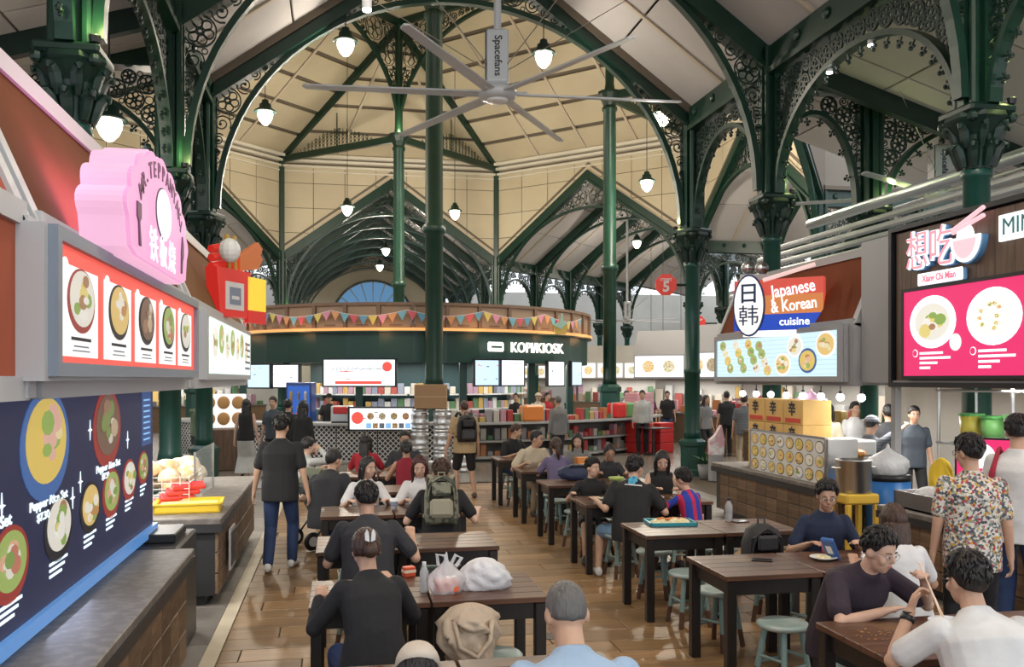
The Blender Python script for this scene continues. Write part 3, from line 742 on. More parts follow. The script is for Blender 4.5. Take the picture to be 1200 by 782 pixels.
# ================================================================ STALLS
def hood(label, y0, y1, xf, sg, m, fascia=None, group=None):   # sg = +1: stall on the left facing +x, -1: on the right
    t = thing('stall_canopy', label, 'stall canopy', (xf, (y0 + y1) / 2, 2.06), 0, group)
    Y0, Y1 = y0 - (y0 + y1) / 2, y1 - (y0 + y1) / 2; q = -sg
    sl = [(0, .72), (q * .4, 1.64), (q * .46, 1.62), (q * .06, .7)]
    MB().prism(sl, Y0, Y1, 'y').build('hood_panel', m, t)
    MB().prism([(q * .4, 1.64), (q * 2.4, 1.64), (q * 2.4, 1.58), (q * .4, 1.58)], Y0, Y1, 'y').build('top_panel', GREYM, t)
    MB().box(min(0, q * 2.4), max(0, q * 2.4), Y0, Y1, -.04, .0).build('soffit_panel', GREYM, t)
    MB().box(min(0, q * .1), max(0, q * .1), Y0, Y1, 0, .72).build('fascia_panel', fascia or LGREY, t)
    for y in (Y0, Y1):
        e = .05
        mb = MB().prism([(sg * .03, .70), (q * .40, 1.70), (q * .52, 1.66), (q * .09, .66)], y - e, y + e, 'y')
        mb.box(min(sg * .04, q * .1), max(sg * .04, q * .1), y - e, y + e, -.04, .72)
        mb.build('end_rib', LGREY if sg > 0 else GREYM, t)
        MB().prism([(0, 0), (0, .72), (q * .4, 1.64), (q * 2.4, 1.64), (q * 2.4, 0)], y - .012, y + .012, 'y').build('side_panel', m, t)
    MB().prism([(sg * .02, .68), (sg * .02, .78), (q * .1, .78), (q * .1, .68)], Y0, Y1, 'y').build('edge_trim', LGREY if sg > 0 else GREYM, t)
    MB().prism([(q * .36, 1.6), (q * .36, 1.7), (q * .5, 1.7), (q * .5, 1.6)], Y0, Y1, 'y').build('top_trim', LGREY if sg > 0 else GREYM, t)
    MB().box(min(sg * .03, q * .1), max(sg * .03, q * .1), Y0, Y1, -.05, .05).build('bottom_trim', LGREY if sg > 0 else GREYM, t)
    for k in range(3):
        lamp('work_light', 'AREA', (q * 1.1, Y0 + (Y1 - Y0) * (k + .5) / 3, -.06), 36, (1, .97, .92), 1.0, t, None, .3)
    return t
hood('salmon stall canopy beside the viewpoint, before the pink round sign', -1.0, 4.08, -1.3, 1, SALMON, SALMON)
hood('terracotta stall canopy carrying the pink round sign', 4.26, 8.15, -1.3, 1, TERRAL)
hood('ochre stall canopy beyond the pink sign with green lightbox', 8.5, 13.2, -1.3, 1, OCHRE)
hood('terracotta stall canopy carrying the Japanese and Korean sign', 9.95, 13.95, 6.2, -1, TERRA)
# back walls and inner fittings of the stalls
for nm, x0, x1, y0, y1 in (('left', -4.3, -4.2, -1, 8.4), ('left_rear', -4.3, -4.2, 12.2, 13.4)):
    MB().box(x0, x1, y0, y1, 0, 3.6).build('wall_stall_' + nm, WALLM, kind='structure', label='rear stall wall on the left side')
# ---- stall 1 (pink sign): red lightbox with five dish cards
M = BM((-1.24, 5.98, 2.42), (1, 0, 0))
lb = thing('lightbox_sign', 'red lightbox with five teppanyaki dish cards in a grey frame', 'sign', (0, 0, 0))
rect('housing', M, -1.98, 1.98, -.33, .33, -.06, .05, LGREY, lb); rect('light_panel', M, -1.87, 1.87, -.25, .27, .05, .06, RED_L, lb)
rframe('frame', M, -1.87, 1.87, -.25, .27, .06, .0, .09, mat('blue_grey_frame', (.24, .29, .36), .4), lb)
for i, x in enumerate((-1.5, -.77, -.05, .68, 1.4)):
    c = rect('dish_card', M, x - .30, x + .30, -.22, .19, .061, .066, CREAM_L, lb)
    disc('dish_picture', M, x, .04, .225, .15, .067, (REDBOWL, DARKBOWL, DARKBOWL, DARKBOWL, DARKBOWL)[i], c); dish(M, x, .05, .2, .13, .072, (0, 3, 4, 2, 0)[i], i + 3, c)
    rect('print_line', M, x - .16, x + .16, -.145, -.13, .067, .07, INK, c); rect('print_line', M, x - .12, x + .12, -.175, -.168, .067, .07, INKG, c); rect('print_line', M, x - .14, x + .14, -.195, -.189, .067, .07, INKG, c)
    disc('number_badge', M, x - .26, .17, .05, .045, .067, CREAM_L, c)
# pink scalloped sign
M = BM((-1.06, 5.72, 2.76), (1, 0, 0)) @ Matrix.Diagonal((.9, .84, 1, 1))
ps = thing('shop_sign', 'glowing pink scalloped teppanyaki sign on the terracotta canopy', 'sign')
pl = [(-.95, .02), (-1.0, .2)]
NB = 9
for k in range(NB):
    a0, a1 = 180 - 180 * k / NB, 180 - 180 * (k + 1) / NB
    for j in range(6):
        f_ = j / 6; a = R(a0 + (a1 - a0) * f_); bl = 1 + .075 * math.sin(math.pi * f_)
        pl.append((1.0 * math.cos(a) * bl, .2 + .56 * math.sin(a) * bl))
pl += [(1.0, .2), (.95, .02), (.8, -.02), (-.8, -.02)]
MB().prism(pl, -.22, .0, 'z', M).build('lightbox_side', PINKS, ps)
MB().prism([(x * .985, .01 + y * .975) for x, y in pl], .0, .02, 'z', M).build('sign_face', PINK_L, ps)
disc('centre_ring', M, 0.02, .4, .255, .185, .02, INK, ps); disc('centre_disc', M, .02, .4, .245, .175, .026, PINKW, ps)
PURP = mat('purple_sign_letter', (.16, .03, .13), .5)
for i, ch in enumerate('MR.TEPPANYAKI'):
    a = R(158 - 136 * i / 12)
    text(ch, .15, M @ Tr(.02 + .74 * math.cos(a), .28 + .40 * math.sin(a), .021) @ Rz((a - R(90)) * .55), PURP, ps, 'letter', .003, bold=.003, wide=1.15)
for i, ch in enumerate('铁板烧'):
    text(ch, .25, M @ Tr(-.30 + .32 * i, .115, .022), PINKW, ps, 'letter', .003, bold=.0, wide=1.1)
MB().prism([(-.80, .33), (-.69, .33), (-.69, .24), (-.73, .21), (-.69, .06), (-.74, .06), (-.76, .21), (-.80, .24)], .02, .028, 'z', M).build('spatula_mark', PURP, ps)
MB().prism([(.70, .06), (.74, .06), (.76, .16), (.80, .2), (.80, .3), (.75, .36), (.71, .24)], .02, .028, 'z', M).build('knife_mark', PURP, ps)
lamp('sign_light', 'AREA', (-1.30, 5.7, 3.05), 9, (1, .3, .65), .5, ps, (0, R(90), 0), 1.6)
# dark menu screen
M = BM((-1.42, 5.05, 1.50), (1, 0, 0))
ms = thing('menu_screen', 'long dark blue lit menu screen with rice bowl pictures over the counter', 'screen')
rect('screen_panel', M, -2.4, 2.36, -.53, .53, -.06, 0, NAVY_L, ms); rect('lower_ledge', M, -2.4, 2.4, -.60, -.53, -.1, .03, mat('blue_lit_ledge', (.08, .2, .45), .3, emit=(.1, .3, .7), estr=.35), ms)
def bowl(x, y, r, bm, fm, tilt=1.0):
    disc('bowl_picture', M, x, y, r, r * .72 * tilt, .0, bm, ms); dish(M, x, y + r * .06, r * .82, r * .56 * tilt, .005, fm, int((x + 3) * 50), ms, 11)
for (x, y, r, b_, f_) in ((-1.35, .24, .36, DARKBOWL, 0), (-.25, .27, .38, BLUEBOWL, 1), (.95, .29, .34, REDBOWL, 4), (-1.6, -.36, .26, REDBOWL, 1), (-.75, -.22, .24, REDBOWL, 2), (-.05, -.17, .24, DARKBOWL, 0), (.55, -.15, .21, DARKBOWL, 3), (1.05, -.13, .22, REDBOWL, 2), (1.55, -.10, .2, REDBOWL, 0), (2.0, -.06, .17, REDBOWL, 2)):
    bowl(x, y, r, b_, f_)
for (s_, x, y, z) in (('Chicken Pepper Rice Set', -1.3, -.02, .075), ('$7.30', -1.6, -.12, .07), ('Pepper Rice Set', -.2, -.01, .062), ('Pepper Rice Set', .98, .05, .062), ('$7.30', -.3, -.075, .055), ('$7.30', .9, -.005, .05)):
    text(s_, z, M @ Tr(x, y, .003), WHT, ms, 'menu_text', .002, bold=.0015, wide=1.5)
for x, y, w_ in ((-.75, -.40, .3), (-.05, -.345, .3), (.55, -.31, .26), (1.05, -.29, .26), (1.55, -.245, .24), (2.0, -.2, .2), (-1.6, -.50, .3)):
    for k in range(3): rect('text_line', M, x - w_ / 2, x + w_ / 2 - k * .05, y - k * .03, y - k * .03 + .014, .0, .004, WHT, ms)
rect('side_notice', M, 1.95, 2.28, .1, .5, 0, .004, glow('blue_notice_print', (.04, .09, .25), .8), ms)
for k in range(8): rect('text_line', M, 2.0, 2.22, .14 + k * .042, .152 + k * .042, .004, .006, BLUE_P, ms)
for x, y in ((-.85, .05), (.35, .02), (.55, .3), (1.5, .18), (.2, -.05)):
    MB().prism([(x + (.045 if k % 2 == 0 else .01) * math.cos(R(45 * k)), y + (.06 if k % 2 == 0 else .012) * math.sin(R(45 * k))) for k in range(8)], 0, .004, 'z', M).build('star_print', WHT, ms)
lamp('screen_light', 'AREA', (-1.36, 5.0, 1.5), 12, (.6, .7, 1), 3.5, ms, (0, R(-90), 0), .8)
# ---- counters with wood block facing
def counter(label, x0, x1, y0, y1, h, front, top=CTOP, blk=PLK, end=True):
    t = thing('stall_counter', label, 'counter', ((x0 + x1) / 2, (y0 + y1) / 2, 0)); W, D = (x1 - x0) / 2, (y1 - y0) / 2
    MB().box(-W + .03, W - .03, -D + .03, D - .03, .1, h - .06).build('body', DKTRIM, t); MB().box(-W + .12, W - .12, -D + .1, D - .1, 0, .1).build('plinth', DKTRIM, t)
    MB().cbox(-W - .03, W + .03, -D - .03, D + .03, h - .06, h, .008).build('worktop', top, t)
    MB().box(-W - .035, W + .035, -D - .035, D + .035, h - .13, h - .058).build('edge_band', DKTRIM, t)
    hh = h - .24; nr = 3; bw, bh = .3, hh / nr
    a = MB().cbox(0, .03, .004, bw - .004, .004, bh - .004, .005).mesh('wood_block', blk); b = MB().cbox(0, .03, .004, bw / 2 - .004, .004, bh * 2 - .004, .005).mesh('wood_block', blk)
    xs = W - .03 if front > 0 else -W
    for i in range(int(2 * D / bw)):
        for j in range(nr): link('wood_block', a, t, loc=(xs, -D + i * bw + .02, .11 + j * bh))
    if end:
        a2 = MB().cbox(.004, bw - .004, 0, .03, .004, bh - .004, .005).mesh('wood_block', blk)
        for i in range(int(2 * W / bw)):
            for j in range(nr): link('wood_block', a2, t, loc=(-W + i * bw + .02, -D, .11 + j * bh))
    return t
counter('long wood block counter under the dark menu screen', -1.95, -1.06, 1.6, 6.85, .86, 1)
c2 = counter('wood block counter with yellow tray and wire fruit basket', -1.95, -1.08, 8.6, 12.2, .82, 1)
rect('niche_frame', BM((-1.05, 9.35, .42), (1, 0, 0)), -.2, .2, -.2, .2, 0, .02, LGREY, None).parent = c2
bpy.data.objects['niche_frame'].matrix_parent_inverse = Matrix.Translation((-c2.location.x, -c2.location.y, 0))
o = rect('niche_recess', BM((-1.05, 9.35, .42), (1, 0, 0)), -.165, .165, -.165, .165, .02, .024, DKTRIM, None); o.parent = c2; o.matrix_parent_inverse = Matrix.Translation((-c2.location.x, -c2.location.y, 0))
t = thing('till_box', 'low black box on the counter end beside the dark menu screen', 'box', (-1.5, 7.35, 0))
MB().cbox(-.35, .35, -.45, .45, 0, .86, .02).build('cabinet', DKTRIM, t); MB().cbox(-.3, .3, -.25, .25, .86, .93, .01).build('lid', BLACK, t)
# ---- stall 2 (ochre): green lightbox and red carton sign
M = BM((-1.24, 10.9, 2.42), (1, 0, 0))
lb = thing('lightbox_sign', 'pale green lit menu lightbox on the ochre canopy', 'sign')
rect('housing', M, -2.15, 2.15, -.33, .33, -.06, .04, LGREY, lb)
rect('light_panel', M, -2.0, 1.9, -.27, .27, .04, .055, glow('pale_green_light', (.72, .88, .80), 1.2), lb)
for i in range(7): dish(M, -1.7 + i * .5, .04 + .05 * (i % 2), .2, .15, .056, 2 if i % 2 else 0, i, lb, 5, .8)
for k in range(5): rect('text_line', M, 1.2, 1.8, -.2 + .08 * k, -.17 + .08 * k, .056, .06, INKG, lb)
M = BM((-1.15, 10.9, 2.82), (1, -.5, 0))
cs = thing('shop_sign', 'red takeaway carton sign with orange chopsticks above green lightbox', 'sign')
REDM = mat('red_sign_paint', (.55, .02, .02), .4, emit=(.6, .03, .02), estr=.3); YEL = glow('yellow_sign_panel', (.95, .65, .05), .9)
MB().prism([(-.35, 0), (.2, 0), (.28, .55), (-.42, .55)], -.15, 0, 'z', M).build('carton', REDM, cs); rect('carton_label', M, -.25, .12, .08, .4, 0, .01, WHITEP, cs)
rect('label_mark', M, -.18, .05, .14, .34, .01, .014, INKG, cs); rect('label_mark', M, -.14, .01, .2, .24, .014, .017, WHITEP, cs); rect('yellow_panel', M, .22, .62, .1, .5, -.05, .0, YEL, cs); rect('red_panel', M, .22, .62, -.05, .1, -.05, .005, REDM, cs)
for k in range(2): MB().tube([M @ Vector((-.1 + .12 * k, .5, -.05)), M @ Vector((-.15 + .15 * k, .95, -.05))], .03, 6).build('chopstick', mat('gold_stick', (.5, .33, .06), .4), cs)
MB().prism([(.1, .55), (.5, .62), (.6, .75), (.55, .8), (.6, .88), (.5, .95), (.1, .75)], -.08, -.03, 'z', M).build('prawn_shape', mat('orange_prawn_paint', (.8, .22, .06), .4), cs)
for k in range(3): MB().tube([M @ Vector((-.38, .55 + .1 * k, -.1)), M @ Vector((-.1, .62 + .1 * k, -.1)), M @ Vector((.1, .56 + .1 * k, -.1))], .05, 6).build('noodle_loop', REDM, cs)
MB().ell((-1.2, 10.55, 3.55), (.12, .1, .14)).build('white_finial', WHITEP, cs)
# ================================================================ RIGHT STALLS
M = BM((6.14, 11.93, 2.42), (-1, 0, 0))
lb = thing('lightbox_sign', 'pale blue lightbox with sushi rolls and rice bowls under the Japanese sign', 'sign')
rect('housing', M, -1.9, 1.9, -.36, .36, -.05, .03, GREYM, lb)
rect('light_panel', M, -1.82, 1.80, -.29, .29, .03, .045, glow('pale_blue_wood_print', (.58, .78, .88), 1.15), lb); rframe('frame', M, -1.82, 1.80, -.29, .29, .07, .0, .07, GREYM, lb)
for k in range(9): rect('print_stripe', M, -1.8, 1.78, -.26 + k * .06, -.254 + k * .06, .045, .047, glow('blue_stripe_print', (.45, .65, .78), 1.0), lb)
for i, (x, y) in enumerate(((-1.45, .02), (-.98, .02), (-.55, .02), (-.2, -.02))):
    for k in range(4): dish(M, x - .14 + k * .09, y + .18 - k * .12, .11, .075, .048, (2, 0, 1, 2)[(i + k) % 4], i * 7 + k, lb, 4, .8)
for (x, y, r, b_, f_) in ((.38, -.12, .22, CREAM_L, 3), (.72, .12, .21, CREAM_L, 0), (1.05, -.08, .23, BLUEBOWL, 1), (1.5, .12, .24, CREAM_L, 3)):
    disc('plate_print', M, x, y, r, r * .72, .046, b_, lb); dish(M, x, y, r * .84, r * .58, .051, f_, int(x * 40), lb, 9, .8)
# Japanese & Korean sign board, turned towards the street
M = BM(at(912, 356, 12.2), (-.8, -.8, 0))
js = thing('shop_sign', 'red and blue Japanese and Korean cuisine sign with white oval', 'sign')
rect('board', M, -.62, .60, -.36, .34, -.12, 0, glow('red_orange_sign_face', (.75, .10, .07), .75), js); rect('orange_band', M, -.3, .60, -.14, .12, 0, .004, glow('orange_sign_band', (.75, .26, .08), .75), js)
rect('blue_band', M, -.62, .60, -.36, -.14, 0, .006, glow('blue_sign_band', (.02, .08, .55), .8), js); rect('base_plate', M, -.5, .4, -.44, -.36, -.08, -.02, WHITE_L, js)
disc('oval_rim', M, -.40, -.01, .225, .43, .006, mat('navy_oval_rim', (.02, .04, .15), .4), js, .03); disc('oval_face', M, -.40, -.01, .205, .405, .036, CREAM_L, js)
NVY = mat('navy_letter_paint', (.02, .04, .12), .4)
text('日', .30, M @ Tr(-.40, .14, .042), NVY, js, 'letter', bold=.004); text('韩', .30, M @ Tr(-.40, -.17, .042), NVY, js, 'letter', bold=.0)
text('Japanese', .24, M @ Tr(.2, .19, .007) @ Rz(R(7)), WHITE_L, js, 'letter', bold=.003, wide=.72); text('& Korean', .22, M @ Tr(.21, -.03, .007) @ Rz(R(5)), WHITE_L, js, 'letter', bold=.003, wide=.72); text('cuisine', .15, M @ Tr(.22, -.25, .01), WHITE_L, js, 'letter', bold=.002)
MB().tube([M @ Vector((-.2, .33, .02)), M @ Vector((.1, .40, .03)), M @ Vector((.5, .5, .03))], .03, 6).build('chopstick_mark', glow('pale_pink_mark', (1, .7, .65), .8), js)
t = thing('flood_light', 'twin round floodlights standing on the Japanese stall canopy', 'floodlight', at(884, 322, 13.4))
MB().cbox(-.2, .2, -.08, .08, -.25, 0, .01).build('bracket_box', LGREY, t)
for k in (-1, 1): MB().lathe([(.02, -.08), (.09, -.03), (.1, .05)], 14, M=Tr(k * .11, 0, .1) @ Rx(R(100))).build('lamp_head', STEEL, t, smooth=True)
# pink noodle stall: wood clad board with magenta screen
M = BM((6.0, 7.2, 2.9), (-1, 0, 0))
nb = thing('stall_canopy', 'brown wood clad stall front holding the magenta noodle screen', 'stall canopy', (0, 0, 0))
for i in range(22): rect('cladding_board', M, -1.62 + i * .25, -1.62 + (i + 1) * .25 - .006, -.82, .78, -.1, 0, WOODC, nb)
rframe('frame', M, -1.66, 3.9, -.84, .80, .05, -.12, .04, BLACK, nb); rect('soffit_panel', M, -1.7, 3.9, -.86, -.82, -2.2, .02, GREYM, nb); rect('back_panel', M, -1.7, 3.9, -.84, .8, -.2, -.1, DKTRIM, nb)
for k in range(3): lamp('work_light', 'AREA', M @ Vector((-1 + k * 1.7, -.9, -1.2)), 24, (1, .97, .92), 1.0, nb, None, .3)
sc2 = thing('menu_screen', 'magenta lit screen showing two white noodle bowls', 'screen')
rect('screen_panel', M, -1.42, 3.4, -.77, .12, .0, .05, MAG_L, sc2); rframe('bezel', M, -1.42, 3.4, -.77, .12, .035, 0, .06, BLACK, sc2)
for i, (x, f_) in enumerate(((-.95, 0), (-.08, 1), (.85, 3))):
    disc('bowl_print', M, x, -.22, .36, .27, .051, WHITE_L, sc2); (dish(M, x, -.22, .27, .19, .056, (0, 3, 1)[i], 31 + i, sc2, 12, .85) if i != 1 else disc('food_print', M, x, -.22, .27, .19, .056, glow('milky_soup_print', (.92, .88, .80), 1.1), sc2))
    if i == 1:
        for k in range(9): disc('food_print', M, x + .17 * math.cos(k * 1.9) * (k % 3 + 1) / 3, -.22 + .12 * math.sin(k * 1.9), .03, .02, .06, FOODS[1], sc2, n=8)
    disc('number_ring', M, x - .27, -.535, .04, .04, .051, WHITE_L, sc2); disc('number_dot', M, x - .27, -.535, .032, .032, .055, MAG_L, sc2)
    for k, w_ in enumerate((.26, .34, .2, .12)): rect('text_line', M, x - .2, x - .2 + w_ * 1.4, -.55 - k * .05, -.525 - k * .05, .051, .053, WHITE_L, sc2)
disc('round_badge', M, -.6, -.44, .085, .085, .051, CREAM_L, sc2)
MX_ = M; M = M @ Tr(-.40, .12, 0) @ Matrix.Diagonal((.72, .85, 1, 1))
xs = thing('shop_sign', 'glowing pink and white Xiang Chi Mian sign with bowl and chopsticks', 'sign')
NEON = glow('pink_white_neon', (1, .55, .6), 1.1); BLUEED = mat('blue_sign_edge', (.12, .3, .55), .4)
text('想吃', .52, M @ Tr(-.78, .44, .0), BLUEED, xs, 'letter_side', .05, bold=.010); text('想吃', .52, M @ Tr(-.8, .45, .06), WHITE_L, xs, 'letter_outline', .01, bold=.008); text('想吃', .52, M @ Tr(-.8, .45, .08), glow('pink_neon_stroke', (.95, .35, .42), 1.0), xs, 'letter', .004, bold=-.003)
disc('bowl_side', M, -.03, .52, .3, .3, 0, BLUEED, xs, .06, 24, 180, 360); disc('bowl_outline', M, -.05, .53, .29, .29, .06, WHITE_L, xs, .02, 24, 180, 360); disc('bowl_shape', M, -.05, .5, .22, .22, .08, NEON, xs, .005, 20, 180, 360); disc('noodle_mound', M, -.05, .53, .16, .14, .06, WHITE_L, xs, .02, 20, 0, 180)
for k in range(2): MB().tube([M @ Vector((-.3, .60 + .03 * k, .07)), M @ Vector((.30, .72 + .09 * k, .07))], .022, 6).build('chopstick', NEON, xs)
rect('name_plate_side', M, -1.05, -.1, .04, .19, 0, .05, BLUEED, xs, .02); rect('name_plate', M, -1.06, -.12, .05, .2, .05, .07, WHITE_L, xs, .02)
text('Xiang Chi Mian', .115, M @ Tr(-.59, .125, .072), glow('pink_letter', (.85, .2, .3), .9), xs, 'letter', .002, bold=.002)
M = MX_; ns = thing('shop_sign', 'white letter sign reading MIN on the wood cladding', 'sign'); rect('plate', M, -.04, .85, .46, .70, 0, .03, WHITE_L, ns)
text('MIN', .22, M @ Tr(.0, .58, .032), mat('teal_letter', (.05, .25, .27), .4), ns, 'letter', .003, 'LEFT', 0.0)
t = thing('stall_divider_post', 'grey metal pier between the two right stalls', 'pier', (6.3, 9.4, 0)); MB().cbox(-.06, .25, -.48, .48, 2.05, 3.75, .01).build('cladding', GREYM, t); MB().box(.05, .13, -.04, .04, 0, 2.05).build('core', GREYM, t)
counter('long wood block counter before the Japanese and Korean stall', 5.75, 6.6, 9.55, 13.1, .8, -1)
counter('wood block counter below the magenta noodle screen', 5.5, 6.5, 4.4, 8.35, .8, -1, blk=PLK)
# pale wall and green pier behind the floral-shirt customer
MB().box(7.9, 8.1, 4.2, 9.1, 0, 3.6).build('wall_stall_right', mat('white_wall_paint', (.72, .71, .69), .7), kind='structure', label='plain white wall at the rear of the noodle stall')
MB().box(9.7, 9.8, 10.4, 14.6, 0, 3.4).build('wall_stall_right_rear', WALLM, kind='structure', label='rear wall of the Japanese and Korean stall')
# white pipes above the right stalls
for i in range(6):
    z = 3.75 + .2 * i
    MB().tube([(8.3 + .16 * i, -2, z + .1), (8.3 + .16 * i, 18, z + .1)], .055, 8).build('service_pipe', LGREY, None, label='light grey service pipe above the right stalls', cat='pipe', group='service pipes above the right stalls')
MB().tube([(8.05, -2, 4.78), (8.05, 14.3, 4.78)], .085, 12).build('air_duct', mat('silver_duct', (.5, .55, .6), .35, metal=.6), None, True, label='fat silver air duct above the pipes, right stalls', cat='duct')
# octagonal street number sign
def oct_sign(p, r, n, label):
    t = thing('street_sign', label, 'sign', p); Mo = Rz(-YAW)
    MB().lathe([(r, 0), (r, .06)], 8, M=Mo @ Rx(R(90)), ph=.5).build('plate', mat('red_sign_plate', (.55, .03, .02), .4, emit=(.6, .04, .02), estr=.25), t)
    text('STREET', r * .32, Mo @ Tr(0, -.075, r * .42) @ Rx(R(90)), WHITEP, t, 'letter', .003, bold=.002); n and text(n, r * 1.25, Mo @ Tr(0, -.075, -r * .22) @ Rx(R(90)), WHITEP, t, 'letter', .003, bold=.01)
    MB().tube([Mo @ Vector((0, .03, 0)), Mo @ Vector((r * 2.5, .03, 0))], .03, 6).build('bracket', IRON_D, t)
oct_sign(at(780, 334, 19.45), .245, '5', 'red octagonal STREET 5 sign fixed to the corner column')
oct_sign(at(818, 379, 28), .24, '', 'small red octagonal street sign further back beside the column')
# ================================================================ KIOSK
KR = 6.0
kc = thing('kiosk_canopy', 'round kiosk canopy with tan panels over a dark green band', 'kiosk', (CX, CY, 0))
TAN = mat('tan_canopy_panel', (.34, .23, .15), .6, objrand=.08); TAND = mat('brown_canopy_post', (.2, .12, .075), .5); DGB = mat('dark_green_band', (.012, .05, .04), .4)
def seg(r0, r1, a0, a1, z0, z1):
    pl = [(r * math.sin(R(a)), -r * math.cos(R(a))) for r, a in ((r0, a0), (r1, a0), (r1, a1), (r0, a1))]
    return MB().prism(pl, z0, z1, 'z')
for k in range(-11, 12):
    a0, a1 = k * 9.0 - 4.5, k * 9.0 + 4.5
    seg(KR - .1, KR, a0 + .6, a1 - .6, 3.52, 4.12).build('canopy_panel', TAN, kc); seg(KR - .1, KR + .06, a0 - .45, a0 + .45, 3.45, 4.2).build('canopy_post', TAND, kc)
    seg(KR - .12, KR + .07, a0, a1, 4.12, 4.2).build('top_rail', TAND, kc); seg(KR - .12, KR + .12, a0, a1, 3.42, 3.5).build('led_strip', glow('orange_led_strip', (1, .45, .15), 1.0), kc)
    seg(KR - .5, KR - .05, a0, a1, 2.55, 3.42).build('band_panel', DGB, kc); seg(3.5, KR + .1, a0, a1, 3.38, 3.43).build('soffit_panel', DGB, kc)
MB().lathe([(KR, 3.55), (KR, 3.6)], 40).build('roof_deck', TAND, kc)
MB().lathe([(KR - .1, 2.6), (KR - .1, 2.64)], 40).build('ceiling_deck', mat('white_kiosk_ceiling', (.7, .7, .68), .6), kc)
for k in range(8): lamp('kiosk_light', 'AREA', (4.6 * math.sin(R(-80 + k * 23)), -4.6 * math.cos(R(-80 + k * 23)), 2.58), 34, (1, .96, .9), 1.2, kc)
for k in range(6): lamp('led_light', 'POINT', ((KR + .35) * math.sin(R(-60 + k * 24)), -(KR + .35) * math.cos(R(-60 + k * 24)), 3.4), 4, (1, .5, .2), .2, kc)
# KOPI KIOSK letters
M = BM((CX + (KR + .02) * math.sin(R(29.5)), CY - (KR + .02) * math.cos(R(29.5)), 2.98), (math.sin(R(29.5)), -math.cos(R(29.5)), 0))
kg = thing('shop_sign', 'white glowing KOPI KIOSK letters on the dark green band', 'sign')
KW = glow('warm_white_letter', (1, .97, .85), 1.7)
text('KOPI/KIOSK', .42, M @ Tr(.28, 0, .03), KW, kg, 'letter', .03, bold=.0, wide=.92); rect('logo_pill', M, -1.6, -1.02, -.12, .15, 0, .08, KW, kg, .05); rect('logo_mark', M, -1.5, -1.12, -.02, .04, .08, .085, mat('dark_green_mark', (.02, .1, .06), .5), kg)
M2 = BM(at(655, 384, 26), (0, -1, 0)); kb = thing('bird_figure', 'green and white folded bird figure above the kiosk letters', 'ornament')
MB().prism([(-.25, .1), (.05, -.05), (.3, .2), (.12, .12), (.1, .42), (0, .15)], -.06, .06, 'z', M2).build('wings', mat('pale_green_bird', (.35, .55, .45), .4), kb); MB().prism([(-.1, -.2), (.2, -.2), (.25, .1), (-.2, .05)], -.04, .04, 'z', M2).build('body', mat('gold_bird_body', (.6, .4, .1), .4), kb)
# hanging menu screens of the kiosk
def kscreen(u, v, w_, h_, r, label, m, marks, d=None):
    p = at(u, v, d); f = Vector((p.x - CX, p.y - CY, 0)).normalized() if d > 21 else -FW
    M = BM(p, f); t = thing('menu_screen', label, 'screen')
    rect('housing', M, -w_ / 2 - .05, w_ / 2 + .05, -h_ / 2 - .04, h_ / 2 + .04, -.1, 0, BLACK, t); rect('screen_panel', M, -w_ / 2, w_ / 2, -h_ / 2, h_ / 2, 0, .01, m, t)
    random.seed(int(u))
    for k in range(marks):
        x, y = random.uniform(-.44, .4) * w_, random.uniform(-.3, .35) * h_
        rect('print_mark', M, x, x + random.uniform(.04, .14) * w_, y, y + random.uniform(.012, .05) * h_, .01, .013, random.choice((INKG, RED_L, INKG, CREAM_L)), t)
    return t, M
LBL = glow('pale_blue_screen', (.55, .75, .95), 1.3); WSC = glow('white_screen', (.9, .96, 1), 1.5)
kt, KM = kscreen(421, 437, 1.9, .68, 0, 'wide white menu screen with red footer hanging in the kiosk', WSC, 6, 23.6)
rnd_ = random.Random(2)
for k in range(14): rect('brush_mark', KM @ Tr(-.7 + .1 * k, .1, 0) @ Rz(rnd_.uniform(-1.2, 1.2)), -.06, .06, -.008, .008, .01, .013, (INK, INKG)[k % 2], kt)
rect('red_strip', KM, -.65, .6, -.3, -.22, .01, .014, RED_L, kt); disc('red_seal', KM, .75, .16, .13, .13, .01, RED_L, kt)
for u, v, w_, d, m, lab in ((571, 437, .7, 24.6, LBL, 'pale blue menu screen left of the kiosk letters'), (601, 437, .7, 24.8, WSC, 'white menu screen under the kiosk letters'), (652, 438, .68, 26.2, WSC, 'white menu screen under the end of the kiosk letters'), (676, 438, .55, 27.0, LBL, 'pale blue menu screen at the right end of the kiosk')):
    kscreen(u, v, w_, .68, 0, lab, m, 7, d)
kt, KM = kscreen(447, 491, 1.45, .48, 0, 'low white lit menu board standing on the kiosk counter', WSC, 3, 20.6)
disc('red_seal', KM, -.55, .02, .14, .14, .01, RED_L, kt)
for k in range(4): disc('drink_print', KM, -.25 + k * .27, .06, .08, .08, .01, FMAT[k % 3], kt)
for k in range(7): rect('photo_strip', KM, -.35 + k * .15, -.23 + k * .15, -.22, -.1, .01, .012, (BLUE_P, FMAT[0], INKG)[k % 3], kt)
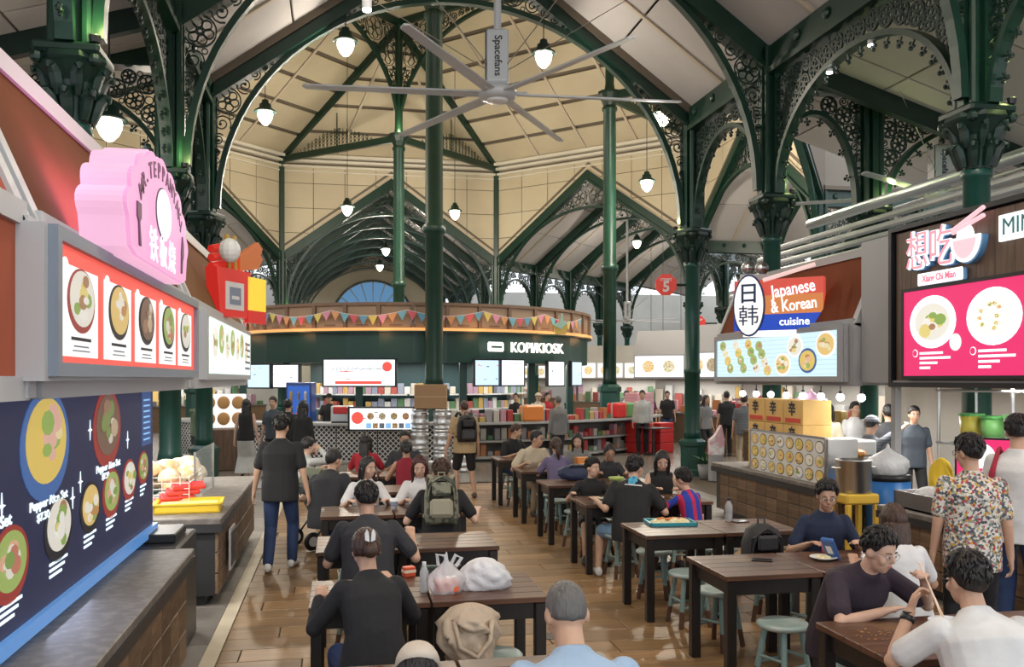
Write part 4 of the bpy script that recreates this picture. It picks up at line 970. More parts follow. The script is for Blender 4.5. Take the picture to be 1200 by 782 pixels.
# kiosk body: core walls, shelves, round counter with lattice front
kcw = thing('kiosk_core', 'dark teal kiosk core with stocked shelves behind the counter', 'kiosk', (CX, CY, 0))
MB().lathe([(3.4, 0), (3.4, 2.6)], 12).build('core_wall', mat('dark_teal_cladding', (.02, .06, .065), .5), kcw)
for a in (-75, -45, -20, 10, 34, 58):
    x, y = (KR - .4) * math.sin(R(a)), -(KR - .4) * math.cos(R(a)); MB().cbox(x - .1, x + .1, y - .1, y + .1, 0, 2.6, .01).build('post', DGB, kcw)
for a in range(-66, 80, 12):
    for z in (1.15, 1.6):
        seg(3.4, 3.9, a, a + 11, z, z + .04).build('shelf', mat('pale_shelf', (.5, .5, .48), .5), kcw)
SHC = [mat('goods_%d' % i, c, .5) for i, c in enumerate([(.45, .4, .33), (.3, .06, .05), (.08, .17, .08), (.42, .28, .08), (.2, .22, .28), (.5, .5, .48), (.32, .2, .26)])]
random.seed(3)
gb = [MB().cbox(-.09, .09, -.07, .07, 0, h, .01).mesh('pack', m) for m in SHC for h in (.22, .32)]
for a in range(-64, 80, 3):
    for z in (1.19, 1.64):
        if random.random() < .25: continue
        o = link('stock_pack', random.choice(gb), None, 'small packaged stock item on the kiosk back shelves', None, (CX + 3.72 * math.sin(R(a)), CY - 3.72 * math.cos(R(a)), z), 'pack', 'stock on the kiosk back shelves'); o.rotation_euler = (0, 0, R(a))
kct = thing('kiosk_counter', 'round white kiosk counter with lattice front', 'counter', (CX, CY, 0))
LATW = mat('white_lattice_slat', (.66, .66, .64), .5); LATB = mat('dark_lattice_backing', (.05, .05, .055), .6)
for k in range(-8, 9):
    a0, a1 = k * 7.0 - 3.5, k * 7.0 + 3.5
    seg(7.7, 8.55, a0, a1, .94, 1.0).build('worktop', mat('grey_kiosk_worktop', (.42, .42, .41), .35), kct)
    if k < 0 or k == 0:
        seg(8.3, 8.4, a0, a1, .06, .94).build('front_panel', LATB, kct)
        Mx = BM((8.42 * math.sin(R(k * 7)), -8.42 * math.cos(R(k * 7)), .5), (math.sin(R(k * 7)), -math.cos(R(k * 7)), 0))
        mb = MB(); wd = .5
        for j in range(-9, 10):
            for sgn in (1, -1):
                pl = clip(clip([(j * .13 - .016 - sgn * .44, -.44), (j * .13 + .016 - sgn * .44, -.44), (j * .13 + .016 + sgn * .44, .44), (j * .13 - .016 + sgn * .44, .44)], lambda p: p[0] + wd), lambda p: wd - p[0])
                if len(pl) > 2: mb.prism(pl, 0, .012 + .004 * sgn, 'z', Mx)
        mb.build('lattice_screen', LATW, kct, kind='stuff')
    else:
        for z in (.08, .48): seg(7.7, 8.4, a0, a1, z, z + .05).build('shelf', mat('grey_shelf', (.3, .29, .27), .5), kct)
        seg(7.65, 7.72, a0, a1, .05, .94).build('back_panel', mat('grey_back_panel', (.2, .19, .18), .6), kct)
seg(8.3, 8.45, -60, 4, .0, .06).build('light_base', glow('white_led_base', (1, .95, .85), 1.0), kct)
# packed goods on and in the counter to the right
random.seed(11)
PKC = [mat('pack_%d' % i, c, .4) for i, c in enumerate([(.42, .05, .05), (.5, .27, .32), (.1, .2, .1), (.48, .34, .1), (.5, .47, .42), (.45, .18, .07), (.3, .28, .3)])]
pk = [MB().cbox(-.075, .075, -.09, .09, 0, h, .01).mesh('carton', m) for m in PKC for h in (.12, .2, .3)]
for k in range(84):
    a = 3 + k * .66; rr = 7.95 + .24 * (k % 2)
    o = link('grocery_pack', random.choice(pk), None, 'colourful grocery pack standing on the kiosk counter', None, (CX + rr * math.sin(R(a)), CY - rr * math.cos(R(a)), 1.0), 'pack', 'grocery packs on the kiosk counter'); o.rotation_euler = (0, 0, R(a))
    for z in (.13, .53):
        if k % 2 == 0:
            o = link('grocery_pack', random.choice(pk), None, 'colourful grocery pack on the lower kiosk shelves', None, (CX + 8.1 * math.sin(R(a + 5)), CY - 8.1 * math.cos(R(a + 5)), z), 'pack', 'grocery packs on the lower shelves'); o.rotation_euler = (0, 0, R(a + 5))
pkm = MB().cbox(-.25, .25, -.2, .2, 0, .17, .015).mesh('pink_case', mat('pink_drink_case', (.72, .36, .42), .45))
for i in range(3):
    for j in range(4):
        a = 48 + i * 3.6; o = link('drink_case', pkm, None, 'pink wrapped drink case stacked at the kiosk counter end', None, (CX + 8.15 * math.sin(R(a)), CY - 8.15 * math.cos(R(a)), 1.0 + j * .172), 'case', 'pink drink cases on the kiosk counter'); o.rotation_euler = (0, 0, R(a))
crm = MB().cbox(-.3, .3, -.25, .25, 0, .28, .02).mesh('crate', mat('red_crate_plastic', (.5, .03, .03), .4))
for i in range(3):
    for j in range(3):
        p = at(748 + 13 * i, 500, 25.6); o = link('drink_crate', crm, None, 'red plastic drink crate stacked beside the kiosk counter', None, (p.x, p.y, j * .285), 'crate', 'red crates beside the kiosk'); o.rotation_euler = (0, 0, R(30))
for k, (a, c) in enumerate(((17, (.8, .25, .05)), (39, (.7, .03, .03)), (41.5, (.12, .35, .12)))):
    t = thing('gift_basket', ('orange', 'red', 'green')[k] + ' wrapped gift box among the packs on the kiosk counter', 'box', (CX + 8.3 * math.sin(R(a)), CY - 8.3 * math.cos(R(a)), 1.0), R(a))
    MB().cbox(-.28, .28, -.2, .2, 0, .42, .05).build('box', mat('gift_%d' % k, c, .35), t); MB().cbox(-.29, .29, -.03, .03, 0, .43, .01).build('ribbon', PKC[4], t)
# kegs and boxes before the tall column
kp = MB().lathe([(.19, 0), (.2, .02), (.2, .06), (.18, .08), (.205, .12), (.215, .15), (.205, .18), (.205, .3), (.215, .33), (.205, .36), (.18, .4), (.2, .42), (.2, .46), (.17, .47), (.16, .44)], 20).mesh('keg', STEEL, True)
for i in range(3):
    for j in range(3 if i < 2 else 2):
        p = at(492 + 26 * i, 500, 20.6 - .15 * i)
        link('beer_keg', kp, None, 'steel beer keg stacked before the tall column beside the kiosk counter', None, (p.x, p.y, j * .472), 'keg', 'steel kegs before the tall column')
p = at(505, 476, 20.5); t = thing('cardboard_box', 'brown cardboard box resting on the stacked kegs', 'box', (p.x, p.y, 1.418), R(-11)); CARD = mat('brown_cardboard', (.36, .22, .12), .8)
MB().cbox(-.36, .36, -.2, .2, 0, .55, .01).build('carton', CARD, t); MB().box(-.36, .36, -.205, .205, .26, .28).build('tape', mat('clear_brown_tape', (.5, .35, .2), .3), t)
# bunting
BC = [mat('pennant_%d' % i, c, .6) for i, c in enumerate([(.7, .12, .15), (.15, .35, .5), (.75, .6, .15), (.75, .3, .4), (.75, .35, .15), (.2, .45, .55)])]
bt = thing('bunting', 'colourful triangular bunting strung along the kiosk canopy', 'bunting', (CX, CY, 0))
pts = []
for k in range(49):
    a = -66 + k * 2.5; z = 3.98 - .16 * math.sin(math.pi * ((k % 8) / 8)); x, y = (KR + .14) * math.sin(R(a)), -(KR + .14) * math.cos(R(a)); pts.append((x, y, z))
MB().tube(pts, .008, 4).build('string', WHITEP, bt)
for k in range(48):
    p, q = Vector(pts[k]), Vector(pts[k + 1]); m = (p + q) / 2 - Vector((0, 0, .26)); n_ = (q - p).cross(m - p).normalized() * .006
    MB().add([p, q, m, p + n_, q + n_, m + n_], [(0, 1, 2), (5, 4, 3), (0, 3, 4, 1), (1, 4, 5, 2), (2, 5, 3, 0)]).build('pennant', BC[k % 6], bt)
# ================================================================ FAR STALLS
def far_stall(p, rot, w_, label, hoodm, board, seed=0, counter_m=None):
    t = thing('food_stall', label, 'stall', p, rot); random.seed(seed)
    MB().prism([(-1.2, 2.9), (-.8, 3.7), (1.2, 3.7), (1.2, 2.1), (-1.2, 2.1)], -w_ / 2, w_ / 2, 'x').build('canopy', hoodm, t)
    MB().box(-w_ / 2, w_ / 2, 1.1, 1.2, 0, 2.1).build('back_wall', WALLM, t); MB().box(-w_ / 2, w_ / 2, -1.1, -.5, 0, .95).build('counter', PLK if counter_m is None else counter_m, t); MB().box(-w_ / 2 - .03, w_ / 2 + .03, -1.14, -.46, .95, 1.0).build('worktop', CTOP, t)
    n = max(1, int(w_ / 1.3))
    for i in range(n):
        x0 = -w_ / 2 + i * w_ / n
        b = MB().box(x0 + .06, x0 + w_ / n - .06, -1.26, -1.2, 2.16, 2.84).build('light_panel', board[i % len(board)], t)
        for k in range(2): MB().lathe([(.2, 0), (.2, .012)], 14, M=Tr(x0 + w_ / n * (.3 + .4 * k), -1.262, 2.5) @ Rx(R(90))).build('plate_print', FOODS[(i + k + seed) % 5], b)
    for k in range(int(w_ / .35)):
        MB().cbox(-.12, .12, -.1, .1, 0, random.uniform(.15, .5), .02, Tr(-w_ / 2 + .2 + k * .35, -.8 + random.uniform(-.1, .1), 1.0)).build('counter_item', random.choice(SHC + PKC), t)
        MB().cbox(-.13, .13, -.08, .08, 0, random.uniform(.3, .9), .02, Tr(-w_ / 2 + .2 + k * .35, .95, 1.0)).build('shelf_item', random.choice(SHC), t)
    lamp('work_light', 'AREA', (0, 0, 2.05), 60 * w_ / 4, (1, .97, .92), w_ * .8, t, None, .8)
    return t
GRN_L = glow('green_light_panel', (.25, .7, .4), 1.0)
p = at(745, 400, 44); far_stall((p.x, p.y, 0), R(-15), 6.5, 'white lit plate display stall across the hall behind the number sign', WALLM, (WHITE_L, CREAM_L), 5)
p = at(815, 400, 30); far_stall((p.x, p.y, 0), R(-38), 3.5, 'stall with white menu boards left of the Japanese stall far back', GREYM, (WHITE_L, GRN_L), 6)
p = at(205, 440, 37); far_stall((p.x, p.y, 0), R(30), 7, 'bakery stall with white menu boards left of the kiosk', DGB, (LBL, WHITE_L, YEL), 7)
p = at(325, 440, 24.8); kscreen(331, 441, 1.2, .62, 0, 'white burger menu screen left of the kiosk', WSC, 5, 25.4); kscreen(303, 441, .85, .62, 0, 'pale blue menu screen beside the burger screen', LBL, 5, 24.9)
p = at(975, 440, 24); far_stall((p.x, p.y, 0), R(-65), 8, 'busy rear stall with shelves seen through the Japanese stall', GREYM, (WHITE_L, YEL), 8)
p = at(1080, 440, 17); far_stall((p.x, p.y, 0), R(-70), 7, 'rear kitchen stall seen behind the hanging steel rack', GREYM, (WHITE_L, GRN_L), 9)
p = at(30, 440, 21); far_stall((p.x, p.y, 0), R(62), 6, 'lit stall row behind the left counters', TERRA, (WHITE_L, RED_L), 10)
p = at(715, 400, 57); far_stall((p.x, p.y, 0), R(-10), 5, 'bright stall at the far end beyond the side street', WALLM, (WHITE_L, RED_L), 12)
p = at(560, 420, 52); far_stall((p.x, p.y, 0), 0, 9, 'stall row behind the kiosk', GREYM, (WHITE_L, CREAM_L), 13)
# hanging direction signs
for u, v in ((770, 394), (805, 394)):
    p = at(u, v, 30); t = thing('direction_sign', 'black hanging direction sign bar beyond the corner column', 'sign', p, -YAW, 'black hanging direction signs'); MB().cbox(-.3, .3, -.03, .03, -.1, .1, .03).build('plate', BLACK, t); MB().box(-.2, .2, -.036, -.03, -.02, .02).build('lettering_strip', WHITEP, t)
    for k in (-.2, .2): MB().tube([(k, 0, .1), (k, 0, 3.2)], .01, 4).build('hanger', BLACK, t)

# kiosk fittings: fridge, coffee machine, bun display
p = at(353, 470, 25.0); t = thing('drinks_fridge', 'blue lit drinks fridge at the left end of the kiosk', 'fridge', (p.x, p.y, 0), R(-12)); MB().cbox(-.35, .35, -.3, .3, 0, 2.0, .02).build('cabinet', mat('blue_fridge', (.02, .06, .25), .3), t); MB().box(-.3, .3, -.305, -.3, .2, 1.9).build('door_panel', glow('blue_fridge_light', (.03, .12, .5), .9), t)
for k in range(4):
    for j in range(3): MB().lathe([(.04, 0), (.045, .2), (.02, .26)], 10, (-.2 + .2 * j, -.32, .3 + .4 * k)).build('bottle_print', SHC[(j + k) % 7], t)
p = at(388, 492, 21.6); q_ = Vector((p.x - CX, p.y - CY, 0)).normalized() * 8.1; p = Vector((CX + q_.x, CY + q_.y, 0)); t = thing('coffee_machine', 'red and steel coffee machine on the kiosk counter', 'coffee machine', (p.x, p.y, 1.0), R(-15)); MB().cbox(-.25, .25, -.2, .2, 0, .42, .03).build('body', STEEL, t); MB().cbox(-.18, .18, -.24, -.18, .22, .4, .02).build('front_panel', mat('red_machine_panel', (.5, .03, .03), .35), t); MB().cbox(-.2, .2, -.3, -.18, 0, .04, .01).build('drip_tray', BLACK, t)
for k in range(4):
    q = thing('sauce_bottle', 'small dark bottle beside the coffee machine on the kiosk counter', 'bottle', (CX + 8.0 * math.sin(R(-27 + .7 * k)), CY - 8.0 * math.cos(R(-27 + .7 * k)), 1.0), 0, 'bottles beside the coffee machine'); MB().lathe([(.03, 0), (.032, .14), (.012, .18), (.012, .21)], 10).build('body', (BLACK, WHITEP)[k % 2], q, True); MB().lathe([(.014, .2), (.014, .23)], 8).build('cap', REDM, q)
p = at(262, 485, 20.6); t = thing('bun_display', 'lit display of round golden buns at the left kiosk counter', 'display', (p.x, p.y, 0), R(8)); MB().cbox(-.55, .55, -.25, .25, 0, .95, .02).build('cabinet', WOODC, t); MB().cbox(-.5, .5, -.02, .02, .97, 1.75, .02).build('poster_panel', CREAM_L, t)
for i in range(3):
    for j in range(2): MB().ell((-.32 + .32 * i, -.03, 1.18 + .37 * j), (.14, .03, .15), 14, 8).build('bun_picture', mat('golden_bun', (.6, .32, .12), .5), t, True)
# ================================================================ TABLES AND STOOLS
TTOP = mat('worn_dark_table_wood', (.12, .052, .028), .36, wood=(0, 1.5, .5), noise=(2.2, (.26, .15, .07), .56, .8), objrand=.2, coat=.08)
TLEG = mat('black_stained_wood', (.016, .011, .009), .38, wood=(2, 1.5, .6))
STT = mat('worn_teal_stool_paint', (.30, .40, .38), .42, noise=(6, (.50, .54, .52), .42, .72)); STL = mat('teal_stool_leg_paint', (.20, .31, .30), .45, noise=(5, (.10, .07, .04), .60, .74)); STB = mat('bare_brown_leg_tip', (.10, .05, .03), .6)
TS = .72
def table_parts():
    P = []
    n = 5; w_ = TS / n
    for i in range(n): P.append(('top_plank', MB().cbox(0.0, TS, i * w_ + .0015, (i + 1) * w_ - .0015, .715, .75, .004).mesh('top_plank', TTOP)))
    P.append(('apron', MB().box(.05, TS - .05, .04, .065, .61, .715).box(.05, TS - .05, TS - .065, TS - .04, .61, .715).box(.04, .065, .05, TS - .05, .61, .715).box(TS - .065, TS - .04, .05, TS - .05, .61, .715).mesh('apron', TLEG)))
    for x in (.012, TS - .082):
        for y in (.012, TS - .082): P.append(('leg', MB().cbox(x, x + .07, y, y + .07, 0, .714, .006).mesh('leg', TLEG)))
    return P
TP = table_parts()
def table(x, y, label, group=None):
    t = thing('dining_table', label, 'table', (x, y, 0), 0, group)
    for n_, me in TP: link(n_, me, t)
def stool_parts():
    P = [('seat', MB().lathe([(.02, .415), (.155, .415), (.172, .425), (.175, .44), (.165, .452), (.1, .447), (.01, .445)], 24).mesh('seat', STT, True))]
    legs = []
    for k in range(4):
        a = R(45 + 90 * k); c, s_ = math.cos(a), math.sin(a)
        P.append(('leg', MB().tube([(c * .115, s_ * .115, .42), (c * .165, s_ * .165, .14)], .021, 8).mesh('leg', STL)))
        P.append(('leg_tip', MB().tube([(c * .165, s_ * .165, .14), (c * .19, s_ * .19, 0)], .020, 8).mesh('leg_tip', STB)))
        b = R(45 + 90 * (k + 1)); z = .17 + .05 * (k % 2); r_ = .16
        P.append(('stretcher', MB().tube([(c * r_, s_ * r_, z), (math.cos(b) * r_, math.sin(b) * r_, z)], .011, 6).mesh('stretcher', STL)))
    return P
SP_ = stool_parts()
def stool(x, y, label, group=None, rot=None):
    t = thing('stool', label, 'stool', (x, y, 0), random.uniform(0, 1.5) if rot is None else rot, group)
    for n_, me in SP_: link(n_, me, t)
random.seed(21)
RROWS = [4.56, 6.43, 8.05, 9.96, 11.7, 13.4, 15.3]            # far edges of the tables of the right row
LROWS = [4.27, 6.12, 7.84, 9.66, 11.45, 13.2]                 # and of the left row
RX, LX = 2.6, -.17
rlab = ['where two men eat noodles', 'with a phone beside black backpack', 'with the teal food tray', 'where the boy in striped football shirt sits', 'with the navy bag and orange box', 'where the man in cream shirt leans', 'beside the kiosk counter at the row end']
llab = ['before the man in light blue shirt', 'with white plastic carrier bags', 'where the man in grey polo eats', 'where the man with khaki backpack sits', 'behind the two women in white', 'where the women in red sit']
for rows, x0, labs in ((RROWS, RX, rlab), (LROWS, LX, llab)):
    for yf, lb_ in zip(rows, labs):
        for k in range(2):
            table(x0 + k * (TS + .012), yf - TS, 'dark wooden table on ' + ('aisle' if (k == 0) == (x0 == RX) else 'stall') + ' side ' + lb_, None)
SEATS = []
def seats(rows, x0, labs, skip=()):
    for i, yf in enumerate(rows):
        for k in range(2):
            for far_ in (0, 1):
                if (i, k, far_) in skip: continue
                x = x0 + .36 + k * .73; y = yf + .16 if far_ else yf - TS - .10
                stool(x + random.uniform(-.03, .03), y, 'teal stool, ' + ('aisle' if (k == 0) == (x0 == RX) else 'stall') + (' end, kiosk side' if far_ else ' end, street side') + ', at table ' + labs[i], 'stools at the table ' + labs[i])
seats(RROWS, RX, rlab); seats(LROWS, LX, llab, ((0, 0, 0), (0, 1, 0)))
# ================================================================ THINGS ON THE TABLES
TABZ = .751
def onplane(u, v, z=TABZ):
    d = (CAMZ - z) * F / (v - HOR); p = at(u, v, d); return Vector((p.x, p.y, z))
p = onplane(785, 614); t = thing('food_tray', 'teal tray heaped with rice and fried pieces', 'tray', p, R(-6)); TRAY = mat('teal_tray_plastic', (.02, .27, .33), .35)
MB().cbox(-.21, .21, -.14, .14, 0, .012, .004).build('tray_base', TRAY, t); MB().box(-.22, .22, -.15, -.135, 0, .03).box(-.22, .22, .135, .15, 0, .03).box(-.22, -.205, -.15, .15, 0, .03).box(.205, .22, -.15, .15, 0, .03).build('tray_rim', TRAY, t)
RICE = mat('yellow_rice', (.75, .62, .28), .7, noise=(40, (.85, .8, .6), .4, .6), bump=(60, .6)); ORG = mat('orange_fried_piece', (.6, .2, .05), .5)
MB().ell((.07, 0, .015), (.12, .1, .04)).ell((-.08, .02, .015), (.1, .08, .03)).build('rice_mound', RICE, t, kind='stuff')
for k in range(7): MB().ell((-.1 + .035 * k, .03 * math.sin(k * 2.1), .045), (.026, .02, .015), 8, 5).build('fried_piece', ORG, t)
def bottle(p, label, col=(.85, .9, .92), h=.22, r=.032, cap=WHITEP):
    t = thing('water_bottle', label, 'bottle', p)
    MB().lathe([(r * .95, 0), (r, .01), (r, h * .3), (r * .93, h * .34), (r, h * .38), (r, h * .68), (r * .5, h * .84), (r * .4, h * .86), (r * .4, h * .9)], 16).build('bottle_body', mat('clear_bottle_' + str(col[0]), col, .1, trans=.6, ior=1.2), t, True)
    MB().lathe([(r * .46, h * .89), (r * .46, h)], 12).build('cap', cap, t)
bottle(onplane(854, 611), 'white water bottle standing on the table with the teal tray', (.75, .78, .8), .22, .036, BLACK)
bottle(onplane(497, 694), 'small clear water bottle beside the plastic carrier bags', h=.19, r=.028)
def phone(p, rot, label):
    t = thing('phone', label, 'phone', p, rot); MB().cbox(-.075, .075, -.038, .038, 0, .009, .003).build('case', BLACK, t); MB().box(-.07, .07, -.034, .034, .009, .0095).build('screen', mat('dark_phone_glass', (.01, .01, .012), .08), t)
phone(onplane(893, 657), R(-25), 'black phone lying on a bare dark table'); phone(onplane(868, 612), R(10), 'thin dark phone beside the white water bottle')
def plate(p, label, r=.11, fm=None, m=WHITEP):
    t = thing('plate', label, 'plate', p); MB().lathe([(r * .5, 0), (r * .6, .006), (r, .02), (r * .98, .024), (r * .6, .012), (.005, .01)], 24).build('dish', m, t, True)
    MB().ell((0, 0, .015), (r * .6, r * .55, .022), 12, 6).build('food', fm or RICE, t, kind='stuff')
def bowlth(p, label, r=.085, m=None, fm=None):
    t = thing('bowl', label, 'bowl', p); MB().lathe([(r * .5, 0), (r * .55, .01), (r * .9, .045), (r, .075), (r * .95, .075), (r * .8, .045), (r * .4, .018), (.005, .016)], 24).build('dish', m or WHITEP, t, True); MB().lathe([(r * .86, .055), (.005, .066)], 20).build('food', fm or RICE, t)
plate(onplane(965, 656), 'white plate of rice before the teenager in navy', .1)
t = thing('cup', 'pink cup standing beside the blue packet', 'cup', onplane(968, 648)); MB().lathe([(.03, 0), (.036, .1), (.033, .1), (.027, .01)], 16).build('body', mat('pink_cup', (.75, .25, .4), .4), t, True)
t = thing('snack_packet', 'long blue packet held upright before the teenager', 'packet', onplane(978, 655), R(30)); MB().cbox(-.02, .02, -.05, .05, 0, .2, .01, Ry(R(-35))).build('sleeve', mat('blue_packet', (.06, .15, .4), .35), t); MB().cbox(-.021, .021, -.03, .03, .06, .15, .008, Ry(R(-35))).build('print_patch', WHITEP, t)
# plastic carrier bags and the beige tote
def blob(name, m, t, c, r, seed, jit=.12, nu=40, nv=24, flat=True, top=None):
    random.seed(seed); mb = MB().ell((0, 0, 0), 1, nu, nv); V = []
    ph = [random.uniform(0, 6) for _ in range(6)]
    for v in mb.V:
        a = math.atan2(v[1], v[0]); k = 1 + jit * (math.sin(a * 2 + ph[0] + v[2] * 2) * .5 - abs(math.sin(a * 4.5 + ph[1] + v[2] * 3)) * .55 - abs(math.sin(v[2] * 6 + ph[2] + math.sin(a * 3 + ph[3]) * 1.6)) * .5 + math.sin(a * 11 + ph[4] + v[2] * 9) * .14 + .35)
        z = v[2]
        if flat and z < -.55: z = -.55
        f_ = 1.0
        if top and z > top: f_ = max(.15, 1 - (z - top) * 1.5)
        V.append((c[0] + v[0] * r[0] * k * f_, c[1] + v[1] * r[1] * k * f_, c[2] + z * r[2]))
    mb.V = V
    return mb.build(name, m, t, True)
PLAS = mat('white_thin_plastic', (.82, .82, .84), .35, alpha=.82, bump=(25, .5)); PLAS2 = mat('clear_thin_plastic', (.85, .86, .88), .25, alpha=.5, bump=(25, .6))
p = onplane(523, 694); t = thing('plastic_bag', 'clear plastic bag with orange food box inside and tied handles', 'bag', p)
blob('bag_film', PLAS2, t, (0, 0, .085), (.115, .09, .17), 4, .2, top=.1); MB().cbox(-.075, .075, -.06, .06, .006, .075, .008).build('food_box', mat('orange_food_box', (.75, .16, .06), .4), t)
MB().tube([(-.05, 0, .17), (-.06, 0, .24), (-.01, 0, .23), (0, 0, .18)], .012, 6).tube([(.03, .01, .17), (.06, .01, .23), (.1, .01, .21), (.06, 0, .16)], .012, 6).build('handle_loop', PLAS2, t)
p = onplane(567, 690); t = thing('plastic_bag', 'bulging white plastic bag lying on the table', 'bag', p); blob('bag_film', PLAS, t, (0, 0, .07), (.17, .11, .13), 9, .24)
t = thing('snack_box', 'small red and orange carton beside the clear bottle', 'box', onplane(479, 676), R(20)); MB().cbox(-.04, .04, -.03, .03, 0, .07, .006).build('carton', mat('red_carton', (.65, .1, .04), .4), t); MB().box(-.041, .041, -.031, .031, .03, .05).build('white_band', mat('cream_band', (.8, .7, .5), .5), t)
BEI = mat('beige_canvas', (.50, .40, .30), .8, bump=(18, .6)); p = Vector((.76, 5.22, .452)); t = thing('tote_bag', 'slouched beige canvas tote bag resting on a stool', 'bag', p)
blob('bag_body', BEI, t, (0, 0, .12), (.2, .16, .21), 15, .3); blob('flap', BEI, t, (-.02, -.02, .21), (.15, .14, .09), 5, .34); MB().tube([(-.1, -.1, .25), (-.08, -.17, .12), (.02, -.18, .06), (.1, -.14, .14), (.12, -.08, .24)], .016, 6).build('strap', BEI, t, True)
# backpack builder
def backpack(p, rz, label, m, m2, s=1.0, tilt=0, straps=True):
    t = thing('backpack', label, 'backpack', p); t.rotation_euler = (R(tilt), 0, rz)
    def rb(x0, x1, y0, y1, z0, z1, c, nm, mm):
        return MB().cbox(x0 * s, x1 * s, y0 * s, y1 * s, z0 * s, z1 * s, c * s).build(nm, mm, t)
    prof = [(-.15, 0), (.15, 0), (.165, .08), (.16, .3), (.12, .42), (.05, .46), (-.05, .46), (-.12, .42), (-.16, .3), (-.165, .08)]
    V = []; n = len(prof); Fc = []
    for (y, k) in ((-.11, .72), (-.09, .95), (0, 1), (.05, .96), (.06, .8)):
        for (x, z) in prof: V.append((x * k * s, y * s, (.23 + (z - .23) * k) * s))
    for i in range(4): Fc += [(i * n + j, i * n + (j + 1) % n, (i + 1) * n + (j + 1) % n, (i + 1) * n + j) for j in range(n)]
    Fc += [tuple(range(n)), tuple(4 * n + j for j in range(n))[::-1]]
    MB().add(V, Fc).build('main_compartment', m, t, True)
    rb(-.11, .11, -.16, -.09, .04, .22, .03, 'front_pocket', m2); rb(-.09, .09, -.145, -.1, .25, .38, .02, 'upper_pocket', m)
    MB().tube([(-.14 * s, -.09 * s, .1 * s), (-.13 * s, -.1 * s, .35 * s), (0, -.11 * s, .43 * s), (.13 * s, -.1 * s, .35 * s), (.14 * s, -.09 * s, .1 * s)], .006 * s, 5).build('zip', BLACK, t)
    MB().tube([(-.03 * s, 0, .45 * s), (-.03 * s, 0, .5 * s), (.03 * s, 0, .5 * s), (.03 * s, 0, .45 * s)], .009 * s, 5).build('grab_loop', m2, t)
    if straps:
        for sg in (-1, 1):
            MB().tube([(sg * .08 * s, .04 * s, .43 * s), (sg * .11 * s, .12 * s, .50 * s), (sg * .12 * s, .27 * s, .44 * s), (sg * .13 * s, .28 * s, .25 * s), (sg * .15 * s, .06 * s, .08 * s)], .008, 6, ry=.03 * s, up=(0, 0, 1)).build('shoulder_strap', m2, t, True)
    return t
BPK = mat('black_nylon', (.018, .018, .02), .6, bump=(50, .2)); BPK2 = mat('dark_grey_nylon', (.04, .04, .045), .6); KHA = mat('khaki_camouflage', (.22, .22, .16), .75, noise=(16, (.07, .08, .06), .48, .55)); KHA2 = mat('khaki_webbing', (.30, .28, .21), .8)
t = backpack((3.75, 6.72 - .22, .47), 0, 'black backpack propped upright on a stool behind the phone table', BPK, BPK2, 1.0, 0, False); t.location = at(892, 648, 7.35); t.location.z = .455; t.scale = (1, 1, 1.0)
p = onplane(676, 562, .76); t = thing('duffel_bag', 'navy bag lying on the table before the orange box', 'bag', p, R(-8)); NVC = mat('navy_nylon', (.02, .03, .08), .6)
blob('bag_body', NVC, t, (0, 0, .075), (.26, .13, .13), 31, .1); MB().tube([(-.12, -.05, .15), (-.08, -.1, .19), (.08, -.1, .19), (.12, -.05, .15)], .012, 6).build('handle', BLACK, t, True)
t = thing('food_carton', 'tall orange food carton behind the navy bag', 'box', onplane(682, 552), R(10)); MB().prism([(-.08, 0), (.08, 0), (.1, .2), (-.1, .2)], -.06, .06, 'y').build('carton', mat('orange_carton', (.8, .3, .08), .4), t); MB().box(-.05, .05, -.062, .062, .05, .12).build('print_patch', mat('pale_orange_print', (.9, .6, .3), .5), t)
bowlth(onplane(722, 566), 'light green bowl before the woman in glasses', .1, mat('light_green_bowl', (.42, .55, .15), .4)); plate(onplane(768, 585), 'white dish between the woman and the boy', .1); plate(onplane(700, 586), 'clear plastic dish before the boy in black', .08, m=mat('dull_plastic', (.55, .57, .6), .3))
for (u, v, lab) in ((462, 598, 'white paper cup beside the girl in white'), (640, 548, 'white cup before the cream shirt man'), (716, 550, 'white paper cup behind the green bowl')):
    t = thing('cup', lab, 'cup', onplane(u, v)); MB().lathe([(.032, 0), (.042, .12), (.039, .12), (.029, .01)], 16).build('body', WHITEP, t, True); MB().lathe([(.036, .04), (.041, .09)], 16, caps=False).build('printed_band', INKG, t, True)
plate(onplane(435, 640), 'white plate before the man in grey polo', .1); plate(onplane(418, 690), 'plate before the woman with claw clip', .1); plate(onplane(490, 600), 'white plate before the khaki backpack', .09)
for k, (u, v) in enumerate(((530, 598), (465, 638))):
    t = thing('food_tray', 'black tray on the left tables, ' + ('beside khaki backpack' if k == 0 else 'beside the grey polo'), 'tray', onplane(u, v)); MB().cbox(-.16, .16, -.12, .12, 0, .012, .004).build('tray_base', BLACK, t); MB().box(-.165, .165, -.125, -.115, 0, .02).box(-.165, .165, .115, .125, 0, .02).build('tray_rim', BLACK, t)
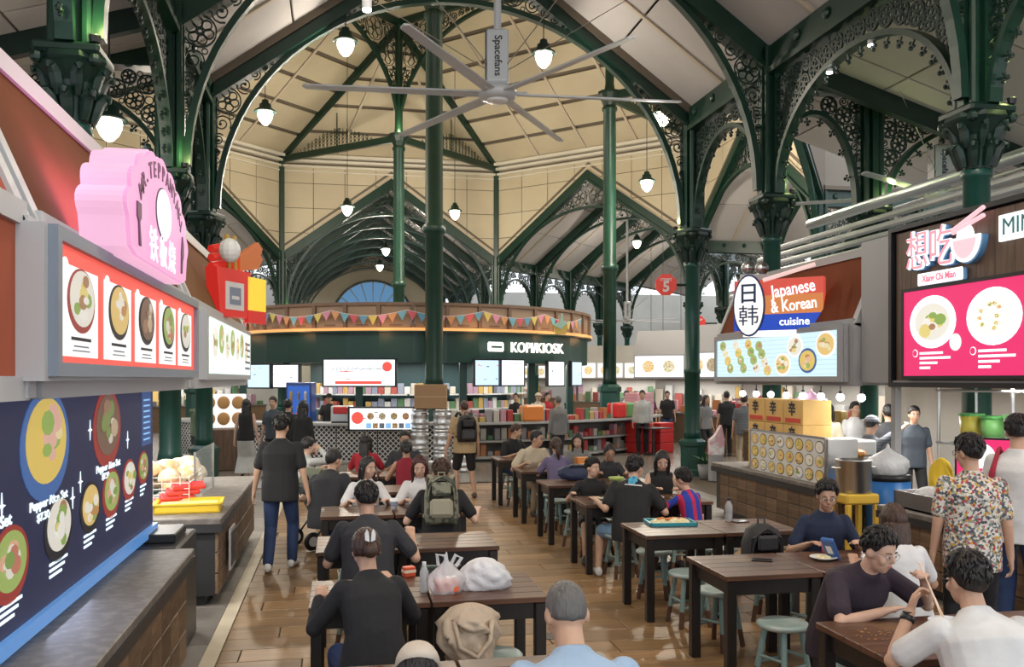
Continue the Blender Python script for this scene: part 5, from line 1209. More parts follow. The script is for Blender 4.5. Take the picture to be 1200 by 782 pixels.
# noodle table at the right
bowlth(Vector((3.16, 4.2, TABZ)), 'white and blue bowl between the two men', .1, mat('blue_white_bowl', (.62, .66, .75), .3)); bowlth(Vector((3.36, 4.02, TABZ)), 'second white bowl beside the tray of the man in white', .085)
t = thing('food_tray', 'black tray before the man in white', 'tray', (3.05, 3.98, TABZ), R(12)); MB().cbox(-.17, .17, -.11, .11, 0, .012, .004).build('tray_base', BLACK, t); MB().box(-.175, .175, -.115, -.105, 0, .022).box(-.175, .175, .105, .115, 0, .022).build('tray_rim', BLACK, t)
random.seed(5); cr = MB()
for k in range(60):
    x, y = 2.85 + random.gauss(0, .1), 4.25 + random.gauss(0, .05); cr.ell((x, y, TABZ + .002), (random.uniform(.003, .014), random.uniform(.002, .005), .002), 5, 3)
cr.build('noodle_crumb_scatter', mat('dry_crumb', (.45, .25, .1), .8), None, label='scattered dry crumbs on the dark table between the men', cat='crumbs', kind='stuff')
# ================================================================ THINGS AT THE RIGHT STALL
M = BM((5.86, 11.05, 1.08), (-1, 0, 0))
t = thing('photo_menu_board', 'white board of small dish photographs on the Japanese stall counter', 'menu board')
rect('board', M, -1.0, 1.0, -.28, .28, -.02, 0, mat('white_menu_card', (.78, .76, .72), .5), t); rframe('frame', M, -1.0, 1.0, -.28, .28, .02, -.03, .01, STEEL, t)
for i in range(8):
    for j in range(3): (disc('bowl_photo', M, -.87 + i * .25, -.19 + j * .18, .105, .08, .001, (DKTRIM, MATS['dark_wood_block'], INKG)[(i + j) % 3], t, .002, 16), dish(M, -.87 + i * .25, -.19 + j * .18, .09, .068, .003, (3, 1, 3, 0)[(i * 3 + j) % 4], i * 5 + j, t, 4, 0))
t = thing('steel_end_panel', 'brushed steel screen at the end of the photo menu board', 'panel', (6.05, 9.98, .8)); MB().box(-.2, .2, -.02, .02, 0, .56).build('sheet', STEEL, t)
YBX = mat('yellow_ramen_carton', (.75, .48, .16), .7, noise=(3, (.7, .42, .13), .4, .6)); bxm = MB().cbox(-.21, .21, -.26, .26, 0, .335, .008).mesh('ramen_carton', YBX)
for i in range(3):
    for j in range(3):
        y = 12.25 - i * .54; t = thing('ramen_carton', 'yellow ramen carton with black character stacked on the counter', 'carton', (6.25, y, .8 + j * .338), 0, 'yellow ramen cartons on the counter'); link('carton', bxm, t)
        text('辛', .2, Matrix.Translation((-.216, 0.02, .2)) @ BM((0, 0, 0), (-1, 0, 0)), INK, t, 'letter', .002, bold=.004); MB().box(-.218, -.21, -.2, .2, .03, .09).build('red_print', mat('red_box_print', (.65, .06, .03), .5), t)
t = thing('steel_pot', 'tall brushed steel stock pot on a yellow stand', 'pot', (5.72, 9.2, .82)); MB().lathe([(.19, 0), (.195, .01), (.195, .36), (.2, .365), (.19, .37), (.185, .03), (.01, .02)], 28).build('pot_body', STEEL, t, True)
for sg in (-1, 1): MB().tube([(sg * .195, -.05, .28), (sg * .24, -.04, .28), (sg * .24, .04, .28), (sg * .195, .05, .28)], .009, 6).build('handle', STEEL, t)
t = thing('stand', 'yellow plastic stand under the steel pot', 'stand', (5.72, 9.2, 0)); MB().cbox(-.2, .2, -.2, .2, .70, .818, .02).build('top', mat('yellow_plastic', (.7, .45, .06), .4), t)
for sx in (-1, 1):
    for sy in (-1, 1): MB().cbox(sx * .17 - .03, sx * .17 + .03, sy * .17 - .03, sy * .17 + .03, 0, .7, .01).build('leg', MATS['yellow_plastic'], t)
t = thing('bucket', 'blue plastic drum with white plastic bag on top', 'drum', (6.25, 9.35, 0)); MB().lathe([(.2, 0), (.22, .1), (.24, .55), (.25, .95), (.235, .95), (.2, .2)], 24).build('drum_body', mat('blue_drum_plastic', (.03, .17, .5), .35), t, True); MB().lathe([(.255, .93), (.255, .99), (.22, 1.0)], 24).build('rim', BLACK, t, True)
t = thing('plastic_bag', 'white plastic bag of vegetables on the blue drum', 'bag', (6.25, 9.35, 1.0)); blob('bag_film', PLAS, t, (0, 0, .12), (.24, .22, .23), 3, .1, top=.2)
t = thing('steel_bin', 'low open steel container on the noodle stall counter', 'container', (5.75, 7.75, .8), 0); MB().box(-.2, .2, -.45, .45, 0, .02).box(-.2, -.185, -.45, .45, 0, .17).box(.185, .2, -.45, .45, 0, .17).box(-.2, .2, -.45, -.435, 0, .17).box(-.2, .2, .435, .45, 0, .17).build('tray_walls', STEEL, t)
blob('ice_bag', PLAS2, t, (0, .1, .14), (.15, .25, .1), 6, .15)
M = BM((6.35, 7.9, 1.13), (-.75, -.66, 0)); t = thing('menu_screen', 'upright magenta screen with two bowls standing on the counter', 'screen'); rect('housing', M, -.27, .27, -.33, .38, -.05, 0, BLACK, t); rect('screen_panel', M, -.25, .25, -.31, .36, 0, .008, MAG_L, t)
for y in (-.14, .2): disc('bowl_print', M, -.05, y, .15, .13, .009, WHITE_L, t); disc('food_print', M, -.05, y, .1, .085, .014, glow('milky_soup_print', (.92, .88, .8), 1.1), t)
for y in (.02, -.28): rect('text_line', M, -.02, .18, y, y + .03, .009, .012, WHITE_L, t)
t = thing('yellow_cloth', 'yellow cloth bundle beside the magenta counter screen', 'cloth', (6.15, 8.28, .8)); blob('cloth', mat('yellow_cloth', (.75, .5, .03), .8), t, (0, 0, .2), (.12, .12, .28), 8, .2)
t = thing('steel_rack', 'steel shelf rack holding green and white tubs in the kitchen', 'rack', (7.15, 8.75, 0), R(8))
for x in (-.28, .28):
    for y in (-.5, .5): MB().tube([(x, y, 0), (x, y, 2.02)], .018, 8).build('post', STEEL, t)
for z in (.75, 1.35, 1.95): MB().cbox(-.3, .3, -.54, .54, z, z + .025, .005).build('shelf', STEEL, t)
for k, (y, c, h) in enumerate(((-.3, (.75, .75, .72), .3), (0, (.2, .5, .15), .28), (.3, (.7, .6, .1), .3))):
    q = thing('food_tub', ('white', 'green', 'yellow')[k] + ' lidded tub on the steel kitchen rack', 'tub', (7.15 - y * .14, 8.75 + y, 1.376)); MB().lathe([(.11, 0), (.13, h)], 16).build('tub_body', mat('tub_%d' % k, c, .4), q, True); MB().lathe([(.14, h), (.14, h + .03)], 16).build('lid', mat('green_lid', (.12, .45, .12), .4), q)
q = thing('microwave_oven', 'black microwave oven on the lower rack shelf', 'microwave', (7.15, 8.7, .776)); MB().cbox(-.2, .2, -.3, .3, 0, .3, .015).build('case', BLACK, q); MB().box(-.205, -.2, -.26, .12, .04, .26).build('door', mat('dark_oven_glass', (.01, .01, .012), .08), q); MB().cbox(-.215, -.2, .16, .27, .05, .25, .004).build('control_panel', mat('grey_control', (.15, .15, .16), .4), q)
# row of bare bulbs under the Japanese stall canopy
for k in range(8):
    t = thing('light_bulb', 'bare glowing bulb hanging under the Japanese stall canopy', 'bulb', (6.45, 10.2 + k * .48, 1.86), 0, 'bulbs under the Japanese stall canopy')
    MB().tube([(0, 0, .06), (0, 0, .17)], .008, 5).build('cord', BLACK, t); MB().ell((0, 0, 0), .05, 12, 8).build('globe', BULBW, t, True); MB().lathe([(.022, .04), (.022, .08)], 10).build('socket', BLACK, t)
# glass sneeze guards and food containers inside the Japanese stall
t = thing('food_warmer', 'white and steel food warmer with orange dishes in the stall', 'warmer', (6.5, 10.55, .8)); MB().cbox(-.25, .25, -.45, .45, 0, .32, .01).build('cabinet', STEEL, t); MB().cbox(-.2, .2, -.3, .3, .32, .52, .02).build('white_box', WHITEP, t)
for k in range(2): MB().ell((-.1, -.3 + .55 * k, .36), (.12, .16, .06), 10, 6).build('dish', mat('orange_dish', (.65, .28, .06), .5), t)
t = thing('plastic_bag', 'pale pink plastic bag hanging above the ramen cartons', 'bag', (6.6, 11.7, 1.62)); blob('bag_film', mat('pink_plastic', (.75, .5, .72), .4, alpha=.85), t, (0, 0, .1), (.25, .3, .24), 12, .12, flat=False, top=.3)
# ================================================================ THINGS AT THE LEFT COUNTER
t = thing('serving_tray', 'deep yellow plastic tray on the left snack counter', 'tray', (-1.42, 9.15, .82), R(4)); YT = mat('bright_yellow_plastic', (.8, .55, .03), .4)
MB().box(-.3, .3, -.22, .22, 0, .015).box(-.3, -.285, -.22, .22, 0, .09).box(.285, .3, -.22, .22, 0, .09).box(-.3, .3, -.22, -.205, 0, .09).box(-.3, .3, .205, .22, 0, .09).build('tray_walls', YT, t); MB().box(-.32, .32, -.24, -.22, .08, .095).box(-.32, .32, .22, .24, .08, .095).box(-.32, -.3, -.24, .24, .08, .095).box(.3, .32, -.24, .24, .08, .095).build('rim', YT, t); MB().cbox(-.28, .28, -.2, .2, .015, .07, .02).build('food_layer', mat('pale_yellow_food', (.75, .6, .2), .7, bump=(30, .5)), t)
t = thing('wire_basket', 'white wire basket of bagged snacks with red packets', 'basket', (-1.75, 9.75, .82)); mb = MB()
for z in np.linspace(.02, .3, 6): mb.tube([(-.3, -.4, z), (.3, -.4, z), (.3, .4, z), (-.3, .4, z)], .006, 4, closed=True)
for k in range(8):
    x = -.3 + .6 * k / 7; mb.tube([(x, -.4, 0), (x, -.4, .32)], .005, 4).tube([(x, .4, 0), (x, .4, .32)], .005, 4)
mb.build('wire_grid', WHITEP, t, kind='stuff')
random.seed(8)
for k in range(9):
    q = thing('snack_bag', 'puffy clear bag of golden snacks heaped in the wire basket', 'snack bag', (-1.75 + random.uniform(-.2, .2), 9.75 + random.uniform(-.3, .3), .95 + .075 * (k // 3)), random.uniform(0, 3), 'snack bags in the wire basket'); blob('bag_film', mat('golden_snack', (.7, .48, .25), .3, noise=(9, (.8, .7, .55), .45, .6)), q, (0, 0, .06), (.17, .13, .1), k, .15, 14, 9)
for k in range(4):
    q = thing('red_packet', 'red packet lying in front of the wire basket', 'packet', (-1.62 + .05 * k, 9.36 + .02 * k, .86 + .05 * k), R(25), 'red packets before the wire basket'); MB().cbox(-.16, .16, -.05, .05, 0, .045, .01, Rx(R(25))).build('wrapper', mat('red_wrapper', (.7, .05, .05), .35), q)
t = thing('sneeze_guard', 'clear glass guard standing on the left snack counter', 'glass guard', (-1.45, 10.2, .82), 0); MB().cbox(-.01, .01, -.5, .9, .02, .52, .003).build('glass_pane', mat('guard_glass', (.85, .9, .9), .05, alpha=.25), t)
for y in (-.5, .9): MB().tube([(0, y, 0), (0, y, .52)], .012, 6).build('post', STEEL, t)
random.seed(9)
for k in range(10):
    q = thing('snack_bag', 'puffy clear bag of golden snacks piled behind the glass guard', 'snack bag', (-1.72 + random.uniform(-.12, .12), 10.5 + .1 * k, .82 + .1 * (k % 3)), random.uniform(0, 3), 'snack bags behind the glass guard'); blob('bag_film', MATS['golden_snack'], q, (0, 0, .06), (.14, .14, .1), k + 20, .15, 14, 9)
# steel shelving behind the left counter
t = thing('steel_rack', 'steel rack of white pots behind the left snack counter', 'rack', (-3.3, 10.2, 0))
for x in (-.3, .3):
    for y in (-.8, .8): MB().tube([(x, y, 0), (x, y, 1.95)], .018, 6).build('post', STEEL, t)
for z in (.4, .85, 1.3, 1.75): MB().cbox(-.32, .32, -.85, .85, z, z + .03, .005).build('shelf', STEEL, t)
for z in (.43, .88, 1.33):
    for k in range(5): MB().lathe([(.1, 0), (.12, .25)], 12, (0, -.65 + k * .32, z)).build('pot', WHITEP, t)
# stroller beside the left tables
p = at(384, 600, 11.3); p.z = 0; t = thing('stroller', 'dark folding baby stroller with grey seat beside the left tables', 'stroller', p, R(-60)); SGR = mat('dark_stroller_fabric', (.05, .055, .06), .75)
for sx in (-.22, .22):
    MB().tube([(sx, -.45, .98), (sx, -.30, .75), (sx, .35, .12)], .014, 6).build('side_frame', BLACK, t); MB().tube([(sx, .12, .62), (sx, -.32, .12)], .013, 6).build('rear_frame', BLACK, t)
    for y in (.36, -.33):
        wl = MB().lathe([(.05, -.02), (.1, -.022), (.115, 0), (.1, .022), (.05, .02)], 20, M=Tr(sx, y, .115) @ Ry(R(90))).build('wheel', BLACK, t, True); MB().lathe([(.03, -.026), (.06, -.026), (.06, .026), (.03, .026)], 14, M=Tr(sx, y, .115) @ Ry(R(90))).build('wheel_hub', WHITEP, wl)
MB().tube([(-.22, -.45, .98), (.22, -.45, .98)], .016, 6).build('handle_bar', BLACK, t)
MB().prism([(-.30, .78), (-.1, .4), (.25, .42), (.27, .36), (-.12, .33), (-.35, .76)], -.19, .19, 'x').build('seat_fabric', SGR, t); MB().prism([(-.33, .80), (-.2, .98), (.05, .95), (.05, .92), (-.18, .94), (-.29, .78)], -.2, .2, 'x').build('hood', mat('olive_stroller_hood', (.10, .11, .07), .8), t)
# dark bench-like ledges with blue sheen and far bistro tables beyond the corner column
for k, (u, v) in enumerate(((722, 545),)):
    d = CAMZ * F / (v - HOR); p = at(u, v, d); t = thing('bistro_table', 'small dark table standing beyond the kiosk end', 'table', (p.x + 1.9, p.y + 2.6, 0), .3, 'small dark tables beyond the kiosk')
    MB().cbox(-.35, .35, -.35, .35, .72, .75, .01).build('top', TLEG, t); MB().lathe([(.25, 0), (.25, .02), (.04, .04), (.04, .72)], 12).build('pedestal', BLACK, t)
p = at(815, 540, 19.3); t = thing('potted_plant', 'potted plant with dark leaves before the corner column', 'plant', (p.x, p.y - .55, 0)); MB().lathe([(.13, 0), (.17, .3), (.15, .3), (.12, .03)], 16).build('pot', mat('grey_pot', (.3, .3, .3), .6), t, True)
random.seed(4); LEAF = mat('dark_leaf', (.03, .10, .03), .5)
for k in range(22):
    a = random.uniform(0, 6.28); l = random.uniform(.25, .5); e = R(random.uniform(20, 75)); d_ = Vector((math.cos(a) * math.cos(e), math.sin(a) * math.cos(e), math.sin(e))); s_ = Vector((-math.sin(a), math.cos(a), 0)) * .05; b = Vector((0, 0, .3)); m_ = b + d_ * l * .55; q = b + d_ * l - Vector((0, 0, .08))
    MB().add([b, m_ + s_, q, m_ - s_, m_ - Vector((0, 0, .02))], [(0, 1, 4), (1, 2, 4), (2, 3, 4), (3, 0, 4)]).build('leaf', LEAF, t)
t = thing('gift_bag', 'pointed pink and white bag standing on the potted plant stand', 'bag', (p.x + .05, p.y - .95, 0)); MB().cbox(-.13, .13, -.1, .1, 0, .55, .01).build('stand', GREYM, t); MB().prism([(-.15, .55), (.15, .55), (.17, .85), (.1, 1.15), (-.02, .95), (-.15, .85)], -.06, .06, 'y').build('bag_body', mat('pink_white_bag', (.75, .45, .5), .5, noise=(9, (.85, .85, .85), .45, .6)), t)
# ================================================================ PEOPLE
def skin_m(i): return mat('skin_tone_%d' % i, [(.58, .36, .25), (.50, .29, .19), (.64, .42, .31)][i], .5, noise=(9, [(.52, .30, .2), (.44, .25, .16), (.6, .37, .27)][i], .35, .7))
def cloth(name, col, bump=True): return mat('cloth_' + name, col, .85, noise=(5, tuple(c * .8 for c in col), .35, .7), bump=(9, .55) if bump else None)
HAIRM = {'black': mat('black_hair', (.012, .010, .010), .42, bump=(60, .9, (1, 1, .15))), 'brown': mat('brown_hair', (.055, .026, .016), .42, bump=(60, .9, (1, 1, .15))), 'redbrown': mat('red_brown_hair', (.06, .014, .014), .4, bump=(60, .9, (1, 1, .15))), 'grey': mat('grey_hair', (.13, .125, .12), .5, bump=(60, .9, (1, 1, .15)))}
EYEW = mat('eye_white', (.75, .73, .7), .3); EYEB = mat('eye_dark', (.015, .01, .008), .2); LIP = mat('lip_tone', (.42, .17, .14), .5); SHOEW = mat('white_shoe', (.7, .7, .68), .5); SHOEB = mat('black_shoe', (.02, .02, .022), .5); SHOEBR = mat('brown_sandal', (.12, .07, .04), .6)
GLM = mat('dark_spectacle_frame', (.03, .03, .035), .3); GLC = mat('clear_spectacle_frame', (.5, .42, .4), .2)
def ik(a, b, l1, l2, pole):
    d = b - a; L = d.length
    if L > (l1 + l2) * .995: b = a + d * ((l1 + l2) * .995 / L); d = b - a; L = d.length
    x = (l1 * l1 - l2 * l2 + L * L) / (2 * L); h = math.sqrt(max(0, l1 * l1 - x * x)); u = d.normalized(); p = Vector(pole); p = p - u * p.dot(u)
    if p.length < 1e-5: p = u.orthogonal()
    return a + u * x + p.normalized() * h, b
def limb(mb, pts, rr, n=10):
    P = []; Q = []
    for i in range(len(pts) - 1):
        for k in range(4): P.append(Vector(pts[i]).lerp(Vector(pts[i + 1]), k / 4)); Q.append(rr[i] + (rr[i + 1] - rr[i]) * k / 4)
    P.append(Vector(pts[-1])); Q.append(rr[-1]); mb.tube(P, Q, n)
    for p, r in zip(pts, rr): mb.ell(p, r, n, 6)
def loft(mb, secs, n=18):                # secs: (centre, x axis, y axis, rx, ry)
    V = []; m = len(secs)
    for c, ax, ay, rx, ry in secs:
        for k in range(n):
            a = 2 * math.pi * k / n; ca, sa = math.cos(a), math.sin(a)
            V.append(c + ax * (rx * math.copysign(abs(ca) ** .85, ca)) + ay * (ry * math.copysign(abs(sa) ** .85, sa)))
    Fc = [(i * n + k, i * n + (k + 1) % n, (i + 1) * n + (k + 1) % n, (i + 1) * n + k) for i in range(m - 1) for k in range(n)] + [tuple(range(n))[::-1], tuple((m - 1) * n + k for k in range(n))]
    mb.add(V, Fc)
def fuse(mb, name, m, parent, vox, it=3, label=None):
    me = mb.mesh('tmp'); o = bpy.data.objects.new('tmp', me)
    r = o.modifiers.new('r', 'REMESH'); r.mode = 'VOXEL'; r.voxel_size = vox
    s = o.modifiers.new('s', 'SMOOTH'); s.factor = .5; s.iterations = it
    out = evaluated(o)
    bpy.data.objects.remove(o); bpy.data.meshes.remove(me); out.name = name; out.materials.clear(); out.materials.append(m)
    out.polygons.foreach_set('use_smooth', [True] * len(out.polygons))
    return link(name, out, parent, label)
def hand(mb, w_, d, nrm, side, k=1.0, curl=35, fingers=True):   # w_: wrist, d: direction, nrm: palm normal (the way the fingers curl)
    d = d.normalized(); nrm = (nrm - d * nrm.dot(d)).normalized(); lat = d.cross(nrm) * side       # lat points to the thumb side
    pe = w_ + d * .085 * k
    loft(mb, [(w_ - d * .01, lat, nrm, .028 * k, .02 * k), (w_ + d * .03 * k, lat, nrm, .036 * k, .018 * k), (pe, lat, nrm, .040 * k, .014 * k)], 10)
    if not fingers:
        limb(mb, [pe, pe + d * .04 * k + nrm * .012, pe + d * .06 * k + nrm * .04], [.026 * k, .024 * k, .016 * k], 8); limb(mb, [w_ + d * .03 * k + lat * .03 * k, w_ + d * .07 * k + lat * .05 * k + nrm * .02], [.014 * k, .011 * k], 6); return
    for i, (o, l) in enumerate(((.031, .068), (.0105, .077), (-.0105, .072), (-.031, .056))):
        b = pe + lat * o * k; a = R(curl * .5); dr = d * math.cos(a) + nrm * math.sin(a) + lat * o * 1.5; p1 = b + dr * l * .5 * k; a = R(curl * 1.4); dr = d * math.cos(a) + nrm * math.sin(a); p2 = p1 + dr * l * .33 * k; a = R(curl * 2.1); dr = d * math.cos(a) + nrm * math.sin(a); p3 = p2 + dr * l * .25 * k
        limb(mb, [b - d * .01, p1, p2, p3], [.0098 * k, .0092 * k, .0085 * k, .0075 * k], 8)
    b = w_ + d * .025 * k + lat * .028 * k; p1 = b + (lat * .75 + d * .75 + nrm * .3).normalized() * .042 * k; p2 = p1 + (lat * .2 + d * .9 + nrm * .5).normalized() * .034 * k
    limb(mb, [b, p1, p2], [.014 * k, .0108 * k, .0085 * k], 8)
def person(label, pos, face, sit=True, h=1.70, lean=8, side=0, twist=0, head=(0, 0, 0), rh=None, lh=None, rf=None, lf=None, build=1.0, skin=0, top=None, sleeve='short', bottom=None, blen='long', hair='short', hairc='black', vox=.013, seat=.41, shoes=SHOEB, glasses=None, fem=False, hem=.0, group=None, facepts=True, rcurl=35, lcurl=35, rn=None, ln=None, rpole=None, lpole=None, collar=True, gape=0.0):
    k = h / 1.72; g = build; sk = skin_m(skin)
    t = thing('person', label, 'person', (pos[0], pos[1], 0), -R(face), group)
    pz = (seat + .105 * k) if sit else .93 * k; Pv = Vector((0, 0, pz)); L_ = R(lean); sd = R(side); tw = R(twist)
    def dirv(f): return Vector((math.sin(sd * f), math.sin(L_ * f), max(.2, math.cos(L_ * f) * math.cos(sd * f)))).normalized()
    w1 = Pv + dirv(.55) * .19 * k; ch = w1 + dirv(1.0) * .19 * k; nb = ch + dirv(1.35) * .15 * k; up = dirv(1.35)
    X0 = Vector((1, 0, 0)); XT = Vector((math.cos(tw), -math.sin(tw), 0)); XT = (XT - up * XT.dot(up)).normalized(); YT = up.cross(XT); Y0 = Vector((0, 1, 0))
    Xm = (X0 + XT).normalized(); Ym = dirv(1.).cross(Xm)
    sw = (.148 if fem else .172) * k * g ** .5; sho = {s: nb - up * .075 * k + XT * (sw * s) for s in (1, -1)}
    ua, fa, th, sh = .29 * k, .25 * k, .43 * k, .42 * k
    if rh is None: rh = (.2, .36, .80) if sit else (.27 * k, .04, .76 * k)
    if lh is None: lh = (-.2, .36, .80) if sit else (-.27 * k, .04, .76 * k)
    J = {}
    for s, tg, po in ((1, rh, rpole), (-1, lh, lpole)):
        e, wv = ik(sho[s], Vector(tg), ua, fa, po or ((.55 * s, -.5, -.9) if sit else (.3 * s, -1, -.2))); J[s] = (e, wv)
    Lg = {}
    for s, tg in ((1, rf), (-1, lf)):
        hp = Pv + X0 * (.092 * k * s) - Vector((0, 0, .03 * k)); tg = Vector(tg) if tg is not None else (Vector((.11 * s, .34, .085)) if sit else Vector((.10 * k * s, 0, .085)))
        kn, an = ik(hp, tg, th, sh, (.12 * s, 1, .9 if sit else .05)); Lg[s] = (hp, kn, an)
    # head
    hy, hp_, hr = [R(a) for a in head]
    HR = Matrix.Rotation(-(hy + tw), 3, 'Z') @ Matrix.Rotation(-hp_, 3, 'X') @ Matrix.Rotation(hr, 3, 'Y')
    hk = k ** .5 * (1.0 if h > 1.4 else 1.08); Hc = nb + up * .062 * k + HR @ Vector((0, .02, .085)) * hk
    def HP(x, y, z): return Hc + HR @ Vector((x * hk, y * hk, z * hk))
    fing = vox < .0125
    mb = MB()
    fr = (.85 if fem else 1.0) * g
    TS_ = [(Pv - Vector((0, 0, .06 * k)), X0, Y0, .15 * k * g, .11 * k * g), (Pv + Vector((0, 0, .03)), X0, Y0, .165 * k * g, .115 * k * g), (w1, Xm, Ym, .142 * k * fr, .10 * k * g), (ch, XT, YT, .165 * k * fr, .115 * k * fr), (nb - up * .06 * k, XT, YT, .145 * k * fr, .085 * k), (nb - up * .02 * k, XT, YT, .075 * k, .06 * k), (nb + up * .02 * k, XT, YT, .053 * k, .053 * k)]
    loft(mb, TS_); limb(mb, [nb - up * .03, HP(0, -.012, -.04)], [.056 * k, .052 * k])
    for s in (1, -1):
        e, wv = J[s]; limb(mb, [sho[s], e, wv], [.046 * k * g, .040 * k, .026 * k])
        fd = (wv - e).normalized(); nn = Vector((rn if s == 1 else ln) or ((0, .1, -1) if sit else (-s, .2, 0))); hand(mb, wv, fd, nn, s * 1.0, k, rcurl if s == 1 else lcurl, fing)
        hp, kn, an = Lg[s]; limb(mb, [hp, kn, an], [.082 * k * g, .056 * k, .037 * k]); m_ = kn.lerp(an, .3); bk = (kn - hp).cross(an - kn); mb.ell(m_, (.052 * k, .056 * k, .09 * k), 8, 6)
        ff = Vector((s * .12, 1, 0)); limb(mb, [an - Vector((0, .03, .045)), an + ff * .13 * k - Vector((0, 0, .055))], [.036, .03])
    mb.ell(HP(0, -.008, .025), tuple(hk * a for a in (.074, .093, .098)), 18, 14, A=HR); mb.ell(HP(0, .018, -.045), tuple(hk * a for a in (.056, .068, .072)), 16, 12, A=HR); mb.ell(HP(0, .045, -.088), tuple(hk * a for a in (.028, .03, .026)), 12, 8, A=HR)
    mb.ell(HP(0, .09, -.022), tuple(hk * a for a in (.013, .02, .014)), 10, 8, A=HR); mb.tube([HP(0, .08, .02), HP(0, .099, -.018)], [.009 * hk, .013 * hk], 8); mb.ell(HP(0, .077, -.058), tuple(hk * a for a in (.022, .014, .010)), 10, 6, A=HR)
    for s in (1, -1): mb.ell(HP(.075 * s, -.012, -.005), tuple(hk * a for a in (.011, .022, .032)), 10, 8, A=HR); mb.ell(HP(.04 * s, .058, -.028), tuple(hk * a for a in (.024, .022, .024)), 10, 8, A=HR)
    body = fuse(mb, 'body', sk, t, vox, 3 if fing else 2)
    # clothes
    if top is not None:
        mb = MB(); q = .018 * k; zh = hem
        hs = [(Pv - Vector((0, 0, .10 * k + zh)), X0, Y0, .168 * k * g + q, .125 * k * g + q * 1.3 + (.0 if not sit else .02))] if True else []
        loft(mb, hs + [(Pv + Vector((0, 0, .03)), X0, Y0, .170 * k * g + q, .124 * k * g + q), (w1, Xm, Ym, .155 * k * fr + q, .112 * k * g + q), (ch, XT, YT, .170 * k * fr + q, .122 * k * fr + q), (nb - up * .075 * k, XT, YT, .155 * k * fr + q, .09 * k + q), (nb - up * .035 * k, XT, YT, .125 * k * fr, .082 * k), (nb - up * .002 * k, XT, YT, .082 * k, .072 * k), (nb + up * .022 * k, XT, YT, .066 * k, .066 * k)])
        for s in (1, -1):
            e, wv = J[s]
            if sleeve == 'short': limb(mb, [sho[s], sho[s].lerp(e, .72)], [.057 * k * g, .060 * k * g])
            elif sleeve == 'long': limb(mb, [sho[s], e, e.lerp(wv, .93)], [.057 * k * g, .051 * k, .040 * k])
            elif sleeve == 'none': limb(mb, [sho[s] - XT * s * .03, sho[s] - XT * s * .02], [.056 * k, .05 * k])
        fuse(mb, 'top', top, t, max(vox, .009), 4)
    if bottom is not None:
        mb = MB(); fr_ = {'long': .96, 'short': .0, 'mid': .3}[blen] if blen != 'skirt' else 0
        loft(mb, [(Pv - Vector((0, 0, .10 * k)), X0, Y0, .14 * k * g, .118 * k * g), (Pv + Vector((0, 0, .0)), X0, Y0, .174 * k * g, .124 * k * g), (Pv + Vector((0, 0, .07 * k)), X0, Y0, .162 * k * g, .118 * k * g)])
        if blen == 'skirt':
            a_ = (Lg[1][2] + Lg[-1][2]) / 2; kn = (Lg[1][1] + Lg[-1][1]) / 2; loft(mb, [(Pv + Vector((0, 0, .05)), X0, Y0, .16 * k, .12 * k), (Pv - Vector((0, 0, .1)), X0, Y0, .18 * k, .14 * k), (kn, X0, Y0, .2 * k, .15 * k), (a_ + Vector((0, 0, .05)), X0, Y0, .24 * k, .19 * k)])
        else:
            for s in (1, -1):
                hp, kn, an = Lg[s]
                if fr_ > 0: limb(mb, [hp, kn, kn.lerp(an, fr_)], [.092 * k * g, .072 * k, .060 * k if fr_ > .5 else .07 * k])
                else: limb(mb, [hp, hp.lerp(kn, .86)], [.094 * k * g, .085 * k])
        fuse(mb, 'trousers' if blen == 'long' else ('skirt' if blen == 'skirt' else 'shorts'), bottom, t, max(vox, .010), 3)
    for s in (1, -1):
        an = Lg[s][2]; ff = Vector((s * .12, 1, 0)).normalized(); lt = Vector((ff.y, -ff.x, 0)); up_ = Vector((0, 0, 1)); b = Vector((an.x, an.y, an.z - .082)); mb = MB()
        loft(mb, [(b - ff * .07 + up_ * .035, lt, up_, .022, .02), (b - ff * .06 + up_ * .045, lt, up_, .036, .045), (b + up_ * .05, lt, up_, .038, .052), (b + ff * .08 + up_ * .036, lt, up_, .045, .036), (b + ff * .15 + up_ * .028, lt, up_, .044, .028), (b + ff * .19 + up_ * .022, lt, up_, .025, .018)], 12); mb.build('shoe', shoes, t, True)
    # face
    if facepts:
        for s in (1, -1):
            e = MB().ell(HP(.030 * s, .0795, .004), tuple(hk * a for a in (.0135, .008, .0062)), 10, 8, A=HR).build('eye', EYEW, t, True); MB().ell(HP(.030 * s, .0865, .004), tuple(hk * a for a in (.0058, .003, .0058)), 8, 6, A=HR).build('iris', EYEB, e, True)
            MB().tube([HP(.014 * s, .0875, .024), HP(.032 * s, .0855, .029), HP(.05 * s, .071, .024)], [.0028 * hk, .0036 * hk, .002 * hk], 6).build('eyebrow', HAIRM[hairc], t)
        MB().tube([HP(-.022, .080, -.056), HP(-.008, .0915, -.0545), HP(0, .0925, -.056), HP(.008, .0915, -.0545), HP(.022, .080, -.056)], [.002 * hk, .0045 * hk, .0045 * hk, .0045 * hk, .002 * hk], 6).build('mouth', LIP, t, True)
    if glasses is not None:
        mb = MB()
        for s in (1, -1):
            mb.tube([HP(.033 * s + .022 * math.cos(a), .099 - .006 * abs(math.cos(a)), .002 + .018 * math.sin(a)) for a in np.linspace(0, 6.283, 15)[:-1]], .0019 * hk, 5, closed=True); mb.tube([HP(.055 * s, .094, .006), HP(.077 * s, .06, .008), HP(.078 * s, -.005, .006)], .0018 * hk, 5)
        mb.tube([HP(-.011, .1, .004), HP(.011, .1, .004)], .0018 * hk, 5); mb.build('spectacles', glasses, t)
    # hair
    hm = HAIRM[hairc]; random.seed(len(label) * 7 + int(pos[0] * 100)); ph = [random.uniform(0, 6.28) for _ in range(4)]
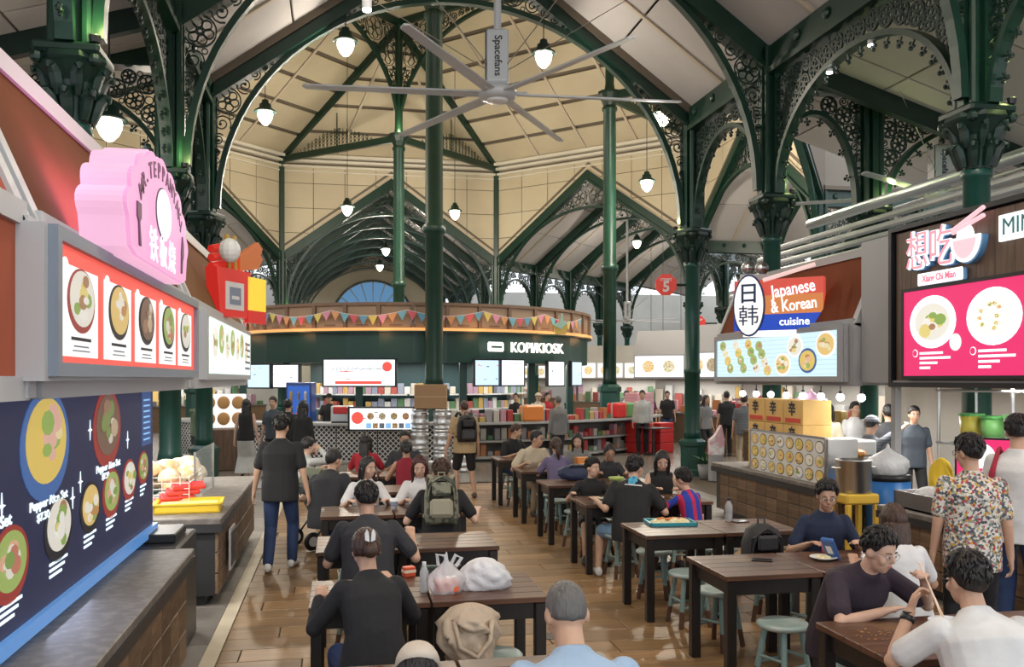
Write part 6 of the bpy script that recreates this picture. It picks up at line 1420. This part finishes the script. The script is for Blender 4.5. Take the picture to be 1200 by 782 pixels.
    if hair in ('short', 'buzz', 'cap', 'bob', 'long', 'bun', 'pony'):
        lf_ = hair in ('bob', 'long', 'bun', 'pony'); nu, nv = 40, 12; V = []; thk = {'buzz': .004, 'short': .018, 'cap': .014}.get(hair, .016)
        def tmax(a):                     # a = 0 at the front
            f = abs(a) / math.pi
            if lf_: return R(np.interp(f, [0, .18, .3, .45, .6, 1], [52, 60, 82, 108, 122, 132]))
            return R(np.interp(f, [0, .2, .31, .38, .5, .56, .7, 1], [54 if hair != 'short' else 60, 62, 74, 96, 88, 106, 122, 130]))
        for lay in (0, 1):
            for j in range(nv + 1):
                for i in range(nu):
                    a = (i / nu * 2 - 1) * math.pi; th_ = tmax(a) * j / nv
                    n_ = .45 * math.sin(a * 9 + ph[0] + th_ * 3) + .35 * math.sin(a * 17 + ph[1] - th_ * 2) + .3 * math.sin(th_ * 14 + ph[2] + a * 3)
                    tk = (thk * (1 + (.14 if hair == 'short' else .3) * n_ + (.4 if hair == 'short' and th_ < 1.0 else 0)) * (1 - (.55 if not lf_ else .25) * (j / nv) ** 2)) if lay == 0 else -.008
                    x, y, z = math.sin(th_) * math.sin(a), math.sin(th_) * math.cos(a), math.cos(th_)
                    V.append(HP(x * (.074 + tk), -.008 + y * (.093 + tk), .025 + z * (.098 + tk)))
        N1 = (nv + 1) * nu; Fc = []
        for j in range(nv):
            for i in range(nu):
                q = (j * nu + i, j * nu + (i + 1) % nu, (j + 1) * nu + (i + 1) % nu, (j + 1) * nu + i); Fc.append(q); Fc.append(tuple(N1 + z for z in q[::-1]))
        for i in range(nu): Fc.append((nv * nu + i, nv * nu + (i + 1) % nu, N1 + nv * nu + (i + 1) % nu, N1 + nv * nu + i))
        hb = MB().add(V, Fc)
        if hair == 'short' and fing:     # loose tufts
            for q in range(150):
                a = random.uniform(-math.pi, math.pi); th0 = random.uniform(.05, .72) * tmax(a); da = random.uniform(-.25, .25); dth = random.uniform(.3, .5); pts = []
                for z in range(4):
                    f = z / 3; th_ = min(th0 + dth * f, tmax(a) + (.16 if abs(a) < .9 else .03)); aa = a + da * f; r0 = .0185 * (1 - .4 * (th_ / tmax(a)) ** 2) + (.006 if th0 < 1 else .001) + .004 * math.sin(f * math.pi)
                    pts.append(HP(math.sin(th_) * math.sin(aa) * (.074 + r0), -.008 + math.sin(th_) * math.cos(aa) * (.093 + r0), .025 + math.cos(th_) * (.098 + r0)))
                hb.tube(pts, [.005 * hk, .0075 * hk, .006 * hk, .0012 * hk], 5)
        if hair in ('long', 'bob', 'pony'):
            ln_ = {'long': .30, 'bob': .13, 'pony': .0}[hair]
            if ln_:
                pts = []
                for q in range(7):
                    f = q / 6; c = HP(0, -.045, .0).lerp(HP(0, -.06, -.05), min(1, f * 2)) - Vector((0, 0, 1)) * max(0, f - .15) * ln_ * k * 1.1 - (YT * .05 * f)
                    pts.append((c, HR @ Vector((1, 0, 0)), HR @ Vector((0, 1, 0)), (.088 - .018 * f) * hk, (.062 - .028 * f) * hk))
                loft(hb, pts, 20)
                for s in (1, -1): limb(hb, [HP(.072 * s, .02, .05), HP(.083 * s, .012, -.03), HP(.08 * s, .0, -.09) - Vector((0, 0, ln_ * .45))], [.018, .022, .012], 8)
            if hair == 'pony': limb(hb, [HP(0, -.10, .04), HP(0, -.15, .0), HP(.01, -.16, -.1), HP(.02, -.14, -.2)], [.03, .036, .033, .012], 10)
        if hair == 'bun': limb(hb, [HP(0, -.10, .0), HP(0, -.125, -.02)], [.045, .042], 12)
        hb.build('hair', hm, t, True)
    if hair == 'cap':
        cm = top if top is not None else BPK; mb = MB(); secs = []
        for j in range(7):
            th_ = R(8 + j * 13); secs.append((HP(0, -.008, .032 + math.cos(th_) * .112), HR @ Vector((1, 0, 0)), HR @ Vector((0, 1, 0)), .092 * math.sin(th_) * hk, .111 * math.sin(th_) * hk))
        loft(mb, secs[::-1], 20); CAPM = MATS.get('cap_' + label) or cm; mb.build('cap_crown', CAPM, t, True)
        MB().prism([(-.07, .08), (.07, .08), (.06, .15), (.03, .175), (-.03, .175), (-.06, .15)], .045, .055, 'z', Matrix.Translation(Hc) @ HR.to_4x4()).build('cap_visor', CAPM, t)
    t['_'] = 0; del t['_']
    P_ = dict(root=t, HP=HP, J=J, Lg=Lg, nb=nb, ch=ch, w1=w1, up=up, XT=XT, YT=YT, Pv=Pv, sho=sho, k=k)
    return P_
BLK = cloth('black', (.016, .016, .018)); CHAR = cloth('charcoal', (.035, .036, .042)); WHT_C = cloth('white', (.72, .72, .72)); NAVY = cloth('navy', (.018, .028, .065)); BEIGE = cloth('cream', (.62, .54, .40)); LBLUE = cloth('light_blue', (.36, .50, .68)); JEAN = cloth('blue_denim', (.025, .05, .13)); KHAK = cloth('khaki', (.42, .34, .24)); REDC = cloth('red', (.42, .02, .035)); DRED = cloth('dark_red', (.27, .015, .03)); PURC = cloth('violet', (.17, .14, .26)); GREYC = cloth('grey', (.22, .22, .22)); SAND = cloth('sand', (.50, .36, .20)); OLIVE = cloth('olive_green', (.14, .19, .11)); DPUR = cloth('dark_plum', (.035, .022, .036)); PLUM = cloth('plum', (.1, .03, .1)); LGREYC = cloth('pale_grey', (.52, .52, .5)); LJEAN = cloth('pale_denim', (.2, .34, .52)); DSL = cloth('slate', (.06, .075, .095))
def striped(name, c1, c2, scale, axis):
    if name in MATS: return MATS[name]
    m = mat(name, c1, .85); nt = m.node_tree; N = nt.nodes; L = nt.links; tc = N.new('ShaderNodeTexCoord'); sp = N.new('ShaderNodeSeparateXYZ'); L.new(tc.outputs['Object'], sp.inputs[0])
    ml = N.new('ShaderNodeMath'); ml.operation = 'MULTIPLY'; ml.inputs[1].default_value = scale; L.new(sp.outputs[axis], ml.inputs[0]); fr = N.new('ShaderNodeMath'); fr.operation = 'FRACT'; L.new(ml.outputs[0], fr.inputs[0]); gt = N.new('ShaderNodeMath'); gt.operation = 'GREATER_THAN'; gt.inputs[1].default_value = .6; L.new(fr.outputs[0], gt.inputs[0])
    mx = N.new('ShaderNodeMix'); mx.data_type = 'RGBA'; L.new(gt.outputs[0], mx.inputs[0]); mx.inputs[6].default_value = (*c1, 1); mx.inputs[7].default_value = (*c2, 1); L.new(mx.outputs[2], N['Principled BSDF'].inputs['Base Color'])
    return m
STRG = striped('grey_striped_jersey', (.16, .17, .19), (.09, .1, .12), 28, 2); FCB = striped('blue_red_striped_jersey', (.02, .05, .35), (.5, .02, .08), 9, 0); FLOR = food_mat('floral_print_cloth', [(.72, .7, .62), (.05, .06, .08), (.68, .64, .58), (.45, .05, .07), (.12, .14, .16), (.7, .68, .6), (.6, .36, .06), (.08, .1, .11), (.66, .6, .55), (.3, .33, .28)], 62)
N_, M_, F_ = .0085, .0125, .02
# -------- right row, near to far
CHOP = mat('pale_chopstick', (.8, .62, .5), .5)
a = person('man in black tee and clear glasses bending over noodles', (3.0, 4.98), 172, lean=30, head=(-14, 16, 0), rh=(.07, .46, .80), lh=(-.27, .40, .93), h=1.74, build=1.08, skin=2, top=DPUR, bottom=BLK, glasses=GLC, vox=.0075, rn=(-.2, .3, -1), rcurl=30, rpole=(1, -.1, -.4), lpole=(-.8, -.2, -.8), ln=(.7, .2, -.5), lcurl=60)
b = person('man in white tee with black watch eating at dark table', (2.86, 3.45), 8, lean=24, head=(-10, 6, 0), rh=(.16, .42, .84), lh=(-.20, .42, .97), h=1.76, build=1.12, skin=0, top=WHT_C, bottom=JEAN, glasses=GLM, vox=.0075, ln=(.5, -.5, -.2), rn=(-.5, -.3, -.3), lcurl=55, rcurl=50, lpole=(-.6, -.1, -1))
def band(P, s, m, nm, label, cat, f=.86, r=.034):
    e, wv = P['J'][s]; W = P['root'].matrix_world if False else (Tr(*P['root'].location) @ Rz(P['root'].rotation_euler.z)); c = W @ e.lerp(wv, f); d = (W.to_3x3() @ (wv - e)).normalized()
    t = thing(nm, label, cat, c); MB().tube([-d * .014, d * .014], r, 14).build('strap', m, t, True); o = d.orthogonal().normalized(); MB().cbox(-.018, .018, -.018, .018, -.004, .006, .003, Matrix.Translation(Vector((0, 0, r * .9)))).build('case', BLACK, t)
band(b, -1, BLACK, 'wrist_watch', 'black watch on the wrist of the man in white tee', 'watch')
hw = Tr(*a['root'].location) @ Rz(a['root'].rotation_euler.z); q = hw @ (a['J'][-1][1] + (a['J'][-1][1] - a['J'][-1][0]).normalized() * .09); tb = Vector((3.14, 4.22, .83))
for k in range(2):
    o = MB().tube([q + (q - tb).normalized() * .08 + Vector((0, .012 * k, .01)), tb + Vector((.012 * k, 0, 0))], .004, 6).build('chopstick', CHOP, None, label='pale chopstick held by the man in black tee', cat='chopstick', group='chopsticks of the man in black tee')
person('teenager in navy tee and glasses at the phone table', (3.92, 6.78), 190, lean=12, head=(12, 12, 0), rh=(.22, .32, .79), lh=(-.16, .36, .80), h=1.66, build=.95, top=NAVY, bottom=BLK, blen='short', glasses=GLM, vox=.009)
person('woman with long brown hair and white top, back turned', (3.72, 5.36), 8, lean=16, head=(0, 10, 0), h=1.6, fem=True, top=WHT_C, bottom=JEAN, hair='long', hairc='brown', vox=.011)
# floral shirt and white shirt customers standing
a = person('standing man in floral print shirt waiting at noodle stall', (4.42, 5.62), 30, False, 1.68, 2, head=(-40, 4, 0), top=FLOR, bottom=BLK, glasses=GLM, vox=.009, build=1.05, hem=.06, skin=0)
a = person('standing man in white tee with red backpack strap', (5.2, 6.12), 62, False, 1.80, 3, head=(-20, 8, 0), top=WHT_C, bottom=JEAN, glasses=GLM, vox=.010, hem=.04)
W = Tr(*a['root'].location) @ Rz(a['root'].rotation_euler.z); t = thing('shoulder_strap', 'red backpack strap over the shoulder of the man in white', 'strap', (0, 0, 0)); MB().tube([W @ Vector((-.13, -.13, 1.1)), W @ Vector((-.13, -.125, 1.36)), W @ Vector((-.12, -.02, 1.545)), W @ Vector((-.12, .11, 1.42)), W @ Vector((-.13, .14, 1.2))], .012, 8, ry=.03).build('webbing', cloth('red_webbing', (.4, .02, .05)), t, True)
# table with the striped boy
a = person('man in black tee with blue back print at mid table', (3.02, 8.98), 14, lean=26, side=4, head=(40, 8, 0), rh=(.34, .30, .79), lh=(-.36, .26, .79), h=1.74, build=1.12, top=BLK, bottom=LJEAN, blen='short', shoes=SHOEW, vox=.011, lf=(-.34, .15, .085), rf=(.15, .2, .085))
W = Tr(*a['root'].location) @ Rz(a['root'].rotation_euler.z)
pc = a['ch'] + a['up'] * .06; bn = -a['YT']; bx = a['XT']
Mp = W @ Matrix(((bx.x, a['up'].x, bn.x, pc.x + bn.x * .132), (bx.y, a['up'].y, bn.y, pc.y + bn.y * .132), (bx.z, a['up'].z, bn.z, pc.z + bn.z * .132), (0, 0, 0, 1)))
def patch(P, nm, m, pl, z=.0, off=.135, up_=.06):
    Wi = P['root']; pc = P['ch'] + P['up'] * up_; bn = -P['YT']; bx = P['XT']; u_ = P['up']
    Mp = Matrix(((bx.x, u_.x, bn.x, pc.x + bn.x * off), (bx.y, u_.y, bn.y, pc.y + bn.y * off), (bx.z, u_.z, bn.z, pc.z + bn.z * off), (0, 0, 0, 1)))
    return MB().prism(pl, -.02, .006, 'z', Mp).build(nm, m, Wi)
BPR = mat('cyan_back_print', (.08, .4, .6), .7)
for k in range(6): patch(a, 'back_print', BPR, [(-.03 + .03 * math.cos(i * 1.05) + .022 * (k % 3), .0 + .02 * math.sin(i * 1.05) + .03 * (k // 2)) for i in range(6)], off=.137)
patch(a, 'print_line', WHT_C, [(-.09, -.035), (.09, -.035), (.09, -.022), (-.09, -.022)], off=.139)
person('boy in blue and red striped football shirt, back turned', (3.72, 9.02), 340, lean=14, head=(-20, 14, 0), h=1.32, build=.9, top=FCB, bottom=NAVY, blen='short', vox=.011)
person('woman in black sleeveless top looking down, long black hair', (3.80, 10.22), 192, lean=10, head=(0, 26, 0), h=1.62, fem=True, skin=2, top=BLK, sleeve='none', bottom=BLK, hair='long', vox=.011, rh=(.12, .34, .8), lh=(-.16, .34, .8))
person('boy in black football shirt looking aside', (2.92, 10.18), 188, lean=8, head=(-38, 4, 0), h=1.42, build=.9, skin=2, top=BLK, bottom=BLK, blen='short', vox=.011, rh=(.26, .3, .78), lh=(-.2, .3, .78))
person('older woman in glasses eating from green bowl', (3.66, 11.95), 185, lean=16, head=(0, 22, 0), h=1.56, fem=True, skin=1, top=CHAR, bottom=BLK, hair='bun', glasses=GLM, vox=.0125)
person('girl in violet top with white hair clip, back turned', (3.1, 12.55), 5, lean=8, h=1.58, fem=True, top=PURC, bottom=JEAN, hair='pony', hairc='brown', vox=.0125)
person('woman in grey top with black hair at cream shirt table', (3.72, 13.72), 190, lean=10, head=(10, 18, 0), h=1.6, fem=True, skin=2, top=GREYC, sleeve='long', bottom=BLK, hair='long', vox=.014)
person('man in cream shirt and glasses leaning on the table', (2.92, 13.68), 160, lean=20, head=(-35, 4, 0), h=1.76, build=1.15, skin=0, top=BEIGE, bottom=KHAK, glasses=GLM, vox=.0125, rh=(.3, .34, .8), lh=(-.2, .36, .8))
person('man in black tee seated at the row end', (2.98, 15.5), 150, lean=10, head=(-40, 14, 0), h=1.72, top=BLK, bottom=JEAN, hairc='brown', vox=.014)
# -------- left row, near to far
a = person('man in light blue shirt with cropped greying hair, back turned', (.82, 2.95), 4, lean=24, seat=.5, head=(-4, 26, 0), h=1.74, build=1.12, skin=0, top=LBLUE, bottom=JEAN, hair='buzz', hairc='grey', vox=.008, rh=(.2, .4, .8), lh=(-.25, .36, .82))
MATS['cap_person in pale beige cap beside the man in light blue'] = cloth('pale_beige_cap', (.62, .54, .46))
person('person in pale beige cap beside the man in light blue', (.26, 2.98), 5, lean=34, head=(0, 40, 0), h=1.54, top=LGREYC, bottom=JEAN, hair='cap', vox=.0125)
for x_, lab in ((.82, 'teal stool under the man in light blue shirt'), (.26, 'teal stool under the person in beige cap')): stool(x_, 3.0, lab)
a = person('woman in black jacket with white claw clip in bun', (.20, 4.98), 350, lean=20, head=(0, 20, 0), h=1.64, fem=True, build=1.12, top=BLK, sleeve='long', bottom=JEAN, hair='bun', hairc='brown', vox=.009, hem=.14, rh=(.2, .42, .86), lh=(-.24, .40, .82))
c = MB()
for s in (-1, 1):
    c.prism([(s * .004, -.03), (s * .028, -.02), (s * .03, .015), (s * .018, .04), (s * .008, .02)], -.012, .012, 'y')
W = Tr(*a['root'].location) @ Rz(a['root'].rotation_euler.z); cp = W @ a['HP'](0, -.145, .06); o = c.build('hair_claw', WHITEP, None, label='white hair claw clip in the bun of the woman in black', cat='hair clip'); o.location = cp
person('man in dark grey polo eating, back turned', (.22, 6.80), 2, lean=18, head=(-14, 14, 0), h=1.74, build=1.12, skin=0, top=CHAR, bottom=JEAN, vox=.010, rh=(.34, .3, .86), lh=(-.2, .36, .8))
KB = person('man in black tee wearing khaki backpack, back turned', (.98, 8.62), 6, lean=16, head=(0, 18, 0), h=1.74, build=1.05, skin=2, top=BLK, bottom=JEAN, hairc='brown', vox=.011, rh=(.36, .25, .79), lh=(-.3, .3, .79))
t = backpack((0, 0, 0), 0, 'khaki camouflage backpack worn by the man in black tee', KHA, KHA2, 1.0, 0, True)
def wear(bp, P, face, tilt, s=1.0, dz=-.40):
    W = Tr(*P['root'].location) @ Rz(P['root'].rotation_euler.z); c = W @ (P['nb'] + P['YT'] * -.16 * P['k'] + P['up'] * dz); bp.location = c; bp.rotation_euler = (-R(tilt), 0, -R(face))
wear(t, KB, 6, 18)
person('woman with red-brown hair and white shirt facing khaki backpack', (.88, 9.92), 178, lean=8, head=(8, 18, 0), h=1.62, fem=True, skin=2, top=WHT_C, bottom=JEAN, hair='long', hairc='redbrown', vox=.011, sleeve='short')
person('girl in white tee with black fringe hair turning aside', (.30, 9.95), 178, lean=8, head=(-38, 8, 0), h=1.6, fem=True, skin=2, top=WHT_C, bottom=JEAN, hair='long', vox=.011)
person('man in black tee leaning sideways at the left tables', (-.14, 10.40), 30, lean=22, side=-4, head=(20, 6, 0), h=1.74, build=1.1, top=CHAR, bottom=JEAN, vox=.013, lh=(-.42, .1, .7))
person('woman in white hoodie with dark bun, chin on hand', (-.48, 12.9), 60, lean=6, head=(10, 4, 0), h=1.64, fem=True, skin=2, top=LGREYC, sleeve='long', bottom=JEAN, hair='bun', vox=.013, rh=(.1, .22, 1.1))
person('woman in dark red top with hair bun, back turned', (.92, 12.30), 2, lean=4, h=1.6, fem=True, skin=1, top=DRED, sleeve='none', bottom=BLK, hair='bun', vox=.013, rh=(.2, .3, .8))
person('woman in bright red tee with long hair', (.40, 13.48), 10, lean=2, head=(20, 0, 0), h=1.64, fem=True, top=REDC, bottom=BLK, hair='long', vox=.014)
person('man with arm around the woman in dark red', (1.0, 13.6), 185, lean=10, head=(0, 6, 0), h=1.74, skin=1, top=CHAR, bottom=BLK, vox=.014)
# -------- walkers on the left
person('walking man in black tee and blue jeans, seen from behind', (-.62, 10.15), 8, False, 1.68, 2, head=(10, 2, 0), build=1.12, top=BLK, bottom=JEAN, shoes=SHOEW, vox=.010, rf=(.10, .14, .085), lf=(-.10, -.16, .10), rh=(.31, -.02, .80), lh=(-.31, .06, .80), hem=.05)
BM_ = person('standing man in sand tee and black shorts, seen from behind', (2.2, 15.7), 355, False, 1.70, 2, build=1.12, skin=0, top=SAND, bottom=BLK, blen='short', hairc='brown', hair='buzz', vox=.0125, shoes=SHOEBR, rf=(.16, -.08, .085), lf=(-.12, .05, .085), lh=(-.34, .02, .8), hem=.03)
t = backpack((0, 0, 0), 0, 'black backpack worn by the standing man in sand tee', BPK, BPK2, 1.05, 0, True); wear(t, BM_, 355, 2, dz=-.46)
far_people = [
    ((288, 562), 10, 1.66, True, BLK, 'none', LGREYC, 'skirt', 'long', 'black', 'woman in black top and long pale skirt walking to kiosk', 2),
    ((233, 555), 150, 1.72, False, OLIVE, 'short', CHAR, 'long', 'short', 'black', 'man in olive tee holding up a phone', 0),
    ((321, 560), 200, 1.7, False, DSL, 'short', BLK, 'long', 'short', 'black', 'man in slate tee facing the street before the kiosk', 0),
    ((337, 566), 20, 1.66, False, BLK, 'short', LGREYC, 'long', 'short', 'black', 'person in black tee queuing at kiosk', 0),
    ((354, 578), 30, 1.68, True, BLK, 'long', BLK, 'skirt', 'long', 'black', 'woman in long black dress queuing at kiosk', 2),
    ((655, 552), 340, 1.7, False, GREYC, 'long', CHAR, 'long', 'buzz', 'grey', 'older man in grey shirt at the kiosk goods', 0),
    ((753, 532), 205, 1.76, False, LGREYC, 'long', BLK, 'long', 'short', 'black', 'man in pale shirt and dark trousers walking by red crates', 0),
    ((820, 530), 20, 1.62, True, DSL, 'short', JEAN, 'long', 'bun', 'black', 'woman in slate tee and denim beyond the corner column', 0),
    ((852, 535), 10, 1.74, False, BLK, 'short', BLK, 'long', 'short', 'black', 'man in black seen from behind near the Japanese stall', 0),
    ((872, 552), 25, 1.72, False, STRG, 'short', KHAK, 'long', 'short', 'brown', 'man in striped grey tee and khaki trousers at the ramen cartons', 2),
    ((733, 522), 120, 1.7, False, WHT_C, 'short', BLK, 'long', 'short', 'black', 'man in white tee beyond the kiosk end', 0),
    ((763, 521), 240, 1.66, True, PLUM, 'short', BLK, 'short', 'long', 'black', 'woman in plum tee beyond the red crates', 0),
    ((782, 520), 200, 1.68, False, BLK, 'short', JEAN, 'long', 'short', 'black', 'person in black beyond the corner column', 0),
    ((745, 518), 20, 1.66, True, BLK, 'short', JEAN, 'long', 'bun', 'black', 'woman in black far behind the pale shirt man', 0),
    ((826, 540), 160, 1.66, True, GREYC, 'short', BLK, 'long', 'long', 'black', 'woman in grey far behind the striped tee man', 0),
]
for (uv, fc, hh, fem, tp, sl, bt_, bl, hr_, hc_, lab, skn) in far_people:
    d = CAMZ * F / (uv[1] - HOR); p = at(uv[0], uv[1], d)
    kw = {}
    if 'phone' in lab: kw = dict(rh=(.02, .28, 1.42), head=(0, 5, 0))
    sw_ = random.uniform(-.12, .12)
    person(lab, (p.x, p.y), fc, False, hh, 3, fem=fem, top=tp, sleeve=sl, bottom=bt_, blen=bl, hair=hr_, hairc=hc_, vox=.017 if d < 22 else .021, skin=skn, facepts=(120 < fc < 250), rf=(.1, sw_, .085), lf=(-.1, -sw_, .085), **kw)
# staff behind counters
def staff(u, v_head, d, fc, lab, tp, hr_='short', cap=False, h=1.68, fem=False, sl='short', **kw):
    p = at(u, v_head, d); person(lab, (p.x, p.y), fc, False, h, 4, fem=fem, top=tp, sleeve=sl, bottom=BLK, hair='cap' if cap else hr_, vox=.016, **kw)
staff(386, 465, 24.0, 190, 'kiosk cashier in black cap and shirt behind the counter', BLK, cap=True, rh=(.2, .35, 1.05), lh=(-.2, .35, 1.05))
staff(605, 470, 25.0, 200, 'kiosk worker with black hair behind the goods', BLK, 'bun', fem=True); staff(630, 475, 25.8, 170, 'kiosk worker with cream cap behind the goods', BEIGE, cap=True); staff(640, 475, 26.2, 150, 'kiosk worker in red behind the goods', REDC)
staff(1018, 480, 11.6, 60, 'stall worker in striped tee and cap reaching to the rack', STRG, cap=True, rh=(.25, .55, 1.5), lh=(-.2, .3, 1.0), head=(10, 10, 0), h=1.6)
staff(972, 470, 14.5, 230, 'woman with long hair inside the Japanese stall', BEIGE, 'long', fem=True); staff(1000, 455, 15.5, 180, 'man in white inside the rear kitchen', WHT_C); staff(1070, 462, 13.0, 200, 'rear kitchen worker in slate behind the steel rack', DSL); staff(1042, 455, 13.6, 20, 'man with dark backpack straps behind the kitchens', CHAR)
staff(935, 470, 16.5, 170, 'diner in black beyond the Japanese stall', BLK); staff(950, 475, 17.5, 190, 'diner in plum beyond the Japanese stall', PLUM, 'long', fem=True)
staff(405, 462, 31, 200, 'person behind the bakery counter left of the kiosk', WHT_C, fem=True, hr_='bun')
bpy.data.scenes.remove(TMP)
